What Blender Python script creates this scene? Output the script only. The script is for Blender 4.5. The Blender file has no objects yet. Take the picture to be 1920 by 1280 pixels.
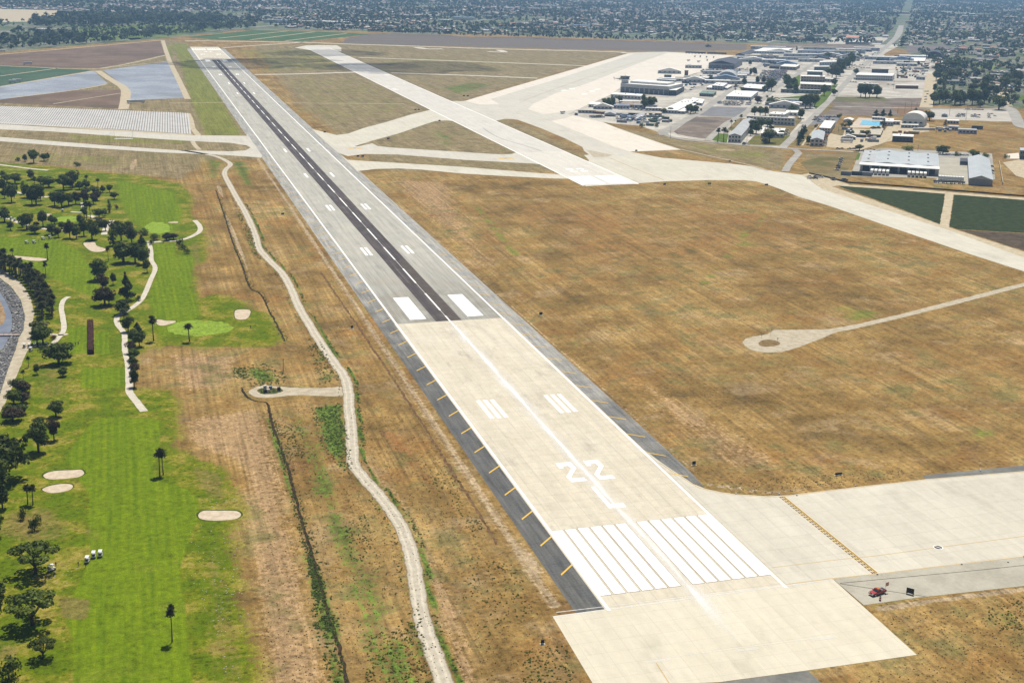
import bpy, bmesh, math, random
import numpy as np
from mathutils import Vector, noise as mn, Matrix
from mathutils.geometry import tessellate_polygon
R_ = math.radians
random.seed(7); rng = np.random.default_rng(7)
S = bpy.context.scene; COL = S.collection

# ------------------------------------------------------------------ camera, world, sun, exposure
CX, CY, CH, YAW, PIT, ROL, F = -148.694282, -312.859184, 175.507524, .289344576, .287488875, .0185771437, 2388.62122
fw = np.array([math.sin(YAW)*math.cos(PIT), math.cos(YAW)*math.cos(PIT), -math.sin(PIT)])
_r0 = np.array([math.cos(YAW), -math.sin(YAW), 0.]); _u0 = np.cross(_r0, fw)
RV = math.cos(ROL)*_r0+math.sin(ROL)*_u0; UV = -math.sin(ROL)*_r0+math.cos(ROL)*_u0
cd = bpy.data.cameras.new('camera'); cam = bpy.data.objects.new('camera', cd); COL.objects.link(cam)
M = Matrix.Identity(4)
for i in range(3):
    M[i][0], M[i][1], M[i][2] = RV[i], UV[i], -fw[i]
M[0][3], M[1][3], M[2][3] = CX, CY, CH
cam.matrix_world = M
cd.sensor_width = 36; cd.lens = F*36/1920; cd.clip_start = 1; cd.clip_end = 60000
S.camera = cam
SUN_AZ, SUN_EL = R_(29), R_(68)          # azimuth clockwise from +Y
w = bpy.data.worlds.new('World'); S.world = w; w.use_nodes = True
wn = w.node_tree; bg = wn.nodes['Background']
sky = wn.nodes.new('ShaderNodeTexSky'); sky.sky_type = 'NISHITA'; sky.sun_disc = False
sky.sun_elevation = SUN_EL; sky.sun_rotation = SUN_AZ; sky.altitude = 50
wn.links.new(sky.outputs[0], bg.inputs[0]); bg.inputs[1].default_value = .05
sl = bpy.data.lights.new('sun', 'SUN'); sl.energy = 4.4; sl.angle = R_(.5); sl.color = (1, .945, .85)
so = bpy.data.objects.new('sun', sl); COL.objects.link(so)
sd_ = Vector((math.sin(SUN_AZ)*math.cos(SUN_EL), math.cos(SUN_AZ)*math.cos(SUN_EL), math.sin(SUN_EL)))
so.rotation_euler = sd_.to_track_quat('Z', 'Y').to_euler(); so.location = (0, 0, 3000)
S.view_settings.view_transform = 'Standard'; S.view_settings.look = 'None'
S.view_settings.exposure = 0.44; S.view_settings.gamma = 1
S.cycles.use_denoising = True
S.cycles.max_bounces = 5; S.cycles.diffuse_bounces = 2; S.cycles.glossy_bounces = 2
S.cycles.transparent_max_bounces = 8; S.cycles.volume_bounces = 1

# ------------------------------------------------------------------ helpers
def G(px, py, z=0.):
    d = fw+RV*((px-960)/F)+UV*((640-py)/F)
    t = (z-CH)/d[2]
    return (CX+t*d[0], CY+t*d[1])
def ppm(px, py):
    x, y = G(px, py)
    return F/(np.array([x-CX, y-CY, -CH])@fw)
def PX(x, y, z=0.):
    d = np.array([x-CX, y-CY, z-CH]); k = F/(d@fw)
    return (960+k*(d@RV), 640-k*(d@UV))
def tag(o, label=None, cat=None, group=None, kind=None):
    if label: o['label'] = label
    if cat: o['category'] = cat
    if group: o['group'] = group
    if kind: o['kind'] = kind
    return o
def empty(name, loc=(0, 0, 0), rz=0., parent=None):
    o = bpy.data.objects.new(name, None); COL.objects.link(o); o.empty_display_size = .1
    o.location = loc; o.rotation_euler = (0, 0, rz)
    if parent: o.parent = parent
    return o
def link(name, me, parent=None, loc=None, rz=None, scale=None):
    o = bpy.data.objects.new(name, me); COL.objects.link(o)
    if parent: o.parent = parent
    if loc is not None: o.location = loc
    if rz is not None: o.rotation_euler = (0, 0, rz)
    if scale is not None: o.scale = scale
    return o
def mesh(name, vs, fs, mats=None, fm=None, smooth=False):
    me = bpy.data.meshes.new(name); me.from_pydata([tuple(map(float, v)) for v in vs], [], fs)
    if mats:
        for m in (mats if isinstance(mats, (list, tuple)) else [mats]): me.materials.append(m)
    if fm: me.polygons.foreach_set('material_index', fm)
    if smooth: me.polygons.foreach_set('use_smooth', [True]*len(me.polygons))
    me.update(); return me
class MB:
    """collects boxes, tubes and prisms for one mesh"""
    def __init__(s): s.v, s.f, s.m = [], [], []
    def add(s, vs, fs, m=0):
        n = len(s.v); s.v += [tuple(v) for v in vs]; s.f += [tuple(i+n for i in f) for f in fs]; s.m += [m]*len(fs); return s
    def box(s, x0, y0, z0, x1, y1, z1, m=0, tx=0., ty=0.):
        vs = [(x0, y0, z0), (x1, y0, z0), (x1, y1, z0), (x0, y1, z0), (x0+tx, y0+ty, z1), (x1-tx, y0+ty, z1), (x1-tx, y1-ty, z1), (x0+tx, y1-ty, z1)]
        return s.add(vs, [(3, 2, 1, 0), (4, 5, 6, 7), (0, 1, 5, 4), (1, 2, 6, 5), (2, 3, 7, 6), (3, 0, 4, 7)], m)
    def tube(s, p, q, r0, r1, n=7, m=0, cap=True):
        p, q = Vector(p), Vector(q); d = (q-p).normalized()
        a = d.orthogonal().normalized(); b = d.cross(a)
        vs = []
        for c, r in ((p, r0), (q, r1)):
            for i in range(n):
                t = 2*math.pi*i/n; vs.append(c+a*(r*math.cos(t))+b*(r*math.sin(t)))
        fs = [(i, (i+1) % n, n+(i+1) % n, n+i) for i in range(n)]
        if cap: fs += [tuple(range(n))[::-1], tuple(range(n, 2*n))]
        return s.add(vs, fs, m)
    def prism(s, prof, y0, y1, m=0):
        """profile in x,z extruded along y"""
        n = len(prof); vs = [(x, y0, z) for x, z in prof]+[(x, y1, z) for x, z in prof]
        return s.add(vs, [(i, (i+1) % n, n+(i+1) % n, n+i) for i in range(n)]+[tuple(range(n))[::-1], tuple(range(n, 2*n))], m)
    def mesh(s, name, mats, smooth=False): return mesh(name, s.v, s.f, mats, s.m, smooth)

# ------------------------------------------------------------------ node helper
class NB:
    def __init__(s, name, rough=.9, spec=.2):
        s.m = bpy.data.materials.new(name); s.m.use_nodes = True; s.t = s.m.node_tree
        s.b = s.t.nodes['Principled BSDF']; s.b.inputs['Roughness'].default_value = rough
        s.b.inputs['Specular IOR Level'].default_value = spec
        s.out = s.t.nodes['Material Output']; s._p = None
    def n(s, typ, **kw):
        nd = s.t.nodes.new(typ)
        for k, v in kw.items(): setattr(nd, k, v)
        return nd
    def set(s, inp, v):
        if hasattr(v, 'is_output'): s.t.links.new(v, inp)
        elif isinstance(v, (tuple, list)) and len(v) == 3 and inp.type == 'RGBA': inp.default_value = (*v, 1)
        else: inp.default_value = v
    def pos(s):
        if s._p is None: s._p = s.n('ShaderNodeNewGeometry').outputs['Position']
        return s._p
    def obj(s): return s.n('ShaderNodeTexCoord').outputs['Object']
    def map(s, scale, vec=None, rz=0., loc=(0, 0, 0)):
        nd = s.n('ShaderNodeMapping'); s.set(nd.inputs[0], vec or s.pos()); nd.inputs[1].default_value = loc
        nd.inputs[2].default_value = (0, 0, rz); nd.inputs[3].default_value = scale; return nd.outputs[0]
    def noise(s, scale, detail=3, rough=.6, vec=None, dist=0.):
        nd = s.n('ShaderNodeTexNoise'); s.set(nd.inputs['Vector'], vec or s.pos())
        nd.inputs['Scale'].default_value = scale; nd.inputs['Detail'].default_value = detail
        nd.inputs['Roughness'].default_value = rough; nd.inputs['Distortion'].default_value = dist; return nd.outputs[0]
    def vor(s, scale, vec=None, out='Distance', feature='F1', rnd=1.):
        nd = s.n('ShaderNodeTexVoronoi', feature=feature); s.set(nd.inputs['Vector'], vec or s.pos())
        nd.inputs['Scale'].default_value = scale
        if 'Randomness' in nd.inputs: nd.inputs['Randomness'].default_value = rnd
        return nd.outputs[out]
    def math(s, op, a, b=0., c=0.):
        nd = s.n('ShaderNodeMath', operation=op)
        for i, v in zip(nd.inputs, (a, b, c)): s.set(i, v)
        return nd.outputs[0]
    def step(s, x, a, b, lo=0., hi=1.):
        nd = s.n('ShaderNodeMapRange', interpolation_type='SMOOTHSTEP')
        for i, v in zip(nd.inputs, (x, a, b, lo, hi)): s.set(i, v)
        return nd.outputs[0]
    def lin(s, x, a, b, lo=0., hi=1.):
        nd = s.n('ShaderNodeMapRange')
        for i, v in zip(nd.inputs, (x, a, b, lo, hi)): s.set(i, v)
        return nd.outputs[0]
    def mix(s, fac, a, b, mode='MIX'):
        nd = s.n('ShaderNodeMix', data_type='RGBA', blend_type=mode)
        s.set(nd.inputs[0], fac); s.set(nd.inputs[6], a); s.set(nd.inputs[7], b); return nd.outputs[2]
    def ramp(s, fac, stops):
        nd = s.n('ShaderNodeValToRGB'); e = nd.color_ramp.elements
        while len(e) < len(stops): e.new(.5)
        for k, (p, c) in zip(e, stops): k.position = p; k.color = (*c, 1)
        s.set(nd.inputs[0], fac); return nd.outputs[0]
    def attr(s, name, out='Fac'): return s.n('ShaderNodeAttribute', attribute_name=name).outputs[out]
    def xyz(s, vec=None):
        nd = s.n('ShaderNodeSeparateXYZ'); s.set(nd.inputs[0], vec or s.pos()); return nd.outputs
    def rand(s): return s.n('ShaderNodeObjectInfo').outputs['Random']
    def scale(s, col, f): return s.mix(1., col, s.gray(f), 'MULTIPLY')
    def gray(s, f):
        nd = s.n('ShaderNodeCombineColor')
        for i in range(3): s.set(nd.inputs[i], f)
        return nd.outputs[0]
    def done(s, col, alpha=None, bump=None, bstr=.3, bdist=.1):
        s.set(s.b.inputs['Base Color'], col)
        if alpha is not None: s.set(s.b.inputs['Alpha'], alpha)
        if bump is not None:
            b = s.n('ShaderNodeBump'); b.inputs['Strength'].default_value = bstr; b.inputs['Distance'].default_value = bdist
            s.set(b.inputs['Height'], bump); s.t.links.new(b.outputs[0], s.b.inputs['Normal'])
        return s.m
_plain = {}
def plain(name, col, rough=.7, var=.12, scale=.4, spec=.3, metal=0.):
    """a painted or bare surface with slight wear and dirt"""
    if name in _plain: return _plain[name]
    b = NB(name, rough, spec); b.b.inputs['Metallic'].default_value = metal
    n1 = b.noise(scale, 4, .65, b.obj()); n2 = b.noise(scale*9, 2, .6, b.obj())
    f = b.math('ADD', b.lin(n1, .3, .7, 1-var, 1+var), b.lin(n2, .3, .7, -var*.5, var*.5))
    _plain[name] = b.done(b.scale(col, f)); return _plain[name]

# ------------------------------------------------------------------ terrain: one sheet to the horizon, its ground cover painted as areas with their own outlines
def W(pts): return np.array([(p[1], p[2]) if p[0] == 'w' else G(p[0], p[1]) for p in pts])
def geo(a, b, st, k=1.35):
    out = [a]; d = st
    while (out[-1] < b) if b > a else (out[-1] > b):
        out.append(out[-1]+(d if b > a else -d)); d *= k
    return out[1:]
gx = geo(-420, -22000, 12)[::-1]+list(np.arange(-420, 120, 3.))+list(np.arange(120, 1300, 11.))+[1300]+geo(1300, 22000, 25)
gy = geo(-120, -9000, 10)[::-1]+list(np.arange(-120, 1000, 3.))+list(np.arange(1000, 2600, 14.))+[2600]+geo(2600, 24000, 30)
gx, gy = np.array(gx), np.array(gy); XX, YY = np.meshgrid(gx, gy); NX, NY = len(gx), len(gy)
def sdist(poly, X, Y):
    """signed distance, positive inside"""
    d = np.full(X.shape, 1e9); ins = np.zeros(X.shape, bool); n = len(poly)
    for i in range(n):
        (x0, y0), (x1, y1) = poly[i], poly[(i+1) % n]
        ex, ey = x1-x0, y1-y0; t = np.clip(((X-x0)*ex+(Y-y0)*ey)/(ex*ex+ey*ey+1e-9), 0, 1)
        d = np.minimum(d, np.hypot(X-x0-t*ex, Y-y0-t*ey))
        c = ((y0 > Y) != (y1 > Y))
        with np.errstate(divide='ignore', invalid='ignore'): ins ^= c & (X < (x1-x0)*(Y-y0)/(y1-y0+1e-12)+x0)
    return np.where(ins, d, -d)
def dens(P, step, closed=True):
    out = []; n = len(P)
    for i in range(n if closed else n-1):
        a, c = P[i], P[(i+1) % n]; k = max(1, int(np.hypot(*(c-a))/step))
        for j in range(k): out.append(a+(c-a)*j/k)
    if not closed: out.append(P[-1])
    return np.array(out)
def catmull(P, k=6, closed=False):
    n = len(P); out = []
    for i in range(n if closed else n-1):
        g = (lambda j: P[j % n]) if closed else (lambda j: P[min(max(j, 0), n-1)])
        p0, p1, p2, p3 = g(i-1), g(i), g(i+1), g(i+2)
        for j in range(k):
            t = j/k; out.append(.5*((2*p1)+(-p0+p2)*t+(2*p0-5*p1+4*p2-p3)*t*t+(-p0+3*p1-3*p2+p3)*t**3))
    if not closed: out.append(P[-1])
    return np.array(out)
DIRT = [(340, 282), (360, 285), (402, 292.5), (423, 301), (432, 309), (424, 317), (421, 327), (428, 342), (444, 371), (463, 404), (479, 442), (486, 466), (505, 488), (529, 512), (545, 540), (560, 575), (578, 605), (600, 641), (624, 676), (645, 705), (653, 731), (654, 759), (658, 800), (661, 839), (663, 870), (683, 897), (714, 932), (745, 975), (769, 1030), (780, 1092), (792, 1163), (811, 1217), (833, 1280), (875, 1400), (930, 1540), (1000, 1720), (1080, 1950)]
DITCH = [(507, 780), (517, 813), (542, 885), (562, 964), (593, 1069), (616, 1151), (640, 1229), (651, 1280), (670, 1380), (700, 1540), (730, 1720), (770, 1950)]
def band(pts, a, c):
    P = catmull(W(pts), 4); T = np.gradient(P, axis=0); T /= np.linalg.norm(T, axis=1)[:, None]; N_ = np.stack([-T[:, 1], T[:, 0]], 1); return [('w', *p) for p in np.concatenate([P+N_*a, (P+N_*c)[::-1]])]
LAWN = [(-250, 1420), (480, 1420), (479, 1280), (475, 1207), (459, 1125), (451, 1069), (430, 1004), (447, 955), (426, 882), (335, 841), (333, 760), (328, 732), (249, 727), (262, 666), (284, 651), (400, 651), (512, 651), (531, 637), (522, 614), (503, 590), (477, 579), (442, 560), (400, 550), (374, 560), (367, 499), (389, 488), (385, 455), (383, 422), (359, 402), (361, 367), (341, 346), (273, 330), (197, 324), (109, 313), (0, 304), (-250, 300)]
AREAS = dict(
 lawn=[(LAWN, 5, 1)],
 fair=[([(171, 792), (190, 784), (285, 783), (300, 790), (298, 841), (283, 880), (300, 902), (350, 915), (370, 935), (372, 965), (352, 1020), (337, 1060), (345, 1125), (352, 1200), (362, 1300), (362, 1420), (138, 1420), (138, 1280), (134, 1186), (118, 1150), (150, 1090), (171, 1044), (168, 980), (166, 922), (140, 890), (122, 857), (150, 820)], 1.2, 1),
       ([(215, 335), (330, 360), (345, 400), (330, 440), (290, 445), (240, 410), (225, 380)], 5, .9), ([(285, 475), (370, 480), (360, 540), (380, 590), (300, 640), (285, 600), (275, 560), (290, 520)], 4, .9),
       ([(-40, 440), (110, 450), (150, 470), (190, 520), (180, 560), (130, 540), (60, 500), (-40, 480)], 4, .9), ([(128, 612), (163, 612), (163, 664), (128, 664)], .8, 1), ([(177, 622), (205, 622), (206, 664), (177, 664)], .8, 1), ([(151, 690), (236, 688), (236, 726), (151, 728)], .8, .9), ([(278, 458), (328, 458), (330, 477), (278, 478)], 1, 1)],
 green=[([(270, 425), (285, 416), (305, 417), (320, 424), (318, 434), (295, 439), (275, 435)], 1.2, 1), ([(312, 615), (330, 604), (370, 600), (420, 604), (440, 614), (425, 624), (370, 630), (325, 626)], 1, 1), ([(107, 408), (125, 404), (147, 406), (150, 414), (125, 417), (108, 415)], 1.2, 1)],
 weed=[(band(DIRT[9:], 1.5, 5.8), .6, .72), (band(DIRT[9:], -1.5, -4.6), .5, .6), (band(DITCH, .3, -4.2), .6, .64), (band(DITCH[3:], 0, 3), .5, .62), ([(583, 765), (640, 755), (655, 830), (662, 880), (640, 885), (600, 830)], 3, .95), ([(436, 690), (500, 680), (540, 705), (535, 722), (470, 725)], 3, .7), ([(536, 545), (556, 575), (600, 640), (640, 715), (600, 725), (575, 650)], 3, .72), ([(640, 985), (690, 960), (700, 1060), (660, 1050)], 3, .68),
       ([(560, 960), (600, 1060), (640, 1170), (655, 1290), (620, 1290), (595, 1180)], 1.5, .85), ([(680, 1190), (740, 1180), (785, 1130), (815, 1300), (690, 1300)], 4, .75), ([(505, 790), (560, 800), (575, 860), (520, 850)], 3, .66), ([(510, 770), (600, 770), (660, 900), (760, 1110), (800, 1300), (650, 1300), (600, 1080), (545, 900)], 4, .6), ([(780, 850), (900, 960), (1010, 1120), (1040, 1220), (930, 1250), (850, 1080)], 6, .56), ([(600, 1040), (700, 1020), (720, 1180), (650, 1200)], 5, .58), ([(365, 290), (440, 300), (425, 340), (370, 335)], 5, .6), ([(440, 385), (470, 430), (488, 490), (470, 470)], 3, .85),
       ([(1840, 1140), (1925, 1120), (1935, 1190), (1870, 1185)], 4, .75), ([(800, 880), (860, 910), (850, 950), (800, 920)], 4, .6), ([(860, 960), (910, 980), (890, 1010)], 3, .6), ([(980, 1240), (1060, 1220), (1090, 1320), (980, 1320)], 5, .6), ([(860, 1110), (920, 1100), (900, 1140)], 3, .58), ([(570, 310), (1, 1)][:0] or [(410, 300), (480, 300), (500, 360), (440, 350)], 5, .62), ([(1560, 540), (1660, 560), (1650, 610), (1580, 600)], 10, .55), ([(1400, 340), (1450, 350), (1460, 420), (1410, 420)], 12, .58),
       ([(560, 300), (570, 290), (640, 255), (760, 220), (640, 245)], 6, .5), ([(780, 240), (850, 240), (900, 280), (800, 275)], 10, .62), ([(990, 230), (1005, 225)][:0] or [(1130, 230), (1175, 235), (1200, 262), (1150, 245)], 6, .6), ([(600, 245), (650, 250), (600, 230), (560, 215)], 6, .65), ([(800, 165), (880, 150), (950, 160), (860, 185)], 10, .6), ([(1560, 285), (1590, 290), (1575, 325), (1500, 315)], 5, .6), ([(1600, 338), (1800, 350), (1800, 357), (1600, 342)], 3, .6)],
 olive=[([(880, 385), (902, 385), (985, 480), (960, 486)], 5, .78), ([(1300, 535), (1335, 532), (1455, 398), (1428, 398)], 6, .8), ([(1330, 415), (1400, 432), (1450, 470), (1380, 455)], 8, .7), ([(1560, 560), (1680, 585), (1650, 620), (1570, 600)], 10, .7), ([(1700, 830), (1920, 770), (1925, 830), (1760, 870)], 12, .62), ([(318, 82), (352, 83), (415, 180), (462, 255), (380, 255), (352, 190), (335, 120)], 8, .85), ([(417, 92), (640, 92), (660, 130), (480, 138)], 20, .55), ([(300, 85), (330, 85), (330, 110), (312, 110)], 8, .7), ([(100, 251), (360, 258), (360, 272), (150, 268)], 5, .6), ([(0, 285), (240, 290), (240, 320), (0, 300)], 8, .55), ([(1245, 262), (1330, 270), (1480, 285), (1440, 320), (1290, 280)], 12, .55), ([(500, 145), (700, 145), (800, 205), (600, 248)], 20, .5), ([(350, 850), (426, 882), (447, 955), (430, 1004), (451, 1069), (475, 1207), (480, 1400), (360, 1400), (345, 1125), (372, 965)], 4, .75), ([(640, 105), (1000, 108), (1000, 140), (740, 135)], 30, .5), ([(1500, 880), (1700, 860), (1920, 800), (1920, 870), (1600, 910)], 12, .5)],
 gold=[([(672, 880), (700, 870), (770, 950), (825, 1060), (870, 1180), (905, 1300), (870, 1300), (830, 1180), (790, 1050), (745, 950)], 2, .85), ([(340, 780), (500, 760), (545, 900), (590, 1100), (640, 1300), (490, 1300), (470, 1150), (450, 1010), (450, 900), (430, 870), (345, 830)], 5, .78), ([(1150, 700), (1260, 720), (1500, 860), (1480, 905), (1350, 890), (1250, 820)], 12, .72), ([(290, 660), (470, 660), (440, 730), (330, 740)], 5, .72), ([(700, 330), (860, 340), (900, 430), (1000, 560), (900, 520)], 10, .66), ([(560, 560), (640, 560), (760, 780), (900, 1000), (840, 960), (700, 720)], 5, .55), ([(1000, 600), (1250, 560), (1420, 600), (1300, 680)], 25, .52), ([(480, 350), (500, 360), (600, 560), (560, 540)], 4, .6), ([(800, 800), (1, 1)][:0] or [(870, 1000), (900, 990), (1030, 1150), (1000, 1160)], 3, .5)],
 rust=[([(960, 440), (1160, 430), (1220, 480), (1050, 500)], 25, .62), ([(700, 350), (1400, 350), (1700, 420), (1900, 520), (1500, 560), (900, 560)], 60, .56), ([(540, 420), (600, 500), (650, 600), (690, 680), (600, 560)], 5, .72), ([(1600, 640), (1920, 570), (1920, 760), (1700, 760)], 30, .55), ([(1500, 1255), (1640, 1240), (1640, 1300), (1500, 1300)], 4, .7), ([(680, 800), (760, 800), (960, 1060), (900, 1060)], 4, .66), ([(1200, 880), (1400, 925), (1700, 895), (1500, 880)], 4, .55)],
 pale=[([('w', -46, -6), ('w', -38.2, -6), ('w', -38.2, 880), ('w', -45, 880)], 2.2, .66), ([('w', 37.5, 60), ('w', 41.5, 85), ('w', 41.5, 720), ('w', 37.5, 720)], 1.5, .6), ([(405, 345), (416, 350), (420, 375), (409, 362)], 2, 1), ([(416, 367), (425, 400), (436, 425), (452, 458), (466, 488), (474, 517), (468, 517), (456, 488), (440, 455), (424, 410)], 1.1, .95), ([(1620, 1136), (1800, 1112), (1925, 1098), (1925, 1112), (1760, 1132), (1660, 1150)], 1.5, .8), ([(262, 292), (258, 300), (252, 318), (243, 318), (246, 303)], 2, 1), ([(1310, 905), (1340, 915), (1440, 926), (1720, 893), (1720, 889), (1440, 920), (1345, 906)], 1, .75), ([(560, 985), (1, 1)][:0] or [(940, 985), (970, 1000), (1040, 1080), (1020, 1085)], 2, .7), ([(115, 1120), (165, 1125), (165, 1155), (118, 1158)], 2, .8), ([(480, 300), (520, 380), (575, 440), (565, 445), (500, 380), (474, 310)], 3, .55), ([(1340, 279), (1380, 279), (1380, 283), (1345, 283)], 3, .9), ([(1100, 240), (1200, 258), (1190, 268), (1130, 250)], 6, .6)],
 dryrough=[([(375, 1000), (430, 1010), (450, 1070), (475, 1207), (480, 1420), (385, 1420), (370, 1200), (360, 1090)], 4, .52), ([(0, 950), (120, 940), (160, 1010), (60, 1030), (-40, 1010)], 6, .6), ([(110, 1118), (170, 1122), (168, 1160), (115, 1160)], 2, 1.), ([(330, 860), (430, 885), (445, 950), (380, 940)], 4, .6), ([(30, 640), (130, 690), (150, 740), (60, 760)], 6, .55), ([(40, 600), (70, 680), (30, 760), (0, 800), (-40, 800)], 6, .5), ([(345, 455), (384, 455), (386, 520), (372, 560)], 4, .6), ([(290, 320), (340, 350), (360, 400), (330, 360)], 8, .6), ([(150, 1000), (170, 960), (200, 1010), (170, 1030)], 4, .7), ([(0, 1180), (60, 1200), (40, 1250), (-40, 1240)], 4, .6)],
 dull=[([(470, 85), (640, 83), (1180, 98), (1000, 150), (870, 192), (1000, 240), (1110, 296), (1060, 322), (720, 322), (640, 262), (560, 200)], 30, 1), ([(-200, 215), (0, 160), (300, 75), (350, 78), (470, 260), (490, 300), (300, 300), (-200, 262)], 15, 1), ([(-200, 262), (400, 292), (350, 340), (100, 312), (-200, 300)], 10, .75), ([(1100, 230), (1240, 252), (1480, 284), (1470, 322), (1290, 288)], 10, .8), ([(1500, 285), (1600, 290), (1595, 345), (1510, 325)], 8, .8)],
 plough=[([(690, 64), (960, 70), (1400, 84), (1400, 94), (1250, 97), (1000, 91), (640, 82), (650, 72)], 10, 1)],
 city=[([(-400, 113), (0, 98), (300, 73), (347, 68), (480, 55), (640, 60), (960, 66), (1400, 82), (1640, 84), (1700, 92), (1745, 120), (1740, 196), (1895, 203), (1960, 205), ('w', 22000, 1700), ('w', 22000, 25000), ('w', -22000, 25000), ('w', -22000, 1500)], 25, 1)],
)
me = bpy.data.meshes.new('ground'); nv = NX*NY
me.vertices.add(nv); co = np.empty((nv, 3), np.float32); co[:, 0] = XX.ravel(); co[:, 1] = YY.ravel(); co[:, 2] = 0
me.vertices.foreach_set('co', co.ravel())
ii = (np.arange(NY-1)[:, None]*NX+np.arange(NX-1)[None, :]).ravel(); q = np.stack([ii, ii+1, ii+NX+1, ii+NX], 1).astype(np.int32)
me.loops.add(q.size); me.loops.foreach_set('vertex_index', q.ravel()); me.polygons.add(len(q))
me.polygons.foreach_set('loop_start', np.arange(0, q.size, 4, dtype=np.int32)); me.update(calc_edges=True)
for an, polys in AREAS.items():
    A = np.zeros(XX.shape, np.float32)
    for pts, soft, st in polys:
        soft *= {'weed': 2.6, 'gold': 2.2, 'rust': 1.6, 'lawn': 2.4, 'fair': 2.2, 'olive': 1.4}.get(an, 1); P = W(pts); x0, y0 = P.min(0)-3*soft-30; x1, y1 = P.max(0)+3*soft+30
        i0, i1 = np.searchsorted(gx, [x0, x1]); j0, j1 = np.searchsorted(gy, [y0, y1])
        v = np.clip(.5+sdist(P, XX[j0:j1, i0:i1], YY[j0:j1, i0:i1])/(2*soft), 0, 1)*st
        A[j0:j1, i0:i1] = np.maximum(A[j0:j1, i0:i1], v)
    a = me.attributes.new(an, 'FLOAT', 'POINT'); a.data.foreach_set('value', A.ravel())

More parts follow.
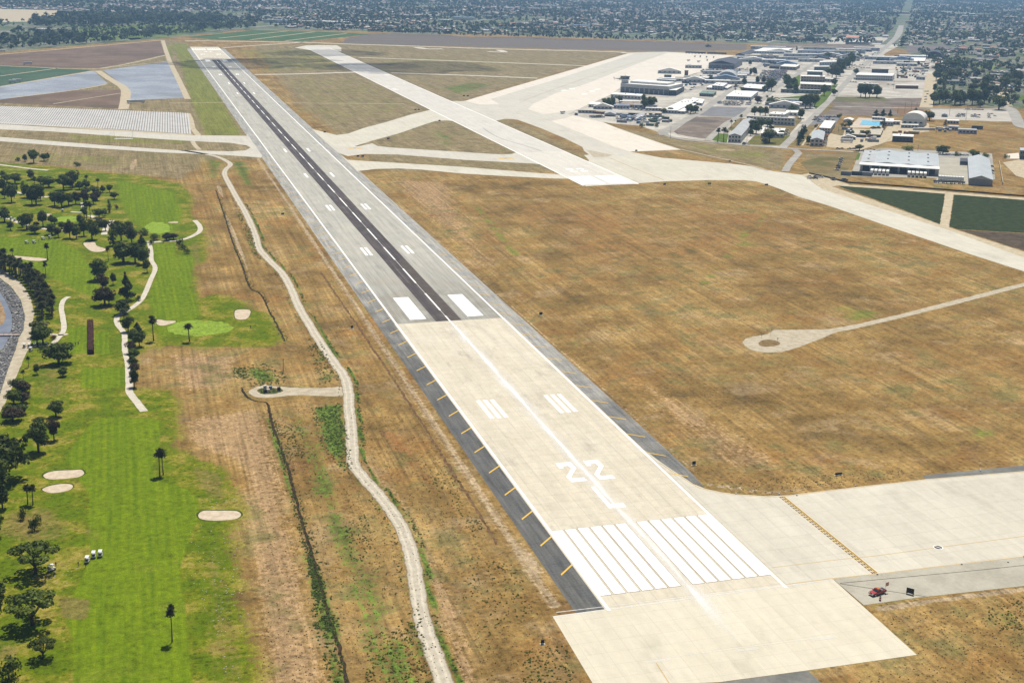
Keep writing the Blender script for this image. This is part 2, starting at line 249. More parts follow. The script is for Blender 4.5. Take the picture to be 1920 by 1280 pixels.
def ground_mat():
    b = NB('dry_ground', .95, .05); p = b.pos()
    big = b.noise(.011, 3, .55); mid = b.noise(.07, 4, .65); fine = b.noise(.55, 4, .7); tiny = b.noise(2.6, 2, .7)
    patch = b.noise(.03, 4, .6, b.map((1, 1, 1), loc=(310, 90, 0)))
    streak = b.noise(1., 3, .65, b.map((.62, .009, 1), rz=R_(-1.5)))        # mower passes parallel to the runway
    streak2 = b.noise(1., 3, .65, b.map((.12, .012, 1), rz=R_(3)))
    scratch = b.noise(1., 3, .7, b.map((.035, .3, 1), rz=R_(12)))
    t = b.math('ADD', b.math('MULTIPLY', big, .35), b.math('ADD', b.math('MULTIPLY', mid, .3), b.math('MULTIPLY', patch, .35)))
    col = b.ramp(t, [(.36, (.1, .07, .023)), (.44, (.17, .107, .034)), (.5, (.23, .146, .048)), (.56, (.292, .193, .07)), (.65, (.395, .272, .115))])
    sw = b.math('ADD', b.math('MULTIPLY', b.lin(streak, .32, .68, -.27, .27), b.lin(patch, .35, .6, .35, 1.15)), b.math('ADD', b.lin(streak2, .35, .65, -.14, .14), b.lin(scratch, .3, .7, -.05, .05)))
    def area(an, colr, a=.36, k=.9, nz=None):
        nonlocal col
        e = b.math('ADD', b.attr(an), b.math('MULTIPLY', b.math('SUBTRACT', nz or mix1, .5), k))
        col = b.mix(b.step(e, a+.08, a+.24), col, colr)
    mix1 = b.math('ADD', b.math('MULTIPLY', mid, .45), b.math('ADD', b.math('MULTIPLY', fine, .35), b.math('MULTIPLY', patch, .2)))
    mix2 = b.math('ADD', b.math('MULTIPLY', fine, .5), b.math('ADD', b.math('MULTIPLY', mid, .3), b.math('MULTIPLY', streak, .2)))
    col = b.mix(b.step(b.noise(.02, 4, .65, b.map((1, 1, 1), loc=(-40, 200, 0))), .5, .66, 0, .6), col, (.215, .11, .033))
    col = b.mix(b.step(b.noise(.035, 5, .7, b.map((1, 1, 1), loc=(140, -70, 0))), .52, .66, 0, .65), col, (.31, .22, .11))
    col = b.mix(b.step(b.noise(.09, 4, .65, b.map((1, .5, 1), loc=(11, 400, 0))), .5, .68, 0, .35), col, (.14, .1, .055))
    col = b.mix(b.step(b.math('ADD', b.attr('dull'), b.math('MULTIPLY', b.math('SUBTRACT', patch, .5), .8)), .35, .75, 0, .85), col, b.mix(b.step(mid, .38, .62), (.15, .125, .06), (.25, .198, .115)))
    area('rust', b.mix(fine, (.23, .11, .032), (.2, .105, .04)), .44, 1.3)
    area('gold', b.mix(fine, (.245, .158, .076), (.335, .225, .115)), .38, 1.3, mix2)
    # scattered olive growth everywhere on the field
    col = b.mix(b.step(b.math('ADD', mid, b.math('MULTIPLY', big, .5)), .75, .95, 0, .72), col, (.115, .108, .036))
    area('olive', b.mix(mid, (.1, .11, .022), (.2, .2, .04)), .42, 1.5)
    area('pale', b.mix(fine, (.23, .165, .092), (.38, .295, .185)), .42, .9, mix2)
    area('weed', b.mix(b.step(fine, .35, .65), (.038, .066, .012), (.105, .15, .024)), .42, 1.25, mix2)
    col = b.scale(col, b.math('ADD', 1., sw))
    # golf turf
    lawn = b.mix(b.step(mid, .4, .62), (.078, .116, .003), (.15, .158, .007))
    lawn = b.mix(b.step(b.math('ADD', mid, b.math('MULTIPLY', fine, .4)), .7, .86, 0, .75), lawn, (.235, .185, .045))
    e = b.math('ADD', b.attr('lawn'), b.math('MULTIPLY', b.math('SUBTRACT', mix1, .5), 1.7))
    col = b.mix(b.step(e, .4, .6), col, lawn)
    stripe = b.n('ShaderNodeTexWave', bands_direction='X'); b.set(stripe.inputs[0], b.map((1, 1, 1), rz=R_(-1))); stripe.inputs['Scale'].default_value = .11
    stripe.inputs['Distortion'].default_value = 3.5; stripe.inputs['Detail'].default_value = 2
    fairc = b.mix(b.math('ADD', b.math('MULTIPLY', stripe.outputs['Fac'], .4), b.math('ADD', b.step(streak, .38, .62, 0, .45), b.step(streak2, .38, .62, 0, .35))), (.078, .126, .003), (.122, .17, .005))
    fairc = b.mix(b.step(mid, .55, .75, 0, .45), fairc, (.155, .17, .02))
    col = b.mix(b.step(b.math('ADD', b.attr('fair'), b.math('MULTIPLY', b.math('SUBTRACT', mix1, .5), .8)), .42, .58), col, fairc)
    col = b.mix(b.step(b.math('ADD', b.attr('green'), b.math('MULTIPLY', b.math('SUBTRACT', fine, .5), .2)), .42, .58), col, (.18, .26, .028))
    e = b.math('ADD', b.attr('dryrough'), b.math('MULTIPLY', b.math('SUBTRACT', mix2, .5), 1.2))
    col = b.mix(b.step(e, .44, .66, 0, .8), col, b.mix(fine, (.105, .08, .026), (.19, .15, .045)))
    # ploughed land and the ground between the houses beyond the airfield
    pl = b.mix(b.noise(1., 3, .6, b.map((.004, .03, 1), rz=R_(-35))), (.115, .075, .065), (.15, .145, .115))
    col = b.mix(b.step(b.attr('plough'), .4, .6), col, pl)
    cn = b.noise(.012, 4, .7); cc = b.mix(b.step(cn, .4, .6), (.075, .105, .045), (.17, .165, .13))
    col = b.mix(b.step(b.attr('city'), .4, .6), col, cc)
    # tufts: small darker and lighter specks
    f = b.math('ADD', b.math('ADD', b.lin(fine, .3, .7, .7, 1.36), b.lin(b.noise(.2, 5, .75), .34, .66, -.2, .2)), b.lin(tiny, .3, .7, -.3, .3))
    v = b.math('MULTIPLY', b.step(b.vor(.42, b.map((1, 1, 1))), .12, .34, .6, 1.), b.step(b.vor(.17, b.map((1, 1, 1))), .04, .16, .7, 1.))
    f = b.math('MULTIPLY', f, b.mix(b.step(b.attr('fair'), .3, .6), b.gray(v), (1, 1, 1)))
    return b.done(b.scale(col, f), bump=b.math('ADD', fine, tiny), bstr=.6, bdist=.35)
me.materials.append(ground_mat()); tag(link('ground', me), kind='structure')

# ------------------------------------------------------------------ flat sheets: pavement, roads, fields, markings
def jit(P, amp, sc=.35):
    o = P.copy()
    for i, (x, y) in enumerate(P):
        for a, s in ((amp, sc), (amp*.6, sc*3.1)):
            o[i, 0] += a*mn.noise((x*s, y*s, 1.3)); o[i, 1] += a*mn.noise((x*s, y*s, 7.7))
    return o
def sheet(name, polys, m, z, kind='structure', parent=None):
    vs, fs = [], []
    for P in polys:
        n = len(vs); P = np.asarray(P); vs += [(x, y, z) for x, y in P]
        for t in tessellate_polygon([[Vector((x, y, 0)) for x, y in P]]):
            (ax, ay), (bx, by), (cx, cy) = P[t[0]], P[t[1]], P[t[2]]; ar = (bx-ax)*(cy-ay)-(by-ay)*(cx-ax)
            if abs(ar) > 1e-7: fs.append(tuple(i+n for i in (t if ar > 0 else t[::-1])))
    me = mesh(name, vs, fs, m)
    return tag(link(name, me, parent), kind=kind)
def area(name, pts, m, z, amp=0., step=2., smooth=0, **k):
    P = W(pts)
    if smooth: P = catmull(P, smooth, True)
    if amp: P = jit(dens(P, step), amp)
    return sheet(name, [P], m, z, **k)
def ribbon(pts, wid, amp=0., step=2., smooth=6):
    P = W(pts); P = catmull(P, smooth) if smooth else P
    P = dens(P, step, False) if amp else P
    T = np.gradient(P, axis=0); T /= np.linalg.norm(T, axis=1)[:, None]; Nn = np.stack([-T[:, 1], T[:, 0]], 1)
    wd = np.interp(np.linspace(0, 1, len(P)), np.linspace(0, 1, len(wid)), wid)[:, None] if isinstance(wid, (list, tuple)) else wid
    L, Rr = P+Nn*wd/2, P-Nn*wd/2
    if amp: L, Rr = jit(L, amp), jit(Rr, amp)
    return L, Rr
def road(name, pts, wid, m, z, amp=0., step=2., smooth=6):
    L, Rr = ribbon(pts, wid, amp, step, smooth); n = len(L)
    vs = [(x, y, z) for x, y in L]+[(x, y, z) for x, y in Rr]
    return tag(link(name, mesh(name, vs, [(i, n+i, n+i+1, i+1) for i in range(n-1)], m)), kind='structure')
def rect(x0, y0, x1, y1): return np.array([(x0, y0), (x1, y0), (x1, y1), (x0, y1)])

def concrete(name, c1, c2, slab=6.1, joint=.72, rz=0., dirt=.12, warm=None):
    b = NB(name, .85, .15); v = b.map((1/slab, 1/slab, 1), rz=rz)
    br = b.n('ShaderNodeTexBrick'); br.offset = 0; br.inputs['Scale'].default_value = 1
    b.set(br.inputs['Vector'], v); b.set(br.inputs['Color1'], (0, 0, 0)); b.set(br.inputs['Color2'], (1, 1, 1)); b.set(br.inputs['Mortar'], (.5, .5, .5))
    br.inputs['Mortar Size'].default_value = .012; br.inputs['Brick Width'].default_value = 1; br.inputs['Row Height'].default_value = 1
    col = b.mix(b.math('ADD', b.math('MULTIPLY', br.outputs['Color'], .35), b.lin(b.noise(.025, 4, .6), .3, .7, 0, .65)), c1, c2)
    st = b.noise(1, 4, .65, b.map((.25, .02, 1), rz=rz)); sp = b.noise(.35, 4, .7); fn = b.noise(2.2, 3, .7)
    f = b.math('ADD', b.lin(st, .3, .7, 1-dirt*.6, 1+dirt*.5), b.math('ADD', b.lin(sp, .3, .7, -dirt*.45, dirt*.35), b.lin(fn, .3, .7, -dirt*.3, dirt*.3)))
    blot = b.math('MULTIPLY', b.step(b.noise(.06, 5, .7, b.map((1, .4, 1), rz=rz, loc=(50, 9, 0))), .54, .72, 1, 1-dirt*1.3), b.step(b.noise(.18, 5, .75, b.map((1, .35, 1), rz=rz, loc=(5, 90, 0))), .58, .74, 1, 1-dirt*1.2))
    f = b.math('MULTIPLY', b.math('MULTIPLY', f, blot), b.mix(br.outputs['Fac'], (1, 1, 1), (joint,)*3))
    return b.done(b.scale(col, f))
def asphalt_runway():
    b = NB('weathered_runway_asphalt', .9, .15); y = b.xyz()[1]
    s1 = b.noise(1, 4, .7, b.map((.45, .012, 1))); s2 = b.noise(1, 3, .6, b.map((1.5, .05, 1))); n = b.noise(.05, 4, .65); fn = b.noise(1.7, 3, .7)
    col = b.mix(b.step(y, 300, 470), (.24, .226, .19), (.365, .348, .298))
    col = b.mix(b.step(n, .42, .6, 0, .6), col, (.31, .305, .275))
    f = b.math('ADD', b.lin(s1, .3, .7, .8, 1.18), b.math('ADD', b.lin(s2, .3, .7, -.09, .09), b.lin(fn, .3, .7, -.08, .08)))
    pt = b.step(b.noise(.022, 4, .6, b.map((2.2, 1, 1))), .6, .66, 1, .86)
    return b.done(b.scale(col, b.math('MULTIPLY', f, pt)))
def shoulder_mat():
    b = NB('shoulder_asphalt', .9, .15); y = b.xyz()[1]
    nz = b.noise(.05, 4, .6); s = b.noise(1, 4, .7, b.map((.6, .03, 1))); fn = b.noise(1.2, 4, .7)
    e = b.math('ADD', b.math('ADD', y, b.lin(nz, .3, .7, -70, 70)), b.step(b.xyz()[0], -5, 5, 0, 190))
    col = b.mix(b.step(e, 190, 470), (.098, .097, .092), (.29, .28, .25))
    col = b.mix(b.step(b.noise(.08, 4, .65), .5, .62, 0, .5), col, b.mix(b.step(e, 190, 470), (.075, .08, .085), (.21, .215, .225)))
    pn = b.math('FRACT', b.math('MULTIPLY', y, 1/15.2)); crack = b.step(b.math('ABSOLUTE', b.math('SUBTRACT', pn, .5)), 0, .02, .75, 1)
    f = b.math('MULTIPLY', b.math('ADD', b.lin(s, .32, .68, .66, 1.34), b.lin(fn, .3, .7, -.22, .22)), crack)
    return b.done(b.scale(col, f))
def ground_like(name, c1, c2, c3=None, sc=.25, rows=None, rz=0., k=.16):
    b = NB(name, .95, .05); n = b.noise(sc, 5, .65); fn = b.noise(sc*9, 3, .7)
    col = b.mix(b.step(n, .38, .62), c1, c2)
    if c3: col = b.mix(b.step(b.noise(sc*.35, 4, .6, b.map((1, 1, 1), loc=(77, 5, 0))), .52, .62, 0, .8), col, c3)
    f = b.lin(fn, .3, .7, 1-k, 1+k)
    if rows:
        wv = b.n('ShaderNodeTexWave', bands_direction='X'); b.set(wv.inputs[0], b.map((1, 1, 1), rz=rz)); wv.inputs['Scale'].default_value = rows; wv.inputs['Distortion'].default_value = .6
        f = b.math('MULTIPLY', f, b.lin(wv.outputs['Fac'], 0, 1, .72, 1.15))
    return b.done(b.scale(col, f))
def paint(name, c, wear=.3, full=1.):
    b = NB(name, .8, .2); n = b.noise(.9, 5, .75); n2 = b.noise(4., 2, .6)
    a = b.math('SUBTRACT', 1., b.math('MULTIPLY', b.step(b.math('ADD', b.math('MULTIPLY', n, .7), b.math('MULTIPLY', n2, .3)), .5, .72), wear))
    if full < 1: a = b.math('MULTIPLY', a, b.lin(n, .3, .7, full*1.3, full*.7))
    return b.done(b.scale(c, b.lin(n, .3, .7, .93, 1.03)), alpha=a)

m_conc = concrete('runway_concrete', (.47, .42, .325), (.545, .5, .4), dirt=.18)
m_conc2 = concrete('taxiway_concrete', (.45, .42, .345), (.52, .49, .405), 7.6, .8)
m_conc3 = concrete('pale_apron_concrete', (.56, .505, .43), (.60, .55, .47), 7.6, .85)
m_apron = concrete('apron_concrete', (.43, .405, .345), (.49, .465, .395), 7.6, .88)
m_rwy2 = concrete('second_runway_concrete', (.475, .45, .4), (.53, .505, .455), 7.6, .9, dirt=.12)
m_asp = asphalt_runway(); m_sh = shoulder_mat()
m_white = paint('white_marking_paint', (.8, .79, .75), .26); m_white2 = paint('worn_white_paint', (.8, .79, .75), .45)
m_yellow = paint('yellow_marking_paint', (.62, .39, .06), .2); m_yellow2 = paint('faded_yellow_paint', (.60, .42, .17), .6, .55)
m_black = paint('black_marking_border', (.05, .045, .04), .2)
def strip_mat():
    b = NB('dark_sealed_strip', .9, .15); s1 = b.noise(1, 4, .7, b.map((1.1, .008, 1))); s2 = b.noise(1, 3, .65, b.map((.35, .02, 1))); n = b.noise(.08, 5, .7); fn = b.noise(1.6, 3, .7)
    t = b.math('ADD', b.math('MULTIPLY', s1, .45), b.math('ADD', b.math('MULTIPLY', s2, .3), b.math('MULTIPLY', n, .25)))
    col = b.ramp(t, [(.36, (.038, .031, .031)), (.5, (.068, .056, .054)), (.62, (.125, .108, .1))])
    return b.done(b.scale(col, b.lin(fn, .3, .7, .85, 1.15)))
m_dark = strip_mat()
m_gasp = ground_like('grey_asphalt', (.315, .295, .24), (.37, .35, .285), sc=.08, k=.08)
m_dasp = ground_like('dark_asphalt', (.13, .13, .12), (.175, .172, .155), sc=.1, k=.12)
m_dirt = ground_like('gravel_track', (.33, .285, .205), (.42, .37, .28), sc=.3, k=.14)
m_pdirt = ground_like('pale_dirt', (.36, .3, .2), (.45, .385, .275), sc=.2, k=.14)
m_path = ground_like('cart_path_concrete', (.42, .38, .31), (.5, .46, .38), sc=.3, k=.07)
m_sand = ground_like('bunker_sand', (.41, .335, .245), (.5, .42, .315), sc=.4, k=.08)
m_lip = ground_like('bunker_grass_lip', (.03, .05, .008), (.05, .07, .012), sc=.6)
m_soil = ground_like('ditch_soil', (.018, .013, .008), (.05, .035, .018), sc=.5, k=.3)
m_street = ground_like('street_asphalt', (.27, .255, .225), (.33, .315, .28), sc=.05, k=.1)
m_yard = ground_like('gravel_yard', (.33, .305, .265), (.46, .43, .37), (.24, .21, .165), sc=.03, k=.2)

# --- 22L runway, built in runway metres (x across, y along)
L2 = 2411.
sheet('runway_shoulder', [np.array([(-37.6, -8), (-28.6, -8), (-28.6, L2), (-37.6, L2)]), np.array([(28.6, 95), (30.5, 84), (33.5, 72), (36.2, 66.5), (37.2, 80), (37.6, 120), (37.6, L2), (28.6, L2)])], m_sh, .03)
sheet('runway_concrete', [rect(-28.9, -10.5, 28.9, 298.6), rect(-28.9, L2-299, 28.9, L2+55)], m_conc, .05)
sheet('runway_asphalt', [rect(-28.9, 298.6, 28.9, L2-299)], m_asp, .054)
sheet('runway_center_strip', [rect(-7.2, 299, 6.3, L2-305)], m_dark, .07)
sheet('runway_center_patch', [np.array([(.4, 300), (6.2, 300), (6.2, 448), (.4, 436)])], ground_like('lighter_seal_patch', (.085, .07, .062), (.105, .088, .078), sc=.2, rows=.5), .085)
WH = []
for sg in (-1, 1): WH.append(rect(sg*28.4, -9, sg*27.45, L2+8))
pitch = 4.37
for end in (0, 1):
    for k in range(6):
        for sg in (-1, 1):
            xa = sg*(1.95+k*pitch); xb = xa+sg*3.6; ya, yb = (0, 45.4)
            if end: ya, yb = L2-3, L2-45
            WH.append(rect(min(xa, xb), min(ya, yb), max(xa, xb), max(ya, yb)))
sheet('runway_marking_border', [r_+np.array([(-.17, -.2), (.17, -.2), (.17, .2), (-.17, .2)]) for r_ in WH[2:]], paint('marking_border', (.2, .16, .1), .3), .09)
def bars(y, n, ln=22.86, wd=1.83, x0=10.97, gap=1.5):
    for sg in (-1, 1):
        for k in range(n):
            xa = sg*(x0+k*(wd+gap)); xb = xa+sg*wd
            WH.append(rect(min(xa, xb), y, max(xa, xb), y+ln))
for flip in (0, 1):
    Y = (lambda y, l: y) if not flip else (lambda y, l: L2-y-l)
    bars(Y(152.4, 22.9), 3, wd=1.75, gap=1.25); bars(Y(304.8, 45.7), 1, 45.7, 8.5, 10.97)
    for y in (457.2, 609.6): bars(Y(y, 22.9), 2, wd=1.75, gap=1.1)
    for y in (762, 914.4): bars(Y(y, 22.9), 1, wd=1.9, x0=10.2)
sheet('runway_markings', WH, m_white, .1)
CLM = [rect(-.55, y, .35, y+36.6) for y in np.arange(320, L2-330, 61.)]
sheet('runway_centerline', CLM+[rect(-.45, y, .35, y+36.6) for y in (100., 160., 225., 272.)], m_white, .1)
sheet('runway_centerline_seam', [rect(-.2, 60, 0, 2100)], m_white2, .095)
def num(pts): return np.array([G(1040+x*.10159, 840+y*.10159) for x, y in pts])
two = num([(15, 280), (290, 257), (400, 370), (305, 530), (335, 560), (545, 542), (605, 600), (318, 632), (215, 530), (305, 375), (245, 328), (150, 338), (168, 370), (85, 378)])
sh = np.array(G(1040+520*.10159, 840+238*.10159))-np.array(G(1040+15*.10159, 840+280*.10159))
ell = num([(665, 717), (740, 710), (1025, 1032), (1260, 1012), (1330, 1088), (1005, 1110)])
sheet('runway_number', [two, two+sh, ell], m_white, .1)
sheet('runway_number', [np.array([(-p[0]*1.0+0, L2-p[1]) for p in pp]) for pp in (two, two+sh)], m_white2, .1)
# pale blasted wear along the centreline of the concrete
def wear_mat():
    b = NB('pale_wear', .9, .1); x, y = b.xyz()[0], b.xyz()[1]
    n = b.noise(1, 6, .75, b.map((.3, .035, 1))); n2 = b.noise(.9, 4, .7)
    d = b.math('ABSOLUTE', b.math('ADD', x, b.lin(b.noise(.012, 2), .3, .7, -.5, .5)))
    e = b.math('ADD', b.math('ADD', b.lin(d, 0, 5.6, .8, 0), b.lin(d, .4, 1.4, .16, 0)), b.math('MULTIPLY', b.math('SUBTRACT', n, .5), 2.3))
    a = b.math('MULTIPLY', b.step(e, .15, 1.2, 0, .72), b.math('MULTIPLY', b.step(y, -38, -5), b.step(y, 300, 282)))
    return b.done(b.scale((.82, .81, .78), b.lin(n2, .3, .7, .9, 1.05)), alpha=a)
sheet('runway_wear', [rect(-6, -40, 6, 299)], wear_mat(), .082)
YT = []
for y in list(np.arange(20.5, 470, 20.55)):      # yellow ticks on both shoulders, slanting back from the edge line
    YT.append(np.array([(-28.9, y), (-28.9, y+.9), (-34.2, y-4.6), (-34.2, y-5.5)]))
    if y > 70: YT.append(np.array([(28.9, y-.3), (28.9, y+.5), (34.6, y-4.4), (34.6, y-5.2)]))
for y in list(np.arange(470, 900, 20.55)): YT.append(np.array([(-28.9, y), (-28.9, y+.8), (-36., y-4.8), (-36., y-5.6)]))
sheet('shoulder_markings', YT, m_yellow, .095)

# --- overrun pad, right-hand concrete and the grey side road
PAD = [(1036, 1155), (1562, 1085.5), (1719, 1227), (1515, 1256), (1350, 1278), (1117, 1290)]
area('overrun_pad', PAD, concrete('overrun_concrete', (.5, .46, .36), (.545, .505, .405), 6.1, .84, dirt=.1), .055)
area('overrun_asphalt', [(1350, 1279), (1515, 1256.5), (1550, 1290), (1720, 1480), (1900, 1720), (1700, 1760), (1500, 1500)], m_dasp, .04)
sheet('threshold_line', [W([(1038, 1154.5), (1562, 1085.3), (1562, 1087), (1039, 1157)])], paint('faint_line_wear', (.76, .74, .69), .5, .5), .094)
sheet('joint_line', [W([(1043, 1147), (1480, 1095.5), (1480, 1096.6), (1043, 1148.6)])], paint('faint_joint_wear', (.76, .74, .69), .5, .5), .097)
m_wear2 = paint('faint_white_wear', (.76, .74, .69), .6, .38)
ov = [W([(1216, 1236), (1563, 1191), (1563, 1192.4), (1216, 1237.6)])]
for (x0, y0, x1, y1) in ((1212, 1231, 1256, 1245), (1527, 1189, 1564, 1201), (1382, 1215, 1412, 1221)):
    ov += [] and [W([(x0+i*(x1-x0)/6, y0-(i*.9)+j*(y1-y0)/3), (x0+i*(x1-x0)/6+3.4, y0-(i*.9)+j*(y1-y0)/3), (x0+i*(x1-x0)/6+3.4, y0-(i*.9)+2.4+j*(y1-y0)/3), (x0+i*(x1-x0)/6, y0-(i*.9)+2.4+j*(y1-y0)/3)]) for i in range(6) for j in range(3)]
sheet('overrun_markings', ov, m_wear2, .098)
sheet('overrun_markings', [W([(x, y), (x+40, y-5), (x+42, y-1), (x+2, y+4)]) for x, y in ((1214, 1239), (1380, 1218), (1526, 1197))], m_wear2, .101)
road('overrun_markings', [(1230, 1242), (1262, 1292)], .35, m_yellow2, .088, smooth=0)
area('taxiway', [('w', 28.95, 106), ('w', 31, 87), (1300, 907), (1322, 916), (1350, 922), (1380, 926.5), (1440, 930), (1480, 928), (1612, 912), (1736, 898), (1920, 883), (2300, 851), (2300, 1003), (1920, 1044), (1646, 1076.5), (1562, 1085), ('w', 28.95, -9.6)], m_conc2, .06)
area('taxiway_patch', [(1750, 905), (2300, 860), (2300, 960), (1920, 985), (1870, 960)], concrete('newer_slab_concrete', (.43, .4, .325), (.475, .445, .37), 7.6, .8), .066)
area('side_road', [(1562, 1085), (1646, 1076.5), (1920, 1044), (2300, 1003), (2300, 1054), (1920, 1098), (1720, 1120), (1620, 1134)], m_gasp, .05)
area('shoulder_strip', [(1729, 891), (1736, 898), (1920, 883.5), (2300, 851), (2300, 838), (1920, 872)], m_dasp, .05)
sheet('taxiway_edge_line', [ribbon([('w', 29.5, 92), (1300, 908.5), (1322, 917.5), (1350, 923.3), (1380, 927.6), (1440, 931.2), (1480, 929.2), (1612, 913.2), (1736, 899.2), (1920, 884.4), (2300, 852.5)], .45)[0].tolist()+ribbon([('w', 29.5, 92), (1300, 908.5), (1322, 917.5), (1350, 923.3), (1380, 927.6), (1440, 931.2), (1480, 929.2), (1612, 913.2), (1736, 899.2), (1920, 884.4), (2300, 852.5)], .45)[1][::-1].tolist()], m_yellow2, .09)
road('taxiway_edge_line', [(1475, 1095), (1562, 1084), (1646, 1075.5), (1920, 1043), (2300, 1002)], .5, m_yellow2, .09, smooth=0)
road('taxiway_centerline', [(1447, 1064), (1560, 1050), (1640, 1042), (1760, 1026), (1920, 1005), (2300, 962)], .35, m_yellow2, .09, smooth=0)
h0, h1 = np.array(G(1465, 931)), np.array(G(1641, 1075.5)); hd = (h1-h0)/np.linalg.norm(h1-h0); hn = np.array([-hd[1], hd[0]]); hl = np.linalg.norm(h1-h0)
if hn[0] < 0: hn = -hn
def hrect(a, b_, c, d): return np.array([h0+hd*a+hn*c, h0+hd*b_+hn*c, h0+hd*b_+hn*d, h0+hd*a+hn*d])
sheet('hold_line', [hrect(0, hl, .5, .68), hrect(0, hl, 1.0, 1.18)], m_yellow, .1)
sheet('hold_line', [hrect(0, hl, .72, .96)]+[hrect(a, a+1.05, c, c+.5) for a in np.arange(0, hl, 1.9) for c in (-.85, -.1)], paint('hold_line_border', (.13, .085, .045), .3), .1)
sheet('hold_line', [hrect(a+1.1, a+1.85, c+.05, c+.35) for a in np.arange(0, hl-2, 1.9) for c in (-.85, -.1)], m_yellow, .1)
cc0 = np.array(G(1759, 1026)); tt = np.linspace(0, 2*math.pi, 28, endpoint=False); ring = np.stack([np.cos(tt), np.sin(tt)], 1)
sheet('circle_marking', [cc0+ring*1.55], m_white, .1); sheet('circle_marking', [cc0+ring*1.25], m_black, .11)
sheet('circle_marking', [cc0+np.array([(-1, -.14), (1, -.14), (1, .14), (-1, .14)])@np.array([[.55, -.83], [.83, .55]])], m_white2, .12)
for a, b_ in (((1575, 1093), (1840, 1068)), ((1575, 1094), (1735, 1118)), ((1840, 1068), (2100, 1040))):
    road('pavement_seam', [a, b_], .22, m_dark, .08, smooth=0)

# --- second runway, cross taxiways, apron
TX2 = [(1098, 349.5), (1185, 344.5), (1252, 340), (1326, 338), (1393, 338), (1416, 340), (1438, 346), (1458, 353), (1500, 370), (1555, 386), (1664, 424), (1817, 476), (1920, 509), (2250, 610), (2250, 583), (1920, 483), (1780, 432), (1661, 394), (1542, 355), (1514, 335), (1502, 328), (1449, 321), (1410, 312), (1368, 307), (1241, 296), (1177, 284), (1112, 290), (1095, 291), (1104, 300)]
area('taxiway', TX2, m_conc2, .05)
APR = [('w', 256.5, 1352), (858, 190), (870, 190), (893, 183), (1017, 147), (1100, 123), (1165, 104), (1180, 99), (1250, 97.5), (1280, 99), (1376, 104), (1330, 117), (1327, 130), (1312, 137), (1295, 137), (1277, 144), (1262, 150), (1225, 150), (1177, 153), (1167, 159), (1144, 178), (1102, 196), (1065, 214), (1130, 229), (1157, 240), (1240, 269), (1278, 281), (1177, 285), (1180, 290), (1120, 300), (1112, 296), (1095, 283), (1092, 276), (1060, 260), (1015, 241), (971, 225), (960, 223.5), (947, 223), (930, 227), ('w', 256.5, 1150)]
area('apron', APR, m_apron, .056)
area('apron_pale_slabs', [(1033, 227), (1060, 222), (1075, 217), (1130, 230), (1157, 241), (1240, 269.5), (1276, 280.5), (1180, 284), (1150, 275), (1090, 250)], m_conc3, .07)
area('apron_pale_slabs', [(1085, 205), (1020, 215), (990, 205), (1000, 195), (1040, 176), (1100, 157), (1200, 118), (1252, 99), (1376, 105), (1330, 118), (1320, 133), (1260, 150), (1177, 153.5), (1144, 178.5), (1102, 196.5)], m_conc3, .07)
area('apron_edge_slabs', [(872, 190), (893, 183.5), (1017, 147.5), (1100, 123.5), (1165, 104.5), (1180, 101), (1190, 101), (1130, 121), (1040, 150), (920, 186), (937, 196), (900, 196)], m_conc3, .072)
area('apron_edge_slabs', [(1096, 278), (1100, 281), (1150, 291), (1135, 295), (1113, 295)], m_dirt, .074)
road('apron_taxi_line', [(975, 192), (1010, 178), (1100, 146), (1200, 114), (1245, 101)], 1.4, ground_like('worn_taxi_line', (.36, .27, .2), (.42, .36, .3), sc=.02), .08, smooth=0)
road('apron_taxi_line', [(1145, 297), (1180, 312), (1245, 338)], 1.1, m_yellow2, .08, smooth=0)
for (x, y) in ((1057, 169.5), (1072, 166), (1110, 171), (1095, 176.5), (1120, 167.5)): sheet('helipad_marking', [W([(x-5, y), (x+5, y-.6), (x+6, y+.5), (x-4, y+1.1)])], m_white, .09)
sheet('second_runway', [rect(206.5, 683, 256, 2462)], m_rwy2, .062)
area('second_runway_turnpad', [(553, 90), (573, 85.5), (600, 85), (632, 85.5), (640, 90), (640, 97), (605, 94), (585, 95)], m_conc2, .058)
sheet('second_runway_end', [rect(207, 681, 255.5, 880)], concrete('second_runway_end_concrete', (.5, .475, .42), (.56, .53, .465), 7.6, .9), .075)
ML = [rect(206, 681, 207.3, 2440), rect(255.2, 681, 256.5, 2440)]
for k in range(4):
    for sg in (-1, 1):
        xa = 231.3+sg*(2+k*5.2); xb = xa+sg*4.6; ML.append(rect(min(xa, xb), 688, max(xa, xb), 728))
ML += [two*np.array([1, 1])+np.array([227.5-two[:, 0].mean()-4, 762-two[:, 1].mean()]), two+np.array([227.5-two[:, 0].mean()+6, 762-two[:, 1].mean()])]
sheet('second_runway_markings', ML, m_white, .1)
rr = random.Random(3)
m_wornw = paint('pale_patch_wear', (.62, .6, .55), .7)
sheet('second_runway_patches', [rect(209+11.5*i+rr.uniform(0, 3), 1500+50*j+rr.uniform(0, 14), 209+11.5*i+rr.uniform(5, 11), 1500+50*j+rr.uniform(18, 48)) for i in range(4) for j in range(10) if rr.random() < .45], m_wornw, .09)
road('taxi_crack', [(905, 240), (935, 258), (990, 275), (1016, 284)], 1., ground_like('sealed_crack', (.2, .2, .19), (.25, .25, .24), sc=.1), .085)
area('cross_taxiway', [('w', 36, 1085), (631, 253.5), (652, 251), (683, 240), (725, 229), (767, 216), (808, 206), ('w', 206.7, 1262), ('w', 206.7, 1125), (848, 227), (835, 226), (817, 227), (798, 233), (746, 251), (698, 264), (660, 276), ('w', 36, 960)], m_conc2, .048)
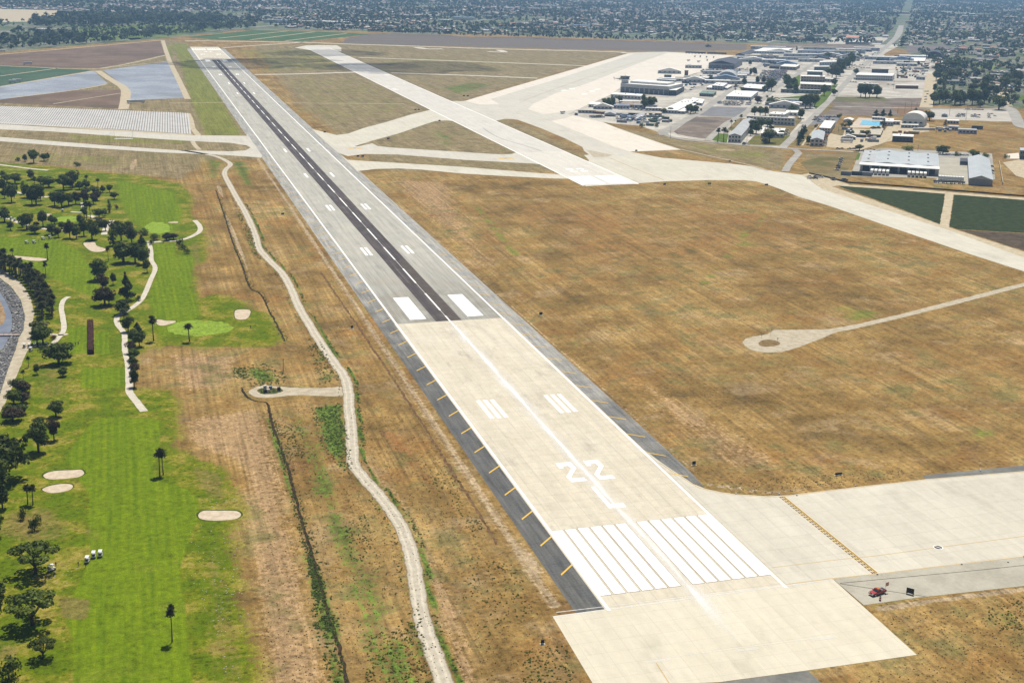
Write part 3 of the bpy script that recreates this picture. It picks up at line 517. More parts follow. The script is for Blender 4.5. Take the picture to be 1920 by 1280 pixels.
area('cross_taxiway', [('w', 36, 975), (670, 275), (698, 269), (708, 274), (735, 277), (892, 287), (944, 290), (960, 289), (968, 286), ('w', 206.7, 885), ('w', 206.7, 800), (1000, 307), (871, 300), (746, 290), (683, 289), (652, 293), ('w', 36, 905)], m_apron, .044)
area('cross_taxiway', [('w', 36, 890), (652, 300), (733, 305), (867, 313), (1000, 324), (1058, 328), ('w', 206.7, 745), ('w', 206.7, 722), (1072, 335), (1039, 335), (960, 331), (871, 326), (788, 318), (746, 316), (704, 317), (690, 319), ('w', 36, 790)], m_conc2, .04)
for (x, y) in ((665, 278), (948, 297)):
    c = np.array(G(x, y)); sheet('closed_marking', [c+np.array([(-9, -1.2), (9, -1.2), (9, 1.2), (-9, 1.2)])@np.array([[math.cos(a), math.sin(a)], [-math.sin(a), math.cos(a)]]) for a in (.45, 2.3)], m_yellow, .09)
for n_, pts, wd in (('perimeter_road', [(347, 77), (420, 77.5), (567, 80), (640, 82.5), (783, 87), (930, 92), (1140, 97), (1175, 100)], 16), ('perimeter_road', [(417, 90), (480, 85.5), (567, 80)], 9), ('infield_road', [(673, 108), (880, 115.5), (1107, 124)], 11), ('infield_road', [(733, 137), (860, 141), (1007, 147)], 12), ('infield_road', [(477, 140), (560, 139), (668, 135.5)], 13), ('infield_track', [(527, 193.5), (640, 194), (757, 195)], 3.5), ('infield_road', [(780, 89), (800, 92), (830, 92)], 18), ('infield_road', [(935, 94), (945, 98), (915, 97)], 16)):
    road(n_, pts, wd, m_conc2 if wd > 8 else m_pdirt, .046, smooth=3)

# --- taxiway and roads on the left
area('taxiway', [(-200, 227), (0, 233), (200, 245), (360, 254), (463, 255), ('w', -36, 1060), ('w', -36, 895), (490, 296), (454, 293), (402, 290), (300, 286), (133, 275), (0, 265), (-200, 255), (-200, 250), (0, 257), (187, 272), (333, 282), (430, 284), (461, 282), (470, 277), (463, 273), (430, 268), (363, 265), (253, 258), (100, 247), (0, 243), (-200, 236)], m_apron, .05)
road('dirt_track', [(361, 265), (365, 272), (374, 281)], 4.5, m_pdirt, .058)
road('dirt_track', [(317, 193.5), (420, 192.5)], 3.5, m_pdirt, .045, smooth=0)
def track_mat():
    b = NB('gravel_road_surface', .95, .05); n = b.noise(.4, 5, .7); fn = b.noise(2.5, 3, .7)
    col = b.mix(b.step(n, .35, .65), (.38, .34, .265), (.47, .425, .34))
    u = b.attr('across'); a = b.math('ABSOLUTE', u)
    wheel = b.step(b.math('ABSOLUTE', b.math('SUBTRACT', a, .42)), .05, .22, 1.13, .93)
    edge = b.step(b.math('ADD', a, b.lin(fn, .3, .7, -.13, .13)), .78, .98)
    col = b.mix(edge, b.scale(col, wheel), (.16, .13, .075))
    return b.done(b.scale(col, b.lin(fn, .3, .7, .86, 1.12)))
def track(name, pts, wd, m, z, amp, step=1.5):
    L, Rr = ribbon(pts, wd, amp, step); n = len(L); Mid = (L+Rr)/2
    vs = [(x, y, z) for x, y in np.concatenate([L, Mid, Rr])]
    me = mesh(name, vs, [(k*n+i, (k+1)*n+i, (k+1)*n+i+1, k*n+i+1) for k in (0, 1) for i in range(n-1)], m)
    me.attributes.new('across', 'FLOAT', 'POINT').data.foreach_set('value', [-1.]*n+[0.]*n+[1.]*n)
    return tag(link(name, me), kind='structure')
track('dirt_road', DIRT, [5., 5., 4.9, 5., 5.2], track_mat(), .05, .4)
area('dirt_spur', [(646, 726), (600, 727), (559, 727), (531, 725), (494, 723), (475, 728), (466, 735), (474, 742), (494, 746), (530, 743), (564, 740.5), (600, 742), (646, 741.5)], m_dirt, .045, .35, 1., smooth=3)
area('planted_island', [(482, 731), (495, 727), (520, 728), (531, 732), (520, 737), (497, 739), (485, 736)], ground_like('weedy_island_soil', (.03, .05, .012), (.12, .1, .04), sc=.5), .06, .25, .6, smooth=3)
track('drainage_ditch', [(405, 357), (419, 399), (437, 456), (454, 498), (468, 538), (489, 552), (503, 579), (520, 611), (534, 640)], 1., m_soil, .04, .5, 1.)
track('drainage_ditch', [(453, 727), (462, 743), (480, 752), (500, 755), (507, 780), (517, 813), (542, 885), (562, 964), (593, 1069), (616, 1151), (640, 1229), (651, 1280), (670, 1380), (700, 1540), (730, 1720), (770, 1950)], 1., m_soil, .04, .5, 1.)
track('dirt_track', [('w', -47, 40), ('w', -46.5, 200), ('w', -49, 420)], 1.1, ground_like('rutted_soil', (.09, .05, .022), (.16, .1, .05), sc=.5), .03, .7)
area('loop_road', [(1392, 641), (1398, 635), (1411, 631), (1440, 626), (1450, 618.5), (1500, 618), (1555, 617), (1610, 607), (1680, 591), (1786, 564), (1920, 530), (2200, 462), (2200, 468), (1920, 537), (1786, 572), (1686, 597), (1600, 617), (1567, 623), (1545, 633), (1489, 654), (1465, 660), (1442, 661), (1420, 659.5), (1408, 655.5), (1396, 648)], m_dirt, .05, .4, 1.5)
area('planted_island', [(1422, 643), (1430, 637.5), (1445, 637), (1460, 641), (1462, 645), (1452, 649), (1435, 650), (1424, 647)], ground_like('island_dry_grass', (.12, .08, .035), (.22, .15, .07), sc=.5), .065, .3, .7, smooth=3)
# --- crop fields
m_crop = ground_like('dark_green_crop', (.022, .032, .011), (.04, .054, .02), sc=.2, rows=.6, rz=R_(35), k=.25)
area('crop_field', [(1566, 347), (1772, 362), (1763, 421), (1690, 392)], m_crop, .04, .6, 2)
area('crop_field', [(1789, 364), (1920, 374), (2200, 395), (2200, 462), (1920, 437), (1796, 430), (1780, 425)], m_crop, .04, .6, 2)
area('ploughed_field', [(1798, 431), (1920, 438), (2200, 463), (2200, 560), (1920, 470)], ground_like('turned_soil', (.06, .045, .03), (.1, .075, .05), sc=.15, rows=.5, rz=R_(35)), .038, .6, 2)
area('dirt_verge', [(1514, 334), (1549, 346), (1640, 376), (1761, 420.5), (1920, 472), (2200, 560), (2200, 575), (1920, 486), (1780, 434), (1661, 395), (1542, 356)], m_pdirt, .042, .8, 2)
area('farm_track', [(1773, 362), (1788, 363.5), (1779, 428), (1762, 421)], m_pdirt, .046, .5, 2)
area('farm_track', [(1512, 330), (1592, 346.5), (1690, 352.5), (1790, 361), (1920, 371), (2200, 392), (2200, 396), (1920, 375), (1790, 365), (1690, 357), (1567, 348), (1520, 340)], m_pdirt, .044, .5, 2)
area('dirt_yard', [(1440, 322), (1500, 328), (1517, 325), (1565, 337), (1592, 346), (1567, 349), (1542, 352), (1514, 336)], m_pdirt, .048, .5, 2)
m_film = ground_like('grey_mulch_film', (.23, .25, .29), (.29, .315, .35), (.2, .215, .24), sc=.015, rows=.35, rz=R_(10), k=.12)
m_brown = ground_like('ploughed_brown', (.14, .095, .065), (.18, .125, .09), (.115, .085, .06), sc=.02, rows=.2, rz=R_(70), k=.15)
m_green = ground_like('green_vegetable_crop', (.05, .095, .03), (.075, .12, .045), sc=.02, rows=.2, rz=R_(60), k=.15)
area('film_field', [(-200, 175), (0, 163), (173, 133), (178, 135), (202, 157), (135, 169), (0, 187), (-200, 215)], m_film, .04)
area('film_field', [(193, 132), (318, 116), (346, 184), (240, 188), (238, 166)], m_film, .04)
area('brown_field', [(-200, 215), (0, 187), (135, 170), (160, 170), (227, 168), (228, 204), (0, 193)], m_brown, .038)
area('brown_field', [(-200, 122), (0, 103), (300, 77), (309, 103), (187, 128), (100, 127), (0, 123), (-200, 140)], m_brown, .038)
area('vegetable_field', [(-200, 140), (0, 124), (110, 128), (173, 132), (0, 162), (-200, 190)], ground_like('blue_green_crop', (.05, .09, .05), (.07, .11, .065), sc=.02, rows=.2, rz=R_(60)), .038)
area('vegetable_field', [(348, 70), (480, 57), (633, 61), (697, 64.5), (567, 78), (410, 75)], m_green, .038)
for a, b_ in (((410, 72), (540, 58.5)), ((470, 75), (590, 60)), ((535, 77), (650, 63))): road('field_track', [a, b_], 7, m_pdirt, .06, smooth=0)
for n_, pts, wd in (('farm_track', [(305, 76), (311, 95), (319, 117), (335, 150), (352, 186)], 8), ('farm_track', [(183, 133), (205, 148), (233, 166), (235, 185), (231, 205)], [11, 11, 13, 12]), ('farm_track', [(-200, 118), (0, 102.5), (300, 76)], 6), ('farm_track', [(0, 123.5), (60, 126), (187, 128.5), (310, 104)], 5), ('farm_track', [(0, 143), (110, 128)], 4), ('farm_track', [(187, 129), (318, 115)], 4), ('farm_track', [(0, 163), (177, 133)], 5), ('farm_track', [(18, 184), (140, 169), (200, 158)], 4.5), ('farm_track', [(352, 213), (358, 225), (361, 240), (372, 254)], 6), ('farm_track', [(100, 195), (226, 175)], 3), ('farm_track', [(-100, 222), (200, 243.5), (360, 253)], 9)):
    road(n_, pts, wd, m_pdirt, .062, .5, 3., 4)
# --- strawberry rows under white film: each row a low ridge
SF = W([(-260, 190), (233, 207.5), (354, 212.5), (359.5, 252), (200, 242), (-260, 221)])
area('row_field_soil', [(-260, 190), (233, 207.5), (354, 212.5), (360, 252.5), (200, 242.5), (-260, 222)], ground_like('furrow_soil', (.2, .165, .13), (.26, .215, .17), sc=.1), .04)
d0 = np.array(G(356, 232))-np.array(G(150, 220)); 
rowd = np.array(G(359.5, 252))-np.array(G(354, 212.5)); rowd /= np.linalg.norm(rowd); across = np.array([rowd[1], -rowd[0]])
if across@(SF[0]-SF[2]) < 0: across = -across
rv, rf = [], []
o_ = SF[2]
k = 0.; rowpitch = 2.7
def clip_line(P0, d):
    ts = []
    for i in range(len(SF)):
        a, c = SF[i], SF[(i+1) % len(SF)]; e = c-a; den = d[0]*e[1]-d[1]*e[0]
        if abs(den) < 1e-9: continue
        t = ((a[0]-P0[0])*e[1]-(a[1]-P0[1])*e[0])/den; u = ((a[0]-P0[0])*d[1]-(a[1]-P0[1])*d[0])/den
        if 0 <= u <= 1: ts.append(t)
    return (min(ts), max(ts)) if len(ts) >= 2 else None
while k < 460:
    P0 = o_+across*(k+1.5); r = clip_line(P0, rowd)
    if r and r[1]-r[0] > 5:
        a, c = P0+rowd*(r[0]+.5), P0+rowd*(r[1]-.5); n = len(rv)
        for p in (a, c):
            for off, z in ((-.95, .05), (-.6, .3), (.6, .3), (.95, .05)): rv.append((*(p+across*off), z))
        rf += [(n+i, n+i+1, n+5+i, n+4+i) for i in range(3)]+[(n, n+3, n+2, n+1), (n+4, n+5, n+6, n+7)]
    k += rowpitch
tag(link('crop_rows', mesh('crop_rows', rv, rf, plain('white_row_film', (.46, .455, .44), .5, .15, .05))), kind='structure')
# --- golf: bunkers, paths, creek
BUNK = [[(83, 889), (101, 883), (134, 881), (152, 880.5), (158, 887), (150, 893), (134, 896), (101, 898.5), (85, 896)], [(80, 916), (97, 909.5), (120, 907), (135, 908.5), (136, 914), (126, 920), (100, 924), (84, 921)], [(372, 965), (382, 957.5), (410, 957), (443, 958), (452, 965), (440, 973), (406, 975.5), (378, 973)], [(441, 583), (454, 580), (469, 582), (467, 593), (458, 599), (442, 597)], [(295, 599), (311, 601), (330, 602), (321, 607), (304, 610.5), (294, 607)], [(156, 456), (176, 454), (182, 461), (198, 467), (190, 472), (170, 470.5)], [(8, 476), (33, 480), (84, 484.5), (81, 489), (52, 488), (20, 482)], [(316, 416.5), (333, 415.5), (332, 418), (318, 418)], [(80, 402), (95, 401), (96, 404), (82, 404.5)]]
for bp in BUNK:
    P = W(bp); c = P.mean(0)
    sheet('bunker_lip', [jit(dens(catmull(c+(P-c)*1.09+np.array([0, .45]), 5, True), .6), .25)], m_lip, .03)
    sheet('sand_bunker', [jit(dens(catmull(P, 5, True), .6), .12)], m_sand, .05)
for pts, wd in (([(129, 556), (119, 563), (115, 577), (118, 596), (119.5, 618), (109, 634), (96, 647)], 2.6), ([(127, 626), (112, 628), (94, 626)], 2.), ([(279, 452), (283, 470), (284, 488), (291, 503), (282, 526), (267, 559), (247, 577), (228, 588), (219, 596), (221, 609), (233, 626), (234, 655), (240, 682), (242, 719), (243, 735), (257, 754), (270, 771)], [2.8, 2.8, 2.8, 2.6, 3.2]), ([(276, 455), (300, 453), (328, 451), (350, 447), (372, 436), (375, 425), (365, 413)], 3.4), ([(-20, 402), (20, 411), (37, 418), (63, 424), (83, 429), (120, 431), (150, 428), (190, 424)], 3.4), ([(155, 380), (156, 394), (151, 398), (133, 397)], 3), ([(168, 404), (183, 410)], 4), ([(-30, 305), (0, 309), (55, 316), (90, 319.5)], 4), ([(195, 440), (200, 425), (210, 413)], 4), ([(20, 358), (60, 366), (90, 370)], 4)):
    road('cart_path', pts, wd, m_path, .055, .12, 1.)
m_wat = NB('creek_water', .12, .5); wn_ = m_wat.noise(.08, 2); m_wat = m_wat.done(m_wat.mix(m_wat.step(wn_, .4, .6), (.15, .16, .19), (.19, .2, .23)))
area('creek', [(-120, 500), (0, 548), (13, 568), (23, 592), (22, 614), (13, 640), (4, 655), (-60, 690), (-200, 690), (-200, 520)], m_wat, .02, .4, 1.5)
area('creek_bank', [(-60, 545), (0, 562), (8, 580), (10, 596), (6, 608), (-30, 618)], ground_like('creek_silt', (.2, .12, .06), (.3, .22, .13), sc=.4), .04, .5, 1.)
RIP_O = [(-40, 512), (0, 522), (20, 537), (39, 563), (47, 592), (44, 618), (35, 633), (30, 653), (13, 697), (4, 727), (-8, 760)]
RIP_I = [(-40, 700), (4, 655), (13, 640), (22, 614), (23, 592), (13, 568), (0, 548), (-40, 535)]
area('riprap_bank', RIP_O+[(-60, 760)]+RIP_I, ground_like('riprap_gravel', (.06, .06, .065), (.16, .155, .15), sc=.8, k=.4), .03, .3, 1.)
area('service_road', [(-40, 512), (0, 521), (20, 536), (39, 562), (47, 592), (44, 619), (35, 634), (30, 654), (13, 698), (4, 728), (-10, 765), (-30, 800), (0, 772), (8, 758), (20, 732), (33, 701), (45, 671), (58, 644), (60, 618), (64, 587), (57, 557), (40, 530), (10, 508), (-20, 495), (-40, 490)], m_dirt, .045, .25, 1.)

# ------------------------------------------------------------------ labels that place a thing by what it stands near
LM = [('white quonset hall', 1710, 236), ('blue swimming pool', 1622, 231), ('white two storey block', 1530, 274), ('long grey warehouse awning', 1680, 322), ('narrow grey metal shed', 1838, 345), ('long grey barracks', 1375, 266), ('three storey white block', 1445, 234), ('empty asphalt square', 1345, 210), ('white courtyard building', 1392, 186), ('big white hangar', 1180, 176), ('dark hangar', 1365, 130), ('brick tower', 1286, 141), ('pale truck lot', 1820, 218), ('bare demolition lot', 1320, 240), ('south yard trailers', 1230, 225), ('junk yard', 1710, 130), ('ribbon window barracks', 1635, 151), ('grassy barracks court', 1530, 170), ('dirt street', 1740, 180), ('main diagonal street', 1600, 140), ('grey portable rooms', 1815, 250), ('low tan compound', 1625, 256), ('crop field corner', 1570, 340), ('white stepped workshop', 1285, 205),
 ('upper fairway green', 295, 426), ('lower putting green', 370, 615), ('kidney bunker', 175, 462), ('long left bunker', 45, 481), ('red hedge', 169, 635), ('footbridge', 15, 629), ('oval bunker pair', 118, 902), ('lone right bunker', 412, 966), ('small round bunker', 454, 589), ('upper tee', 303, 467), ('small upper green', 128, 410), ('cart path end', 268, 768), ('parked cart row', 70, 652), ('cart path bend', 222, 603), ('top cart path', 60, 317), ('golf cart trio', 178, 1040), ('bare fairway spot', 140, 1140), ('creek road corner', 15, 740), ('short cart path', 118, 590), ('cart path loop', 365, 430), ('pond edge', 10, 322)]
REG = []
ORD = ['', 'second ', 'third ', 'fourth ', 'fifth ', 'sixth ', 'seventh ', 'eighth ', 'ninth ', 'tenth ', 'eleventh ', 'twelfth ', 'thirteenth ', 'fourteenth ', 'fifteenth ', 'sixteenth ', 'seventeenth ', 'eighteenth ', 'nineteenth ', 'twentieth ']
def place(o, desc, px, py, cat, group=None):
    bd = min(LM, key=lambda l: math.hypot(l[1]-px, (l[2]-py)*1.6)); dx, dy = px-bd[1], py-bd[2]
    rel = ('right of' if dx > 0 else 'left of') if abs(dx) > abs(dy)*1.6 else ('before' if dy > 0 else 'beyond')
    REG.append((o, desc, f'{rel} the {bd[0]}', math.hypot(dx, dy))); tag(o, None, cat, group)
def finish_labels():
    from collections import defaultdict
    d = defaultdict(list)
    for r in REG: d[(r[1], r[2])].append(r)
    for (desc, rel), l in d.items():
        l.sort(key=lambda r: r[3])
        for i, r in enumerate(l):
            r[0]['label'] = f'{desc} {rel}' if len(l) == 1 else f'{desc} {rel}, {ORD[min(i, 19)]}closest'
def zz(key, x, y):
    ox, oy, s = {'A': (1020, 80, .125), 'Q': (1020, 80, .25), 'B': (1240, 80, .125), 'C': (1240, 160, .125), 'D': (1460, 200, .125), 'E': (1680, 200, .125), 'H': (1460, 60, .125), 'I': (1680, 60, .125), 'F': (0, 0, 1), 'T': (0, 280, .2187), 'U': (0, 500, .2187), 'V': (0, 760, .4061), 'K': (1440, 80, .25)}[key]
    return ox+x*s, oy+y*s

# ------------------------------------------------------------------ trees
def leaf_mat(name, c1, c2):
    b = NB(name, .75, .2); t = b.attr('tint'); r = b.rand()
    col = b.mix(t, c1, c2); col = b.scale(col, b.lin(r, 0, 1, .75, 1.25)); b.set(b.b.inputs['Base Color'], col)
    tr = b.n('ShaderNodeBsdfTranslucent'); b.set(tr.inputs[0], b.scale(col, 1.2)); mx = b.n('ShaderNodeMixShader'); mx.inputs[0].default_value = .2
    b.t.links.new(b.b.outputs[0], mx.inputs[1]); b.t.links.new(tr.outputs[0], mx.inputs[2]); b.t.links.new(mx.outputs[0], b.out.inputs[0]); return b.m
M_LEAF = leaf_mat('dark_green_leaves', (.018, .034, .003), (.115, .148, .017)); M_OLIVE = leaf_mat('olive_leaves', (.035, .046, .012), (.12, .13, .035))
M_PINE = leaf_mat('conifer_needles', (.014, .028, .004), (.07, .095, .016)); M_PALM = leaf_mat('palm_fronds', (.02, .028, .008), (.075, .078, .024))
M_RED = leaf_mat('reddish_leaves', (.06, .022, .014), (.13, .05, .03)); M_BUSH = leaf_mat('bright_bush_leaves', (.06, .095, .012), (.17, .19, .026)); M_BR = leaf_mat('bronze_leaves', (.03, .022, .012), (.07, .05, .022))
m_bark = plain('bark', (.09, .065, .045), .9, .25, 3, .05); m_pbark = plain('palm_bark', (.13, .1, .07), .9, .2, 3, .05)
def leaves(name, P, Nn, sz, m, tint):
    """one small bent leaf-clump face pair per point"""
    n = len(P); a = rng.normal(size=(n, 3)); a -= (a*Nn).sum(1)[:, None]*Nn; a /= np.linalg.norm(a, axis=1)[:, None]; c = np.cross(Nn, a)
    s = (sz*rng.uniform(.6, 1.35, n))[:, None]; e = rng.uniform(.45, .8, n)[:, None]
    v = np.stack([P-a*s, P+c*s*e+Nn*s*.18, P+a*s, P-c*s*e+Nn*s*.12], 1).reshape(-1, 3)
    me = bpy.data.meshes.new(name); me.vertices.add(4*n); me.vertices.foreach_set('co', v.astype(np.float32).ravel())
    me.loops.add(4*n); me.loops.foreach_set('vertex_index', np.arange(4*n, dtype=np.int32)); me.polygons.add(n)
    me.polygons.foreach_set('loop_start', np.arange(0, 4*n, 4, dtype=np.int32)); me.update(calc_edges=True)
    me.attributes.new('tint', 'FLOAT', 'POINT').data.foreach_set('value', np.repeat(tint, 4).astype(np.float32)); me.materials.append(m); return me
def crown(name, lobes, dens_, sz, m, fill=.35):
    P, Nn, T = [], [], []
    for (cx, cy, cz, rx, ry, rz) in lobes:
        n = int(dens_*(rx*ry+rx*rz+ry*rz)/3); d = rng.normal(size=(n, 3)); d /= np.linalg.norm(d, axis=1)[:, None]
        d = d[d[:, 2] > -.75]; n = len(d); r = np.where(rng.random(n) < fill, rng.uniform(.35, .9, n), rng.uniform(.86, 1.06, n))
        P.append(np.array([cx, cy, cz])+d*np.array([rx, ry, rz])*r[:, None]); w_ = d+rng.normal(size=(n, 3))*.45+np.array([0, 0, .25]); Nn.append(w_/np.linalg.norm(w_, axis=1)[:, None])
        T.append(np.clip(rng.normal(rng.uniform(.25, .75), .22, n), 0, 1))
    return leaves(name, np.concatenate(P), np.concatenate(Nn), sz, m, np.concatenate(T))
def trunk_mesh(name, h, r, limbs, m):
    b = MB(); b.tube((0, 0, -.1), (0, 0, h*.55), r*1.25, r, 7); b.tube((0, 0, h*.55), (.05*h, 0, h), r, r*.55, 7)
    for (x, y, z, z0) in limbs: b.tube((0, 0, z0), (x, y, z), r*.6, r*.2, 5)
    return b.mesh(name, [m], True)
KIND = {}
def kinds():
    for v in range(7):      # unit trees: 10 m tall, crown about 8 m wide
        sp1, sp2 = rng.uniform(1.2, 2.6), rng.uniform(6.6, 8.8); L = [(rng.uniform(-sp1, sp1), rng.uniform(-sp1, sp1), rng.uniform(3.3, sp2), *(rng.uniform(1.4, 2.4, 3)*np.array([1, 1, .8]))) for _ in range(int(rng.integers(8, 15)))]+[(rng.uniform(-.6, .6), 0, rng.uniform(5., 6.2), rng.uniform(1.9, 2.8), rng.uniform(1.9, 2.8), rng.uniform(2.2, 3.0)), (.3, .2, 8.4, 1.6, 1.6, 1.3)]
        KIND.setdefault('broadleaf', []).append((trunk_mesh('trunk', 5.5, .32, [(l[0], l[1], l[2], 2.4) for l in L[:5]], m_bark), crown('crown', L, 42, .46, M_LEAF)))
        KIND.setdefault('olive', []).append((KIND['broadleaf'][v][0], crown('crown', L, 32, .46, M_OLIVE)))
        KIND.setdefault('bronze', []).append((KIND['broadleaf'][v][0], crown('crown', L, 38, .44, M_BR)))
    for v in range(2):      # umbrella shaped, limbs showing
        L = [(4.2*math.cos(t), 4.2*math.sin(t), rng.uniform(6.6, 8.6), 1.9, 1.9, 1.) for t in np.linspace(0, 6.28, 7)[:-1]+rng.uniform(0, .5, 6)]+[(1.6*math.cos(t), 1.6*math.sin(t), 8.8, 2., 2., 1.) for t in (0, 2, 4)]+[(-3.5, 1, 5.6, 1.3, 1.3, .8)]
        KIND.setdefault('umbrella', []).append((trunk_mesh('trunk', 3.6, .38, [(l[0]*.85, l[1]*.85, l[2], 2.2) for l in L], m_bark), crown('crown', L, 70, .46, M_LEAF)))
    for v in range(3):      # conifer
        L = []
        for z in np.linspace(2, 9.4, 9):
            rr_ = (10.3-z)*.33
            for t in range(3): an = rng.uniform(0, 6.28); L.append((math.cos(an)*rr_*.55, math.sin(an)*rr_*.55, z, rr_*.62, rr_*.62, .75))
        KIND.setdefault('conifer', []).append((trunk_mesh('trunk', 8, .25, [], m_bark), crown('crown', L, 75, .4, M_PINE)))
    for v in range(2):      # slim cypress
        L = [(rng.uniform(-.25, .25), rng.uniform(-.25, .25), z, 1.15-abs(z-4)*.1, 1.15-abs(z-4)*.1, .95) for z in np.linspace(1.2, 9.3, 9)]
        KIND.setdefault('cypress', []).append((trunk_mesh('trunk', 6, .18, [], m_bark), crown('crown', L, 70, .28, M_PINE)))
    for v in range(3):      # fan palm, 10 m tall
        b = MB(); b.tube((0, 0, -.1), (.15, 0, 4), .3, .2, 7); b.tube((.15, 0, 4), (.1, .1, 8.6), .2, .19, 7)
        P, Nn, T = [], [], []
        for k in range(64):
            an, el = rng.uniform(0, 6.28), rng.uniform(-.9, 1.25); ln = rng.uniform(1.5, 2.1)*(1 if el > -.3 else .8)
            for q in np.linspace(.35, 1, 4):
                dr = .5*q*q*ln*(.4 if el > .6 else .7)
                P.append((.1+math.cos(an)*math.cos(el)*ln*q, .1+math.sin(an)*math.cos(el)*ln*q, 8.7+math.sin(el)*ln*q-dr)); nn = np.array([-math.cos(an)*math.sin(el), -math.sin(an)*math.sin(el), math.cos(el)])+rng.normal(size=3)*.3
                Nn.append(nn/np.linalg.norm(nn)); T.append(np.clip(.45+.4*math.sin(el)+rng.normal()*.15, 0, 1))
        KIND.setdefault('palm', []).append((b.mesh('trunk', [m_pbark], True), leaves('crown', np.array(P), np.array(Nn), .5, M_PALM, np.array(T))))
    for v in range(3):      # bush: 3 m tall, 4 m wide
        L = [(rng.uniform(-1.1, 1.1), rng.uniform(-1.1, 1.1), rng.uniform(.7, 1.9), 1.1, 1.1, .9) for _ in range(7)]
        KIND.setdefault('bush', []).append((trunk_mesh('trunk', 1.2, .12, [], m_bark), crown('crown', L, 55, .24, M_LEAF)))
        KIND.setdefault('green_bush', []).append((KIND['bush'][v][0], crown('crown', L, 55, .24, M_BUSH))); KIND.setdefault('red_bush', []).append((KIND['bush'][v][0], crown('crown', L, 55, .24, M_RED)))
kinds()
KH = dict(bush=(3, 4.2), green_bush=(3, 4.2), red_bush=(3, 4.2), palm=(10.3, 4.2), cypress=(10.2, 2.4), conifer=(10.2, 5.2), umbrella=(9.8, 11.5))
KN = dict(broadleaf='broadleaf_tree', olive='broadleaf_tree', bronze='broadleaf_tree', umbrella='umbrella_tree', conifer='conifer', cypress='cypress_tree', palm='fan_palm', bush='bush', green_bush='bush', red_bush='bush')
KD = dict(broadleaf='dark green broadleaf tree', olive='olive green loose crowned tree', bronze='bronze green broadleaf tree', umbrella='umbrella shaped dark tree', conifer='dark conifer', cypress='slim dark cypress', palm='fan palm', bush='dark round bush', green_bush='bright green bush', red_bush='reddish bush')
tr_ = random.Random(11); TREES = []
def tree(kind, px, py, hpx, wpx, group, desc=None, hm=None, wm=None, label=True):
    x, y = G(px, py); k = ppm(px, py); dep = math.atan2(CH, math.hypot(x-CX, y-CY))
    h = hm or hpx/k/math.cos(dep)*1.06; wd = wm or wpx/k*(1.22 if kind not in ('palm', 'cypress') else 1.05); bh, bw = KH.get(kind, (10, 8.4))
    v = tr_.choice(KIND[kind]); o = empty(KN[kind], (x, y, 0), tr_.uniform(0, 6.28)); o.scale = (wd/bw, wd/bw, h/bh)
    link('trunk', v[0], o); link('crown', v[1], o)
    sz = '' if desc else (('tall ' if h > 13 else 'small ' if h < 6 else 'mid sized ') if 'bush' not in kind else '')
    cat = 'bush' if 'bush' in kind else 'palm tree' if kind == 'palm' else 'tree'
    if desc: tag(o, desc, cat, group)
    else: place(o, sz+KD[kind], px, py, cat, group)
    TREES.append(o); return o
def trees(key, rows, group, big=1.):
    s = zz(key, 1, 0)[0]-zz(key, 0, 0)[0]; C_ = dict(b='broadleaf', o='olive', r='bronze', u='umbrella', c='cypress', p='conifer', f='palm', s='bush', g='green_bush', d='red_bush')
    for (x, y, h, w_, k) in rows: px, py = zz(key, x, y); tree(C_[k], px, py, h*s*big, w_*s*big, group)
GT = 'trees of the golf course'
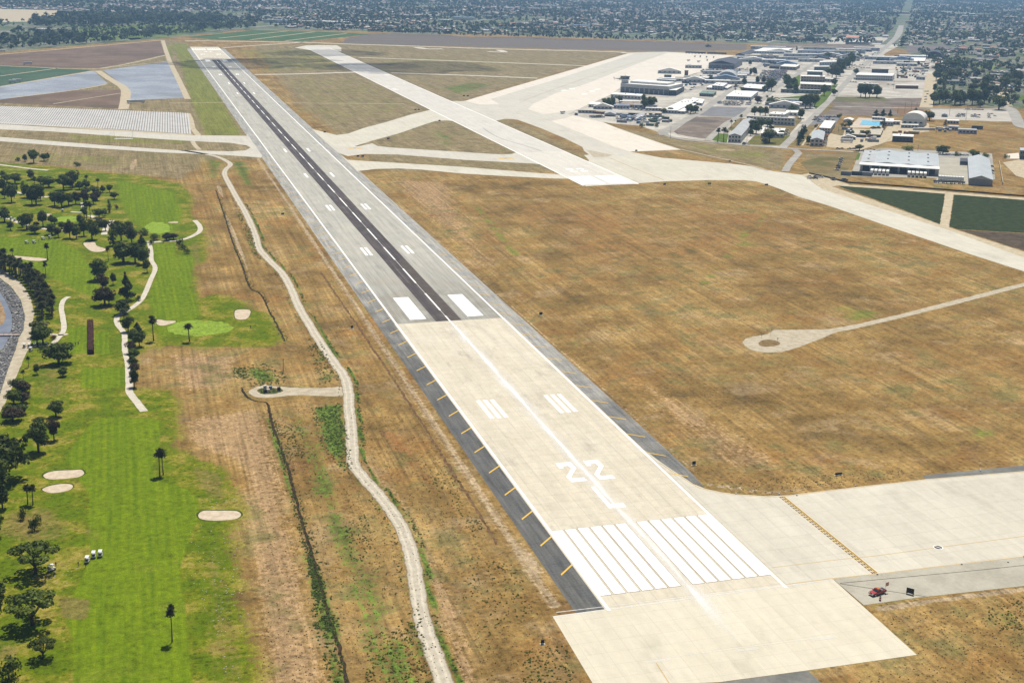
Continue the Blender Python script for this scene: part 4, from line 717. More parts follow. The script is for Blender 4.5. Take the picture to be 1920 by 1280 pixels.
trees('T', [(290, 118, 112, 82, 'b'), (215, 108, 66, 45, 'b'), (378, 102, 66, 62, 'b'), (412, 92, 62, 36, 'b'), (152, 102, 38, 48, 's'), (670, 143, 38, 62, 's'), (25, 240, 55, 60, 'b'), (60, 285, 70, 80, 'b'), (130, 295, 85, 110, 'b'), (30, 365, 110, 80, 'b'), (38, 420, 90, 60, 'o'), (100, 455, 150, 92, 'b'), (268, 262, 90, 80, 'o'), (295, 290, 60, 40, 'o'), (350, 300, 70, 90, 'b'), (420, 325, 90, 120, 'b'), (200, 385, 110, 42, 'c'), (235, 415, 115, 100, 'b'), (310, 475, 172, 120, 'b'), (275, 470, 120, 90, 'r'), (350, 440, 140, 60, 'o'), (545, 348, 128, 115, 'b'), (625, 322, 138, 95, 'o'), (610, 342, 90, 60, 'r'), (680, 345, 70, 80, 'b'), (735, 340, 80, 70, 'b'), (745, 300, 75, 40, 'f'), (840, 328, 72, 42, 'f'), (880, 372, 62, 50, 'b'), (940, 368, 62, 52, 'b'), (980, 428, 62, 58, 'b'), (470, 485, 118, 90, 'b'), (530, 495, 132, 110, 'b'), (590, 482, 105, 90, 'b'), (650, 470, 105, 80, 'r'), (720, 470, 118, 90, 'r'), (735, 390, 70, 70, 'b'), (800, 382, 70, 90, 'b'), (800, 470, 90, 70, 'r'), (835, 440, 80, 70, 'r'), (745, 602, 150, 55, 'f'), (775, 598, 140, 50, 'f'), (722, 585, 92, 60, 'b'), (850, 585, 75, 92, 'b'), (900, 570, 60, 50, 'r'), (40, 622, 125, 112, 'b'), (90, 692, 78, 58, 'o'), (228, 685, 135, 100, 'b'), (192, 668, 52, 62, 'b'), (370, 662, 140, 82, 'o'), (440, 642, 82, 60, 'b'), (468, 640, 62, 62, 'b'), (300, 722, 76, 105, 'b'), (315, 668, 46, 50, 'r'), (445, 732, 92, 115, 'b'), (500, 755, 85, 62, 'r'), (600, 762, 155, 85, 'r'), (655, 765, 125, 82, 'b'), (720, 742, 150, 92, 'b'), (790, 775, 172, 112, 'b'), (690, 642, 82, 62, 'o'), (530, 682, 62, 80, 'b'), (850, 702, 112, 90, 'o'), (905, 700, 100, 62, 'o'), (940, 545, 112, 36, 'c'), (1000, 512, 40, 32, 'd'), (970, 825, 205, 75, 'c'), (1040, 785, 165, 112, 'b'), (1005, 720, 110, 80, 'o'), (1130, 805, 155, 105, 'o'), (1100, 700, 80, 80, 'b'), (1215, 832, 95, 66, 'p'), (1225, 735, 62, 95, 's'), (1320, 775, 62, 92, 's'), (1430, 782, 66, 92, 'r'), (1490, 772, 52, 82, 'r'), (1300, 817, 48, 38, 's'), (1540, 822, 62, 62, 's'), (1570, 860, 60, 62, 's'), (1600, 892, 52, 62, 's'), (1060, 972, 182, 205, 'b'), (1160, 972, 172, 125, 'b'), (1230, 985, 145, 100, 'b'), (1262, 1055, 112, 62, 'b'), (930, 955, 115, 40, 'f'), (855, 1122, 182, 185, 'b'), (880, 1200, 130, 110, 'r'), (970, 1162, 105, 52, 'o'), (410, 950, 138, 56, 'f'), (395, 1092, 122, 46, 'f'), (108, 932, 78, 44, 'f'), (262, 1085, 105, 56, 'f')], GT)
trees('U', [(900, 335, 160, 175, 'r'), (935, 325, 100, 90, 'b'), (1090, 290, 232, 105, 'p'), (1055, 405, 120, 135, 'b'), (1065, 455, 92, 82, 'f'), (1110, 480, 70, 70, 's'), (1100, 560, 135, 95, 'b'), (1180, 600, 120, 90, 'p'), (1140, 640, 105, 95, 'b'), (1195, 685, 120, 95, 'b'), (1130, 740, 100, 95, 'r'), (1150, 800, 100, 100, 'b'), (1140, 860, 100, 80, 'b'), (1160, 930, 100, 85, 'r'), (1155, 1032, 150, 72, 'b'), (1185, 290, 50, 50, 's'), (1318, 635, 205, 82, 'f'), (1625, 642, 148, 84, 'f'), (340, 600, 130, 150, 'o'), (370, 660, 150, 150, 'b'), (320, 665, 120, 110, 'b'), (455, 622, 46, 48, 'd'), (505, 835, 178, 215, 'b'), (540, 940, 85, 95, 'b'), (318, 922, 88, 56, 'b'), (245, 862, 88, 40, 'f'), (200, 968, 78, 44, 'f'), (150, 1060, 100, 120, 'o'), (215, 1075, 90, 130, 'r'), (120, 1180, 120, 130, 'b'), (200, 1170, 95, 130, 'r'), (80, 1275, 95, 120, 'b'), (180, 1265, 85, 120, 'b'), (480, 1285, 130, 135, 'b'), (560, 1010, 1, 1, 's')][:-1], GT)
trees('V', [(60, 74, 62, 95, 'r'), (178, 215, 132, 100, 'b'), (120, 180, 48, 36, 'b'), (250, 160, 92, 52, 'r'), (182, 90, 36, 56, 'b'), (20, 345, 205, 180, 'b'), (-20, 400, 170, 130, 'b'), (12, 475, 110, 70, 'b'), (128, 455, 85, 44, 'f'), (152, 458, 85, 46, 'f'), (108, 528, 56, 40, 's'), (160, 578, 74, 58, 's'), (165, 775, 125, 175, 'u'), (-5, 880, 65, 80, 'b'), (-10, 1000, 130, 60, 'b'), (150, 1010, 130, 190, 'u'), (200, 1165, 82, 100, 'u'), (42, 1262, 112, 112, 's'), (738, 325, 118, 46, 'f'), (754, 320, 112, 46, 'f'), (795, 1090, 155, 50, 'f'), (-60, 620, 140, 150, 'b'), (-80, 1150, 150, 150, 'b')], GT)
# the palm row along the creek road
pr = dens(catmull(W([(-14, 490), (0, 503), (22, 514), (44, 525), (60, 540), (72, 557), (80, 576), (83, 597)]), 6), 5.2, False)
for i, (x, y) in enumerate(pr):
    for q in range(2):
        px, py = PX(x+tr_.uniform(-1.5, 1.5)+q*3.2, y+tr_.uniform(-1.5, 1.5)+q*1.5)
        tree('palm', px, py, 0, 0, 'palms lining the creek road', 'short dense fan palm in the double row lining the creek road', hm=tr_.uniform(7, 10), wm=tr_.uniform(4.2, 5.6))
BT = 'trees of the air base'
trees('C', [(845, 850, 190, 80, 'f'), (930, 850, 200, 95, 'f'), (985, 720, 70, 80, 's'), (1045, 640, 110, 50, 'f'), (1105, 590, 60, 30, 'f'), (1190, 575, 125, 62, 'f'), (1335, 600, 110, 62, 'f'), (1360, 720, 190, 110, 'b'), (1420, 730, 190, 140, 'b'), (1500, 650, 150, 130, 'b'), (1590, 620, 110, 120, 'b'), (1640, 640, 120, 90, 'b'), (1340, 760, 110, 90, 'b'), (1620, 860, 200, 190, 'o'), (1640, 740, 120, 110, 'f'), (1560, 880, 90, 110, 'o'), (1800, 770, 70, 60, 's'), (600, 385, 40, 36, 's'), (440, 430, 140, 120, 'b'), (390, 410, 110, 80, 'b'), (510, 420, 110, 100, 'b'), (1445, 275, 110, 110, 'r'), (1580, 240, 80, 45, 'f'), (1660, 250, 80, 45, 'f'), (1640, 300, 110, 110, 'b'), (1710, 290, 100, 100, 'b'), (1400, 455, 130, 110, 'b'), (1480, 460, 135, 120, 'b'), (1560, 455, 130, 110, 'b')], BT, 1.03)
trees('B', [(1340, 500, 110, 60, 'b'), (1390, 495, 115, 60, 'b'), (1415, 480, 95, 40, 'p'), (1240, 640, 110, 80, 'b'), (1440, 640, 130, 70, 'b'), (1530, 640, 140, 70, 'o'), (1590, 720, 150, 90, 'b'), (1650, 730, 180, 120, 'b'), (1540, 760, 110, 70, 'b'), (945, 540, 60, 40, 'f'), (1330, 350, 80, 50, 'b'), (740, 600, 90, 70, 'b'), (1110, 720, 70, 70, 'f'), (700, 70, 50, 80, 's'), (620, 450, 60, 60, 's'), (1210, 720, 60, 60, 's'), (1900, 660, 160, 130, 'b'), (1860, 600, 130, 100, 'b')], BT, 1.03)
trees('A', [(960, 985, 150, 120, 'b'), (1020, 975, 150, 120, 'b'), (910, 930, 90, 80, 'b'), (1130, 900, 100, 90, 'b'), (1510, 990, 160, 120, 'b'), (1580, 980, 160, 130, 'b'), (1650, 930, 110, 110, 'b'), (1490, 890, 110, 80, 'b'), (1640, 1180, 60, 60, 's'), (1470, 1270, 70, 90, 's'), (1680, 1270, 70, 70, 's'), (1350, 1160, 36, 60, 's'), (1800, 1060, 70, 120, 'b'), (1900, 1050, 70, 90, 'b')], BT, 1.03)
trees('D', [(300, 575, 190, 80, 'c'), (330, 510, 170, 80, 'p'), (360, 450, 160, 75, 'c'), (390, 400, 120, 70, 'p'), (440, 570, 130, 80, 'b'), (560, 320, 60, 60, 's'), (1060, 320, 110, 90, 'b'), (1000, 310, 60, 50, 's'), (1570, 330, 130, 70, 'c'), (1460, 150, 100, 80, 'p'), (1565, 150, 105, 80, 'p'), (1670, 155, 105, 50, 'p'), (900, 170, 70, 80, 's'), (1210, 660, 90, 120, 'o'), (40, 450, 90, 80, 'b'), (330, 180, 140, 110, 'b'), (200, 80, 110, 120, 'b'), (1260, 440, 80, 70, 'b'), (1330, 450, 90, 80, 'b'), (1420, 370, 70, 90, 'b'), (1490, 370, 70, 90, 'b'), (950, 300, 60, 60, 's'), (1100, 440, 80, 80, 'b')], BT, 1.03)
trees('E', [(500, 215, 140, 150, 'o'), (735, 320, 115, 55, 'c'), (160, 650, 70, 180, 'g'), (700, 720, 130, 160, 'b'), (640, 690, 80, 90, 'g'), (920, 740, 80, 80, 'g'), (1150, 760, 110, 170, 'b'), (1340, 770, 80, 110, 'g'), (300, 80, 60, 60, 's'), (440, 160, 90, 50, 'f'), (1660, 770, 70, 80, 'g')], BT, 1.03)
trees('H', [(1230, 980, 190, 110, 'b'), (1300, 990, 200, 120, 'b'), (1360, 985, 190, 90, 'b'), (1470, 990, 180, 140, 'b'), (680, 960, 160, 110, 'b'), (830, 960, 100, 70, 'b'), (400, 1150, 200, 130, 'b'), (470, 1140, 200, 140, 'b'), (540, 1120, 180, 120, 'b'), (340, 1090, 110, 90, 'b'), (120, 830, 150, 110, 'b'), (230, 830, 140, 110, 'b'), (250, 920, 160, 100, 'b'), (150, 910, 130, 110, 'b'), (1160, 640, 90, 90, 'b'), (740, 650, 100, 100, 'b'), (800, 690, 150, 110, 'o'), (860, 700, 180, 120, 'o'), (920, 670, 180, 110, 'b'), (820, 600, 130, 120, 'o'), (900, 560, 150, 120, 'o'), (960, 600, 160, 110, 'o'), (1010, 560, 170, 110, 'b'), (1060, 540, 170, 100, 'b'), (1100, 500, 160, 90, 'b'), (1080, 430, 120, 90, 'b'), (640, 750, 90, 80, 'b'), (830, 820, 110, 80, 'b'), (740, 380, 70, 110, 'b'), (1000, 390, 70, 110, 'b'), (1200, 400, 70, 110, 'b'), (1490, 450, 60, 80, 'b'), (300, 350, 60, 90, 's'), (270, 280, 60, 40, 'c'), (160, 1220, 120, 130, 's'), (240, 1190, 90, 110, 's')], BT, 1.03)
trees('I', [(600, 740, 160, 110, 'b'), (620, 640, 160, 110, 'b'), (560, 1090, 180, 130, 'b'), (650, 1080, 200, 150, 'b'), (740, 1070, 190, 140, 'o'), (880, 1100, 210, 180, 'b'), (960, 1090, 210, 160, 'b'), (1030, 1080, 150, 100, 'b'), (1140, 1100, 230, 140, 'b'), (1230, 1090, 200, 140, 'b'), (1320, 1080, 210, 150, 'b'), (1260, 1130, 90, 110, 'o'), (1540, 1170, 200, 190, 'b'), (1490, 1080, 130, 100, 'b'), (840, 700, 140, 160, 'o'), (920, 700, 120, 110, 'b'), (1000, 740, 80, 70, 'b'), (1150, 880, 110, 170, 'o'), (1180, 800, 100, 130, 'b'), (1350, 820, 170, 120, 'b'), (1300, 960, 230, 120, 'b'), (1500, 960, 150, 120, 'b'), (1600, 850, 170, 180, 'b'), (1680, 760, 120, 110, 'b'), (1780, 730, 140, 130, 'b'), (1860, 740, 130, 110, 'b'), (575, 900, 120, 60, 'b'), (720, 880, 170, 50, 'c'), (860, 880, 100, 46, 'c'), (1040, 640, 70, 40, 'f'), (780, 560, 130, 160, 'b'), (900, 560, 140, 170, 'b'), (980, 540, 110, 110, 'b'), (1170, 600, 70, 110, 'b'), (1280, 610, 60, 110, 's'), (190, 480, 80, 40, 'f'), (330, 510, 70, 50, 'b')], BT, 1.03)

# ------------------------------------------------------------------ base ground: yards, lots, streets
import itertools
_zc = itertools.count(); _z = lambda: next(_zc)
area('base_yard', [(1065, 214), (1102, 196), (1144, 178), (1167, 159), (1177, 153), (1225, 150), (1262, 150), (1277, 144), (1312, 137), (1327, 130), (1330, 117), (1376, 104), (1400, 95), (1480, 85.5), (1690, 84), (1660, 100), (1600, 160), (1530, 215), (1468, 277), (1395, 271), (1345, 266), (1300, 262), (1258, 256), (1240, 250), (1200, 236), (1150, 232), (1130, 229)], m_yard, .045)
area('base_yard', [(1640, 112), (1700, 105), (1780, 108), (1770, 130), (1748, 150), (1738, 198), (1600, 198), (1560, 190)], m_yard, .044)
area('base_yard', [(1545, 275), (1556, 250), (1580, 255), (1585, 240), (1660, 245), (1690, 226), (1742, 232), (1742, 247), (1700, 250), (1680, 262), (1640, 272), (1600, 280)], m_pdirt, .044, .8, 3)
m_lawnp = ground_like('watered_lawn', (.06, .1, .012), (.1, .14, .02), sc=.1, k=.12); m_dryp = ground_like('dry_lot_grass', (.14, .105, .04), (.2, .15, .07), (.09, .09, .03), sc=.06)
m_bare = ground_like('bare_lot_soil', (.14, .11, .085), (.2, .165, .135), (.1, .085, .075), sc=.05, k=.25); m_lot = ground_like('blue_grey_lot_asphalt', (.155, .155, .16), (.19, .19, .195), sc=.06, k=.07); m_plot = ground_like('pale_lot_concrete', (.36, .335, .29), (.42, .39, .34), sc=.05, k=.08)
for iz, (nm, pts, m) in enumerate((('asphalt_lot', [(1311, 217), (1336, 200), (1402, 202), (1384, 220)], m_lot), ('bare_lot', [(1263, 247), (1302, 219), (1374, 221), (1327, 261), (1290, 256), (1270, 252)], m_bare), ('lawn', [(1331, 263), (1345, 250), (1366, 252), (1363, 268)], m_lawnp), ('lawn', [(1364, 243), (1384, 222), (1400, 222), (1372, 246)], m_dryp), ('lawn', [(1398, 271), (1415, 254), (1482, 253), (1470, 274)], ground_like('half_dry_lawn', (.09, .1, .02), (.15, .12, .04), sc=.08)), ('lawn', [(1480, 252), (1504, 225), (1495, 217), (1440, 240)], m_dryp), ('lawn', [(1458, 184), (1510, 179), (1502, 191), (1462, 192)], m_lawnp), ('lawn', [(1520, 195), (1535, 182), (1560, 160), (1572, 158), (1548, 190), (1530, 205)], m_lawnp), ('lawn', [(1482, 150), (1500, 140), (1500, 160), (1482, 165)], m_lawnp), ('lawn', [(1482, 275), (1516, 236), (1534, 238), (1512, 272)], m_dryp), ('lawn', [(1560, 250), (1568, 236), (1585, 238), (1580, 255)], m_dryp), ('bare_lot', [(1520, 227), (1565, 186), (1735, 184), (1732, 214), (1690, 218), (1560, 217)], m_bare), ('lawn', [(1565, 182), (1655, 182), (1672, 189), (1600, 192), (1568, 190)], ground_like('dull_green_lot', (.09, .1, .045), (.14, .13, .06), sc=.05)), ('lawn', [(1540, 210), (1565, 190), (1560, 205), (1545, 214)], m_dryp), ('lawn', [(1670, 200), (1733, 198), (1728, 214), (1690, 218)], ground_like('red_brown_grass', (.15, .09, .045), (.2, .13, .07), sc=.06)), ('truck_lot', [(1744, 205), (1898, 206), (1907, 229), (1748, 224)], m_plot), ('asphalt_lot', [(1514, 235), (1530, 218), (1578, 216), (1568, 231)], m_lot), ('warehouse_yard', [(1594, 331), (1612, 283), (1660, 278), (1860, 288), (1866, 336), (1815, 346), (1750, 334)], m_street), ('concrete_lot', [(1760, 297), (1816, 297), (1817, 345), (1750, 345), (1760, 330)], m_gasp), ('pool_deck', [(1590, 240), (1610, 221), (1660, 224), (1655, 240)], ground_like('pool_deck_concrete', (.42, .36, .28), (.5, .43, .34), sc=.1)), ('sports_turf', [(1903, 181), (1940, 180), (1950, 188), (1906, 189.5)], m_lawnp), ('sports_turf', [(1824, 121), (1866, 122), (1862, 130), (1824, 127)], ground_like('hazy_sports_turf', (.14, .19, .05), (.17, .22, .07), sc=.05)), ('concrete_pad', [(1886, 289), (1910, 287), (1912, 298), (1887, 298)], m_conc3), ('dirt_lot', [(1880, 305), (1925, 297), (1960, 320), (1960, 345), (1905, 330)], m_pdirt), ('planting_verge', [(1602, 300), (1606, 287), (1614, 287), (1610, 300)], m_lawnp), ('car_park', [(1420, 168), (1448, 133), (1478, 118), (1490, 118), (1450, 165), (1430, 172)], m_lot), ('car_park', [(1343, 200), (1352, 188), (1412, 190), (1404, 201)], m_plot), ('dry_field', [(1560, 288), (1590, 284), (1612, 284), (1590, 318), (1520, 325), (1500, 305)], m_dryp))):
    area(nm, pts, m, .06+.004*iz, .3, 3)
for nm, pts, wd in (('main_street', [(1466, 278), (1515, 230), (1560, 184), (1600, 141), (1640, 105), (1681, 70), (1690, 48)], [9, 9, 10, 11, 14, 20, 16]), ('base_street', [(1246, 254), (1243, 247), (1259, 240), (1290, 223), (1312, 211), (1334, 195), (1360, 177), (1385, 160)], 11), ('base_street', [(1256, 181), (1290, 170), (1320, 161), (1360, 147), (1418, 127), (1452, 109), (1478, 96), (1500, 88)], 10), ('base_street', [(1327, 264), (1344, 247), (1365, 230), (1381, 222), (1412, 201), (1447, 172), (1482, 147), (1522, 122), (1545, 105)], 8), ('perimeter_road', [(1243, 246), (1250, 254), (1270, 260), (1300, 264), (1345, 268), (1390, 272), (1440, 276), (1480, 279), (1540, 282), (1600, 285)], 7), ('access_road', [(1472, 322), (1480, 308), (1492, 294), (1497, 287), (1490, 281)], 7), ('gravel_road', [(1600, 282), (1622, 275), (1648, 267), (1665, 252), (1675, 237), (1690, 228)], 12), ('cross_street', [(1565, 200), (1640, 202), (1700, 203), (1760, 204), (1830, 204.5), (1900, 204)], 9), ('dirt_street', [(1736, 202), (1740, 185), (1742, 168), (1746, 152), (1752, 140)], [17, 17, 16, 20, 24]), ('base_street', [(1880, 200), (1897, 206), (1906, 222), (1916, 238), (1960, 244)], 14), ('gravel_road', [(1890, 200), (1880, 187), (1882, 174), (1890, 168)], 14), ('foot_path', [(1470, 296), (1250, 255)][:0] or [(1278, 281), (1330, 293), (1400, 309), (1440, 320)], 2.6), ('foot_path', [(1504, 274), (1512, 262), (1535, 235)], 2.2)):
    road(nm, pts, wd, m_pdirt if 'dirt' in nm or 'gravel' in nm or 'foot' in nm else m_street, .25+.004*_z(), .15, 3.)
b_ = NB('pool_water', .08, .5); area('swimming_pool', [(1612, 234), (1617, 226), (1653, 228), (1651, 237)], b_.done(b_.mix(b_.noise(.3, 3), (.1, .5, .75), (.2, .62, .85))), .3)

# ------------------------------------------------------------------ buildings
P_ = plain
wallm = dict(white=P_('white_wall', (.58, .57, .53)), grey=P_('grey_wall', (.46, .465, .46)), tan=P_('tan_wall', (.34, .28, .21)), dark=P_('dark_wall', (.07, .08, .1)), green=P_('grey_green_wall', (.16, .2, .17)), brick=P_('brick_wall', (.2, .1, .07)), blue=P_('blue_grey_wall', (.42, .45, .49)), corr=P_('ribbed_grey_siding', (.27, .28, .3)))
roofm = dict(white=P_('white_roof', (.66, .65, .61), .6, .12, .08), grey=P_('grey_roof', (.36, .37, .37), .6, .14, .08), metal=P_('metal_roof', (.40, .425, .43), .45, .1, .05), dark=P_('dark_roof', (.055, .06, .075), .8, .25, .06), tan=P_('tan_roof', (.4, .36, .28), .8, .14, .08), brown=P_('brown_roof', (.23, .18, .14), .8, .2, .1), red=P_('tile_roof', (.4, .2, .13), .8, .2, .1), green=P_('green_roof', (.14, .2, .17), .8, .2, .1), blue=P_('blue_roof', (.2, .27, .38), .6, .15, .1))
glass = P_('window_glass', (.03, .04, .055), .15, .1, 1, .5); trimm = P_('white_trim', (.55, .54, .5)); doorm = P_('grey_door', (.16, .17, .19))
winme = MB().box(-.5, -.04, -.5, .5, .04, .5).mesh('window', [glass]); doorme = MB().box(-.5, -.05, 0, .5, .05, 1).mesh('door', [doorm]); vent = MB().box(-.7, -.7, 0, .7, .7, 1, 0, .1, .1).mesh('roof_vent', [P_('vent_metal', (.4, .41, .42))])
GRPB = 'buildings of the air base'
def building(name, label, key, A, B, C, Hpx, wall='white', roof='white', style='flat', wins=(0, 0), sidew=0, vents=0, doors=0, cat='building', over=.35, h=None):
    """A, B = front base corners, C = back left roof corner (all photo pixels); Hpx = wall height"""
    A, B, C = zz(key, *A), zz(key, *B), zz(key, *C); s = zz(key, 1, 0)[0]-zz(key, 0, 0)[0]; Hpx *= s
    k = (ppm(*A)+ppm(*B))/2; a, b, = np.array(G(*A)), np.array(G(*B)); dep = math.atan2(CH, math.hypot(*(a-[CX, CY]))); h = h or max(2.4, Hpx/k/math.cos(dep))
    c = np.array(G(C[0], C[1], h)); u = b-a; wd = np.linalg.norm(u); u /= wd; n = np.array([-u[1], u[0]])
    if (c-a)@n < 0: n = -n
    v = c-a; dp = np.linalg.norm(v); v /= dp
    if abs(v@u) > .85: v = n; dp = max(8, abs((c-a)@n))
    o = empty(name, (*a, 0)); tag(o, label, cat, GRPB)
    def loc(x, y, z): p = u*x+v*y; return (p[0], p[1], z)
    def obx(x0, y0, z0, x1, y1, z1, m=0, mb=None):
        mb = mb or MB(); q = [loc(x, y, z) for z in (z0, z1) for x, y in ((x0, y0), (x1, y0), (x1, y1), (x0, y1))]
        return mb.add(q, [(3, 2, 1, 0), (4, 5, 6, 7), (0, 1, 5, 4), (1, 2, 6, 5), (2, 3, 7, 6), (3, 0, 4, 7)], m)
    W_ = wallm[wall]; R = roofm[roof]
    link('wall', obx(0, 0, 0, wd, dp, h-.02).mesh('wall', [W_]), o)
    rb = MB()
    if style == 'flat':
        obx(-over, -over, h, wd+over, dp+over, h+.45, 0, rb); r = link('roof', rb.mesh('roof', [R]), o)
    elif style in ('gable', 'gablex', 'arch'):
        pk = min(.16*wd, 5) if style == 'gable' else min(.14*dp, 4); rows = []
        if style == 'arch':
            pk = .32*wd; prof = [(wd/2+(wd/2+.3)*math.cos(t), h-.05+pk*math.sin(t)) for t in np.linspace(math.pi, 0, 13)]
        elif style == 'gable': prof = [(-over, h-.05), (wd/2, h+pk), (wd+over, h-.05)]
        else: prof = None
        if prof:
            m_ = len(prof); vs = [loc(x, -over, z) for x, z in prof]+[loc(x, dp+over, z) for x, z in prof]
            rb.add(vs, [(i, i+1, m_+i+1, m_+i) for i in range(m_-1)]+[tuple(range(m_))[::-1], tuple(range(m_, 2*m_))])
        else:
            prof = [(-over, h-.05), (dp/2, h+pk), (dp+over, h-.05)]; vs = [loc(-over, y, z) for y, z in prof]+[loc(wd+over, y, z) for y, z in prof]
            rb.add(vs, [(0, 1, 4, 3), (1, 2, 5, 4), (2, 1, 0), (3, 4, 5)])
        bm = bmesh.new(); mt = rb.mesh('roof', [R]); bm.from_mesh(mt); bmesh.ops.recalc_face_normals(bm, faces=bm.faces[:]); bm.to_mesh(mt); bm.free()
        r = link('roof', mt, o)
    az = math.atan2(u[1], u[0]); azv = math.atan2(v[1], v[0]); cols, rows_ = wins
    for rI in range(rows_):
        zc = h*(rI+.55)/rows_
        for cI in range(cols):
            p = loc(wd*(cI+.5)/cols, 0, zc); p = (p[0]-n[0]*.06, p[1]-n[1]*.06, zc); link('window', winme, o, p, az, (min(wd/cols*.58, 3.), 1, min(1.7, h/rows_*.5)))
        for cI in range(sidew):
            p = loc(wd, dp*(cI+.5)/sidew, zc); link('window', winme, o, (p[0]+u[0]*.06, p[1]+u[1]*.06, zc), azv, (min(dp/sidew*.45, 2.4), 1, min(1.6, h/rows_*.5)))
    for d in range(doors):
        p = loc(wd*(d+.5)/doors, 0, 0); link('door', doorme, o, (p[0]-n[0]*.07, p[1]-n[1]*.07, 0), az, (wd/doors*.82, 1, h*.62))
    for q in range(vents):
        x, y = tr_.uniform(.15, .85)*wd, tr_.uniform(.15, .85)*dp; zt = h+.45 if style == 'flat' else h+.3
        link('roof_vent', vent, r, loc(x, y, zt), az)
    return o, loc, wd, dp, h, u, v, n
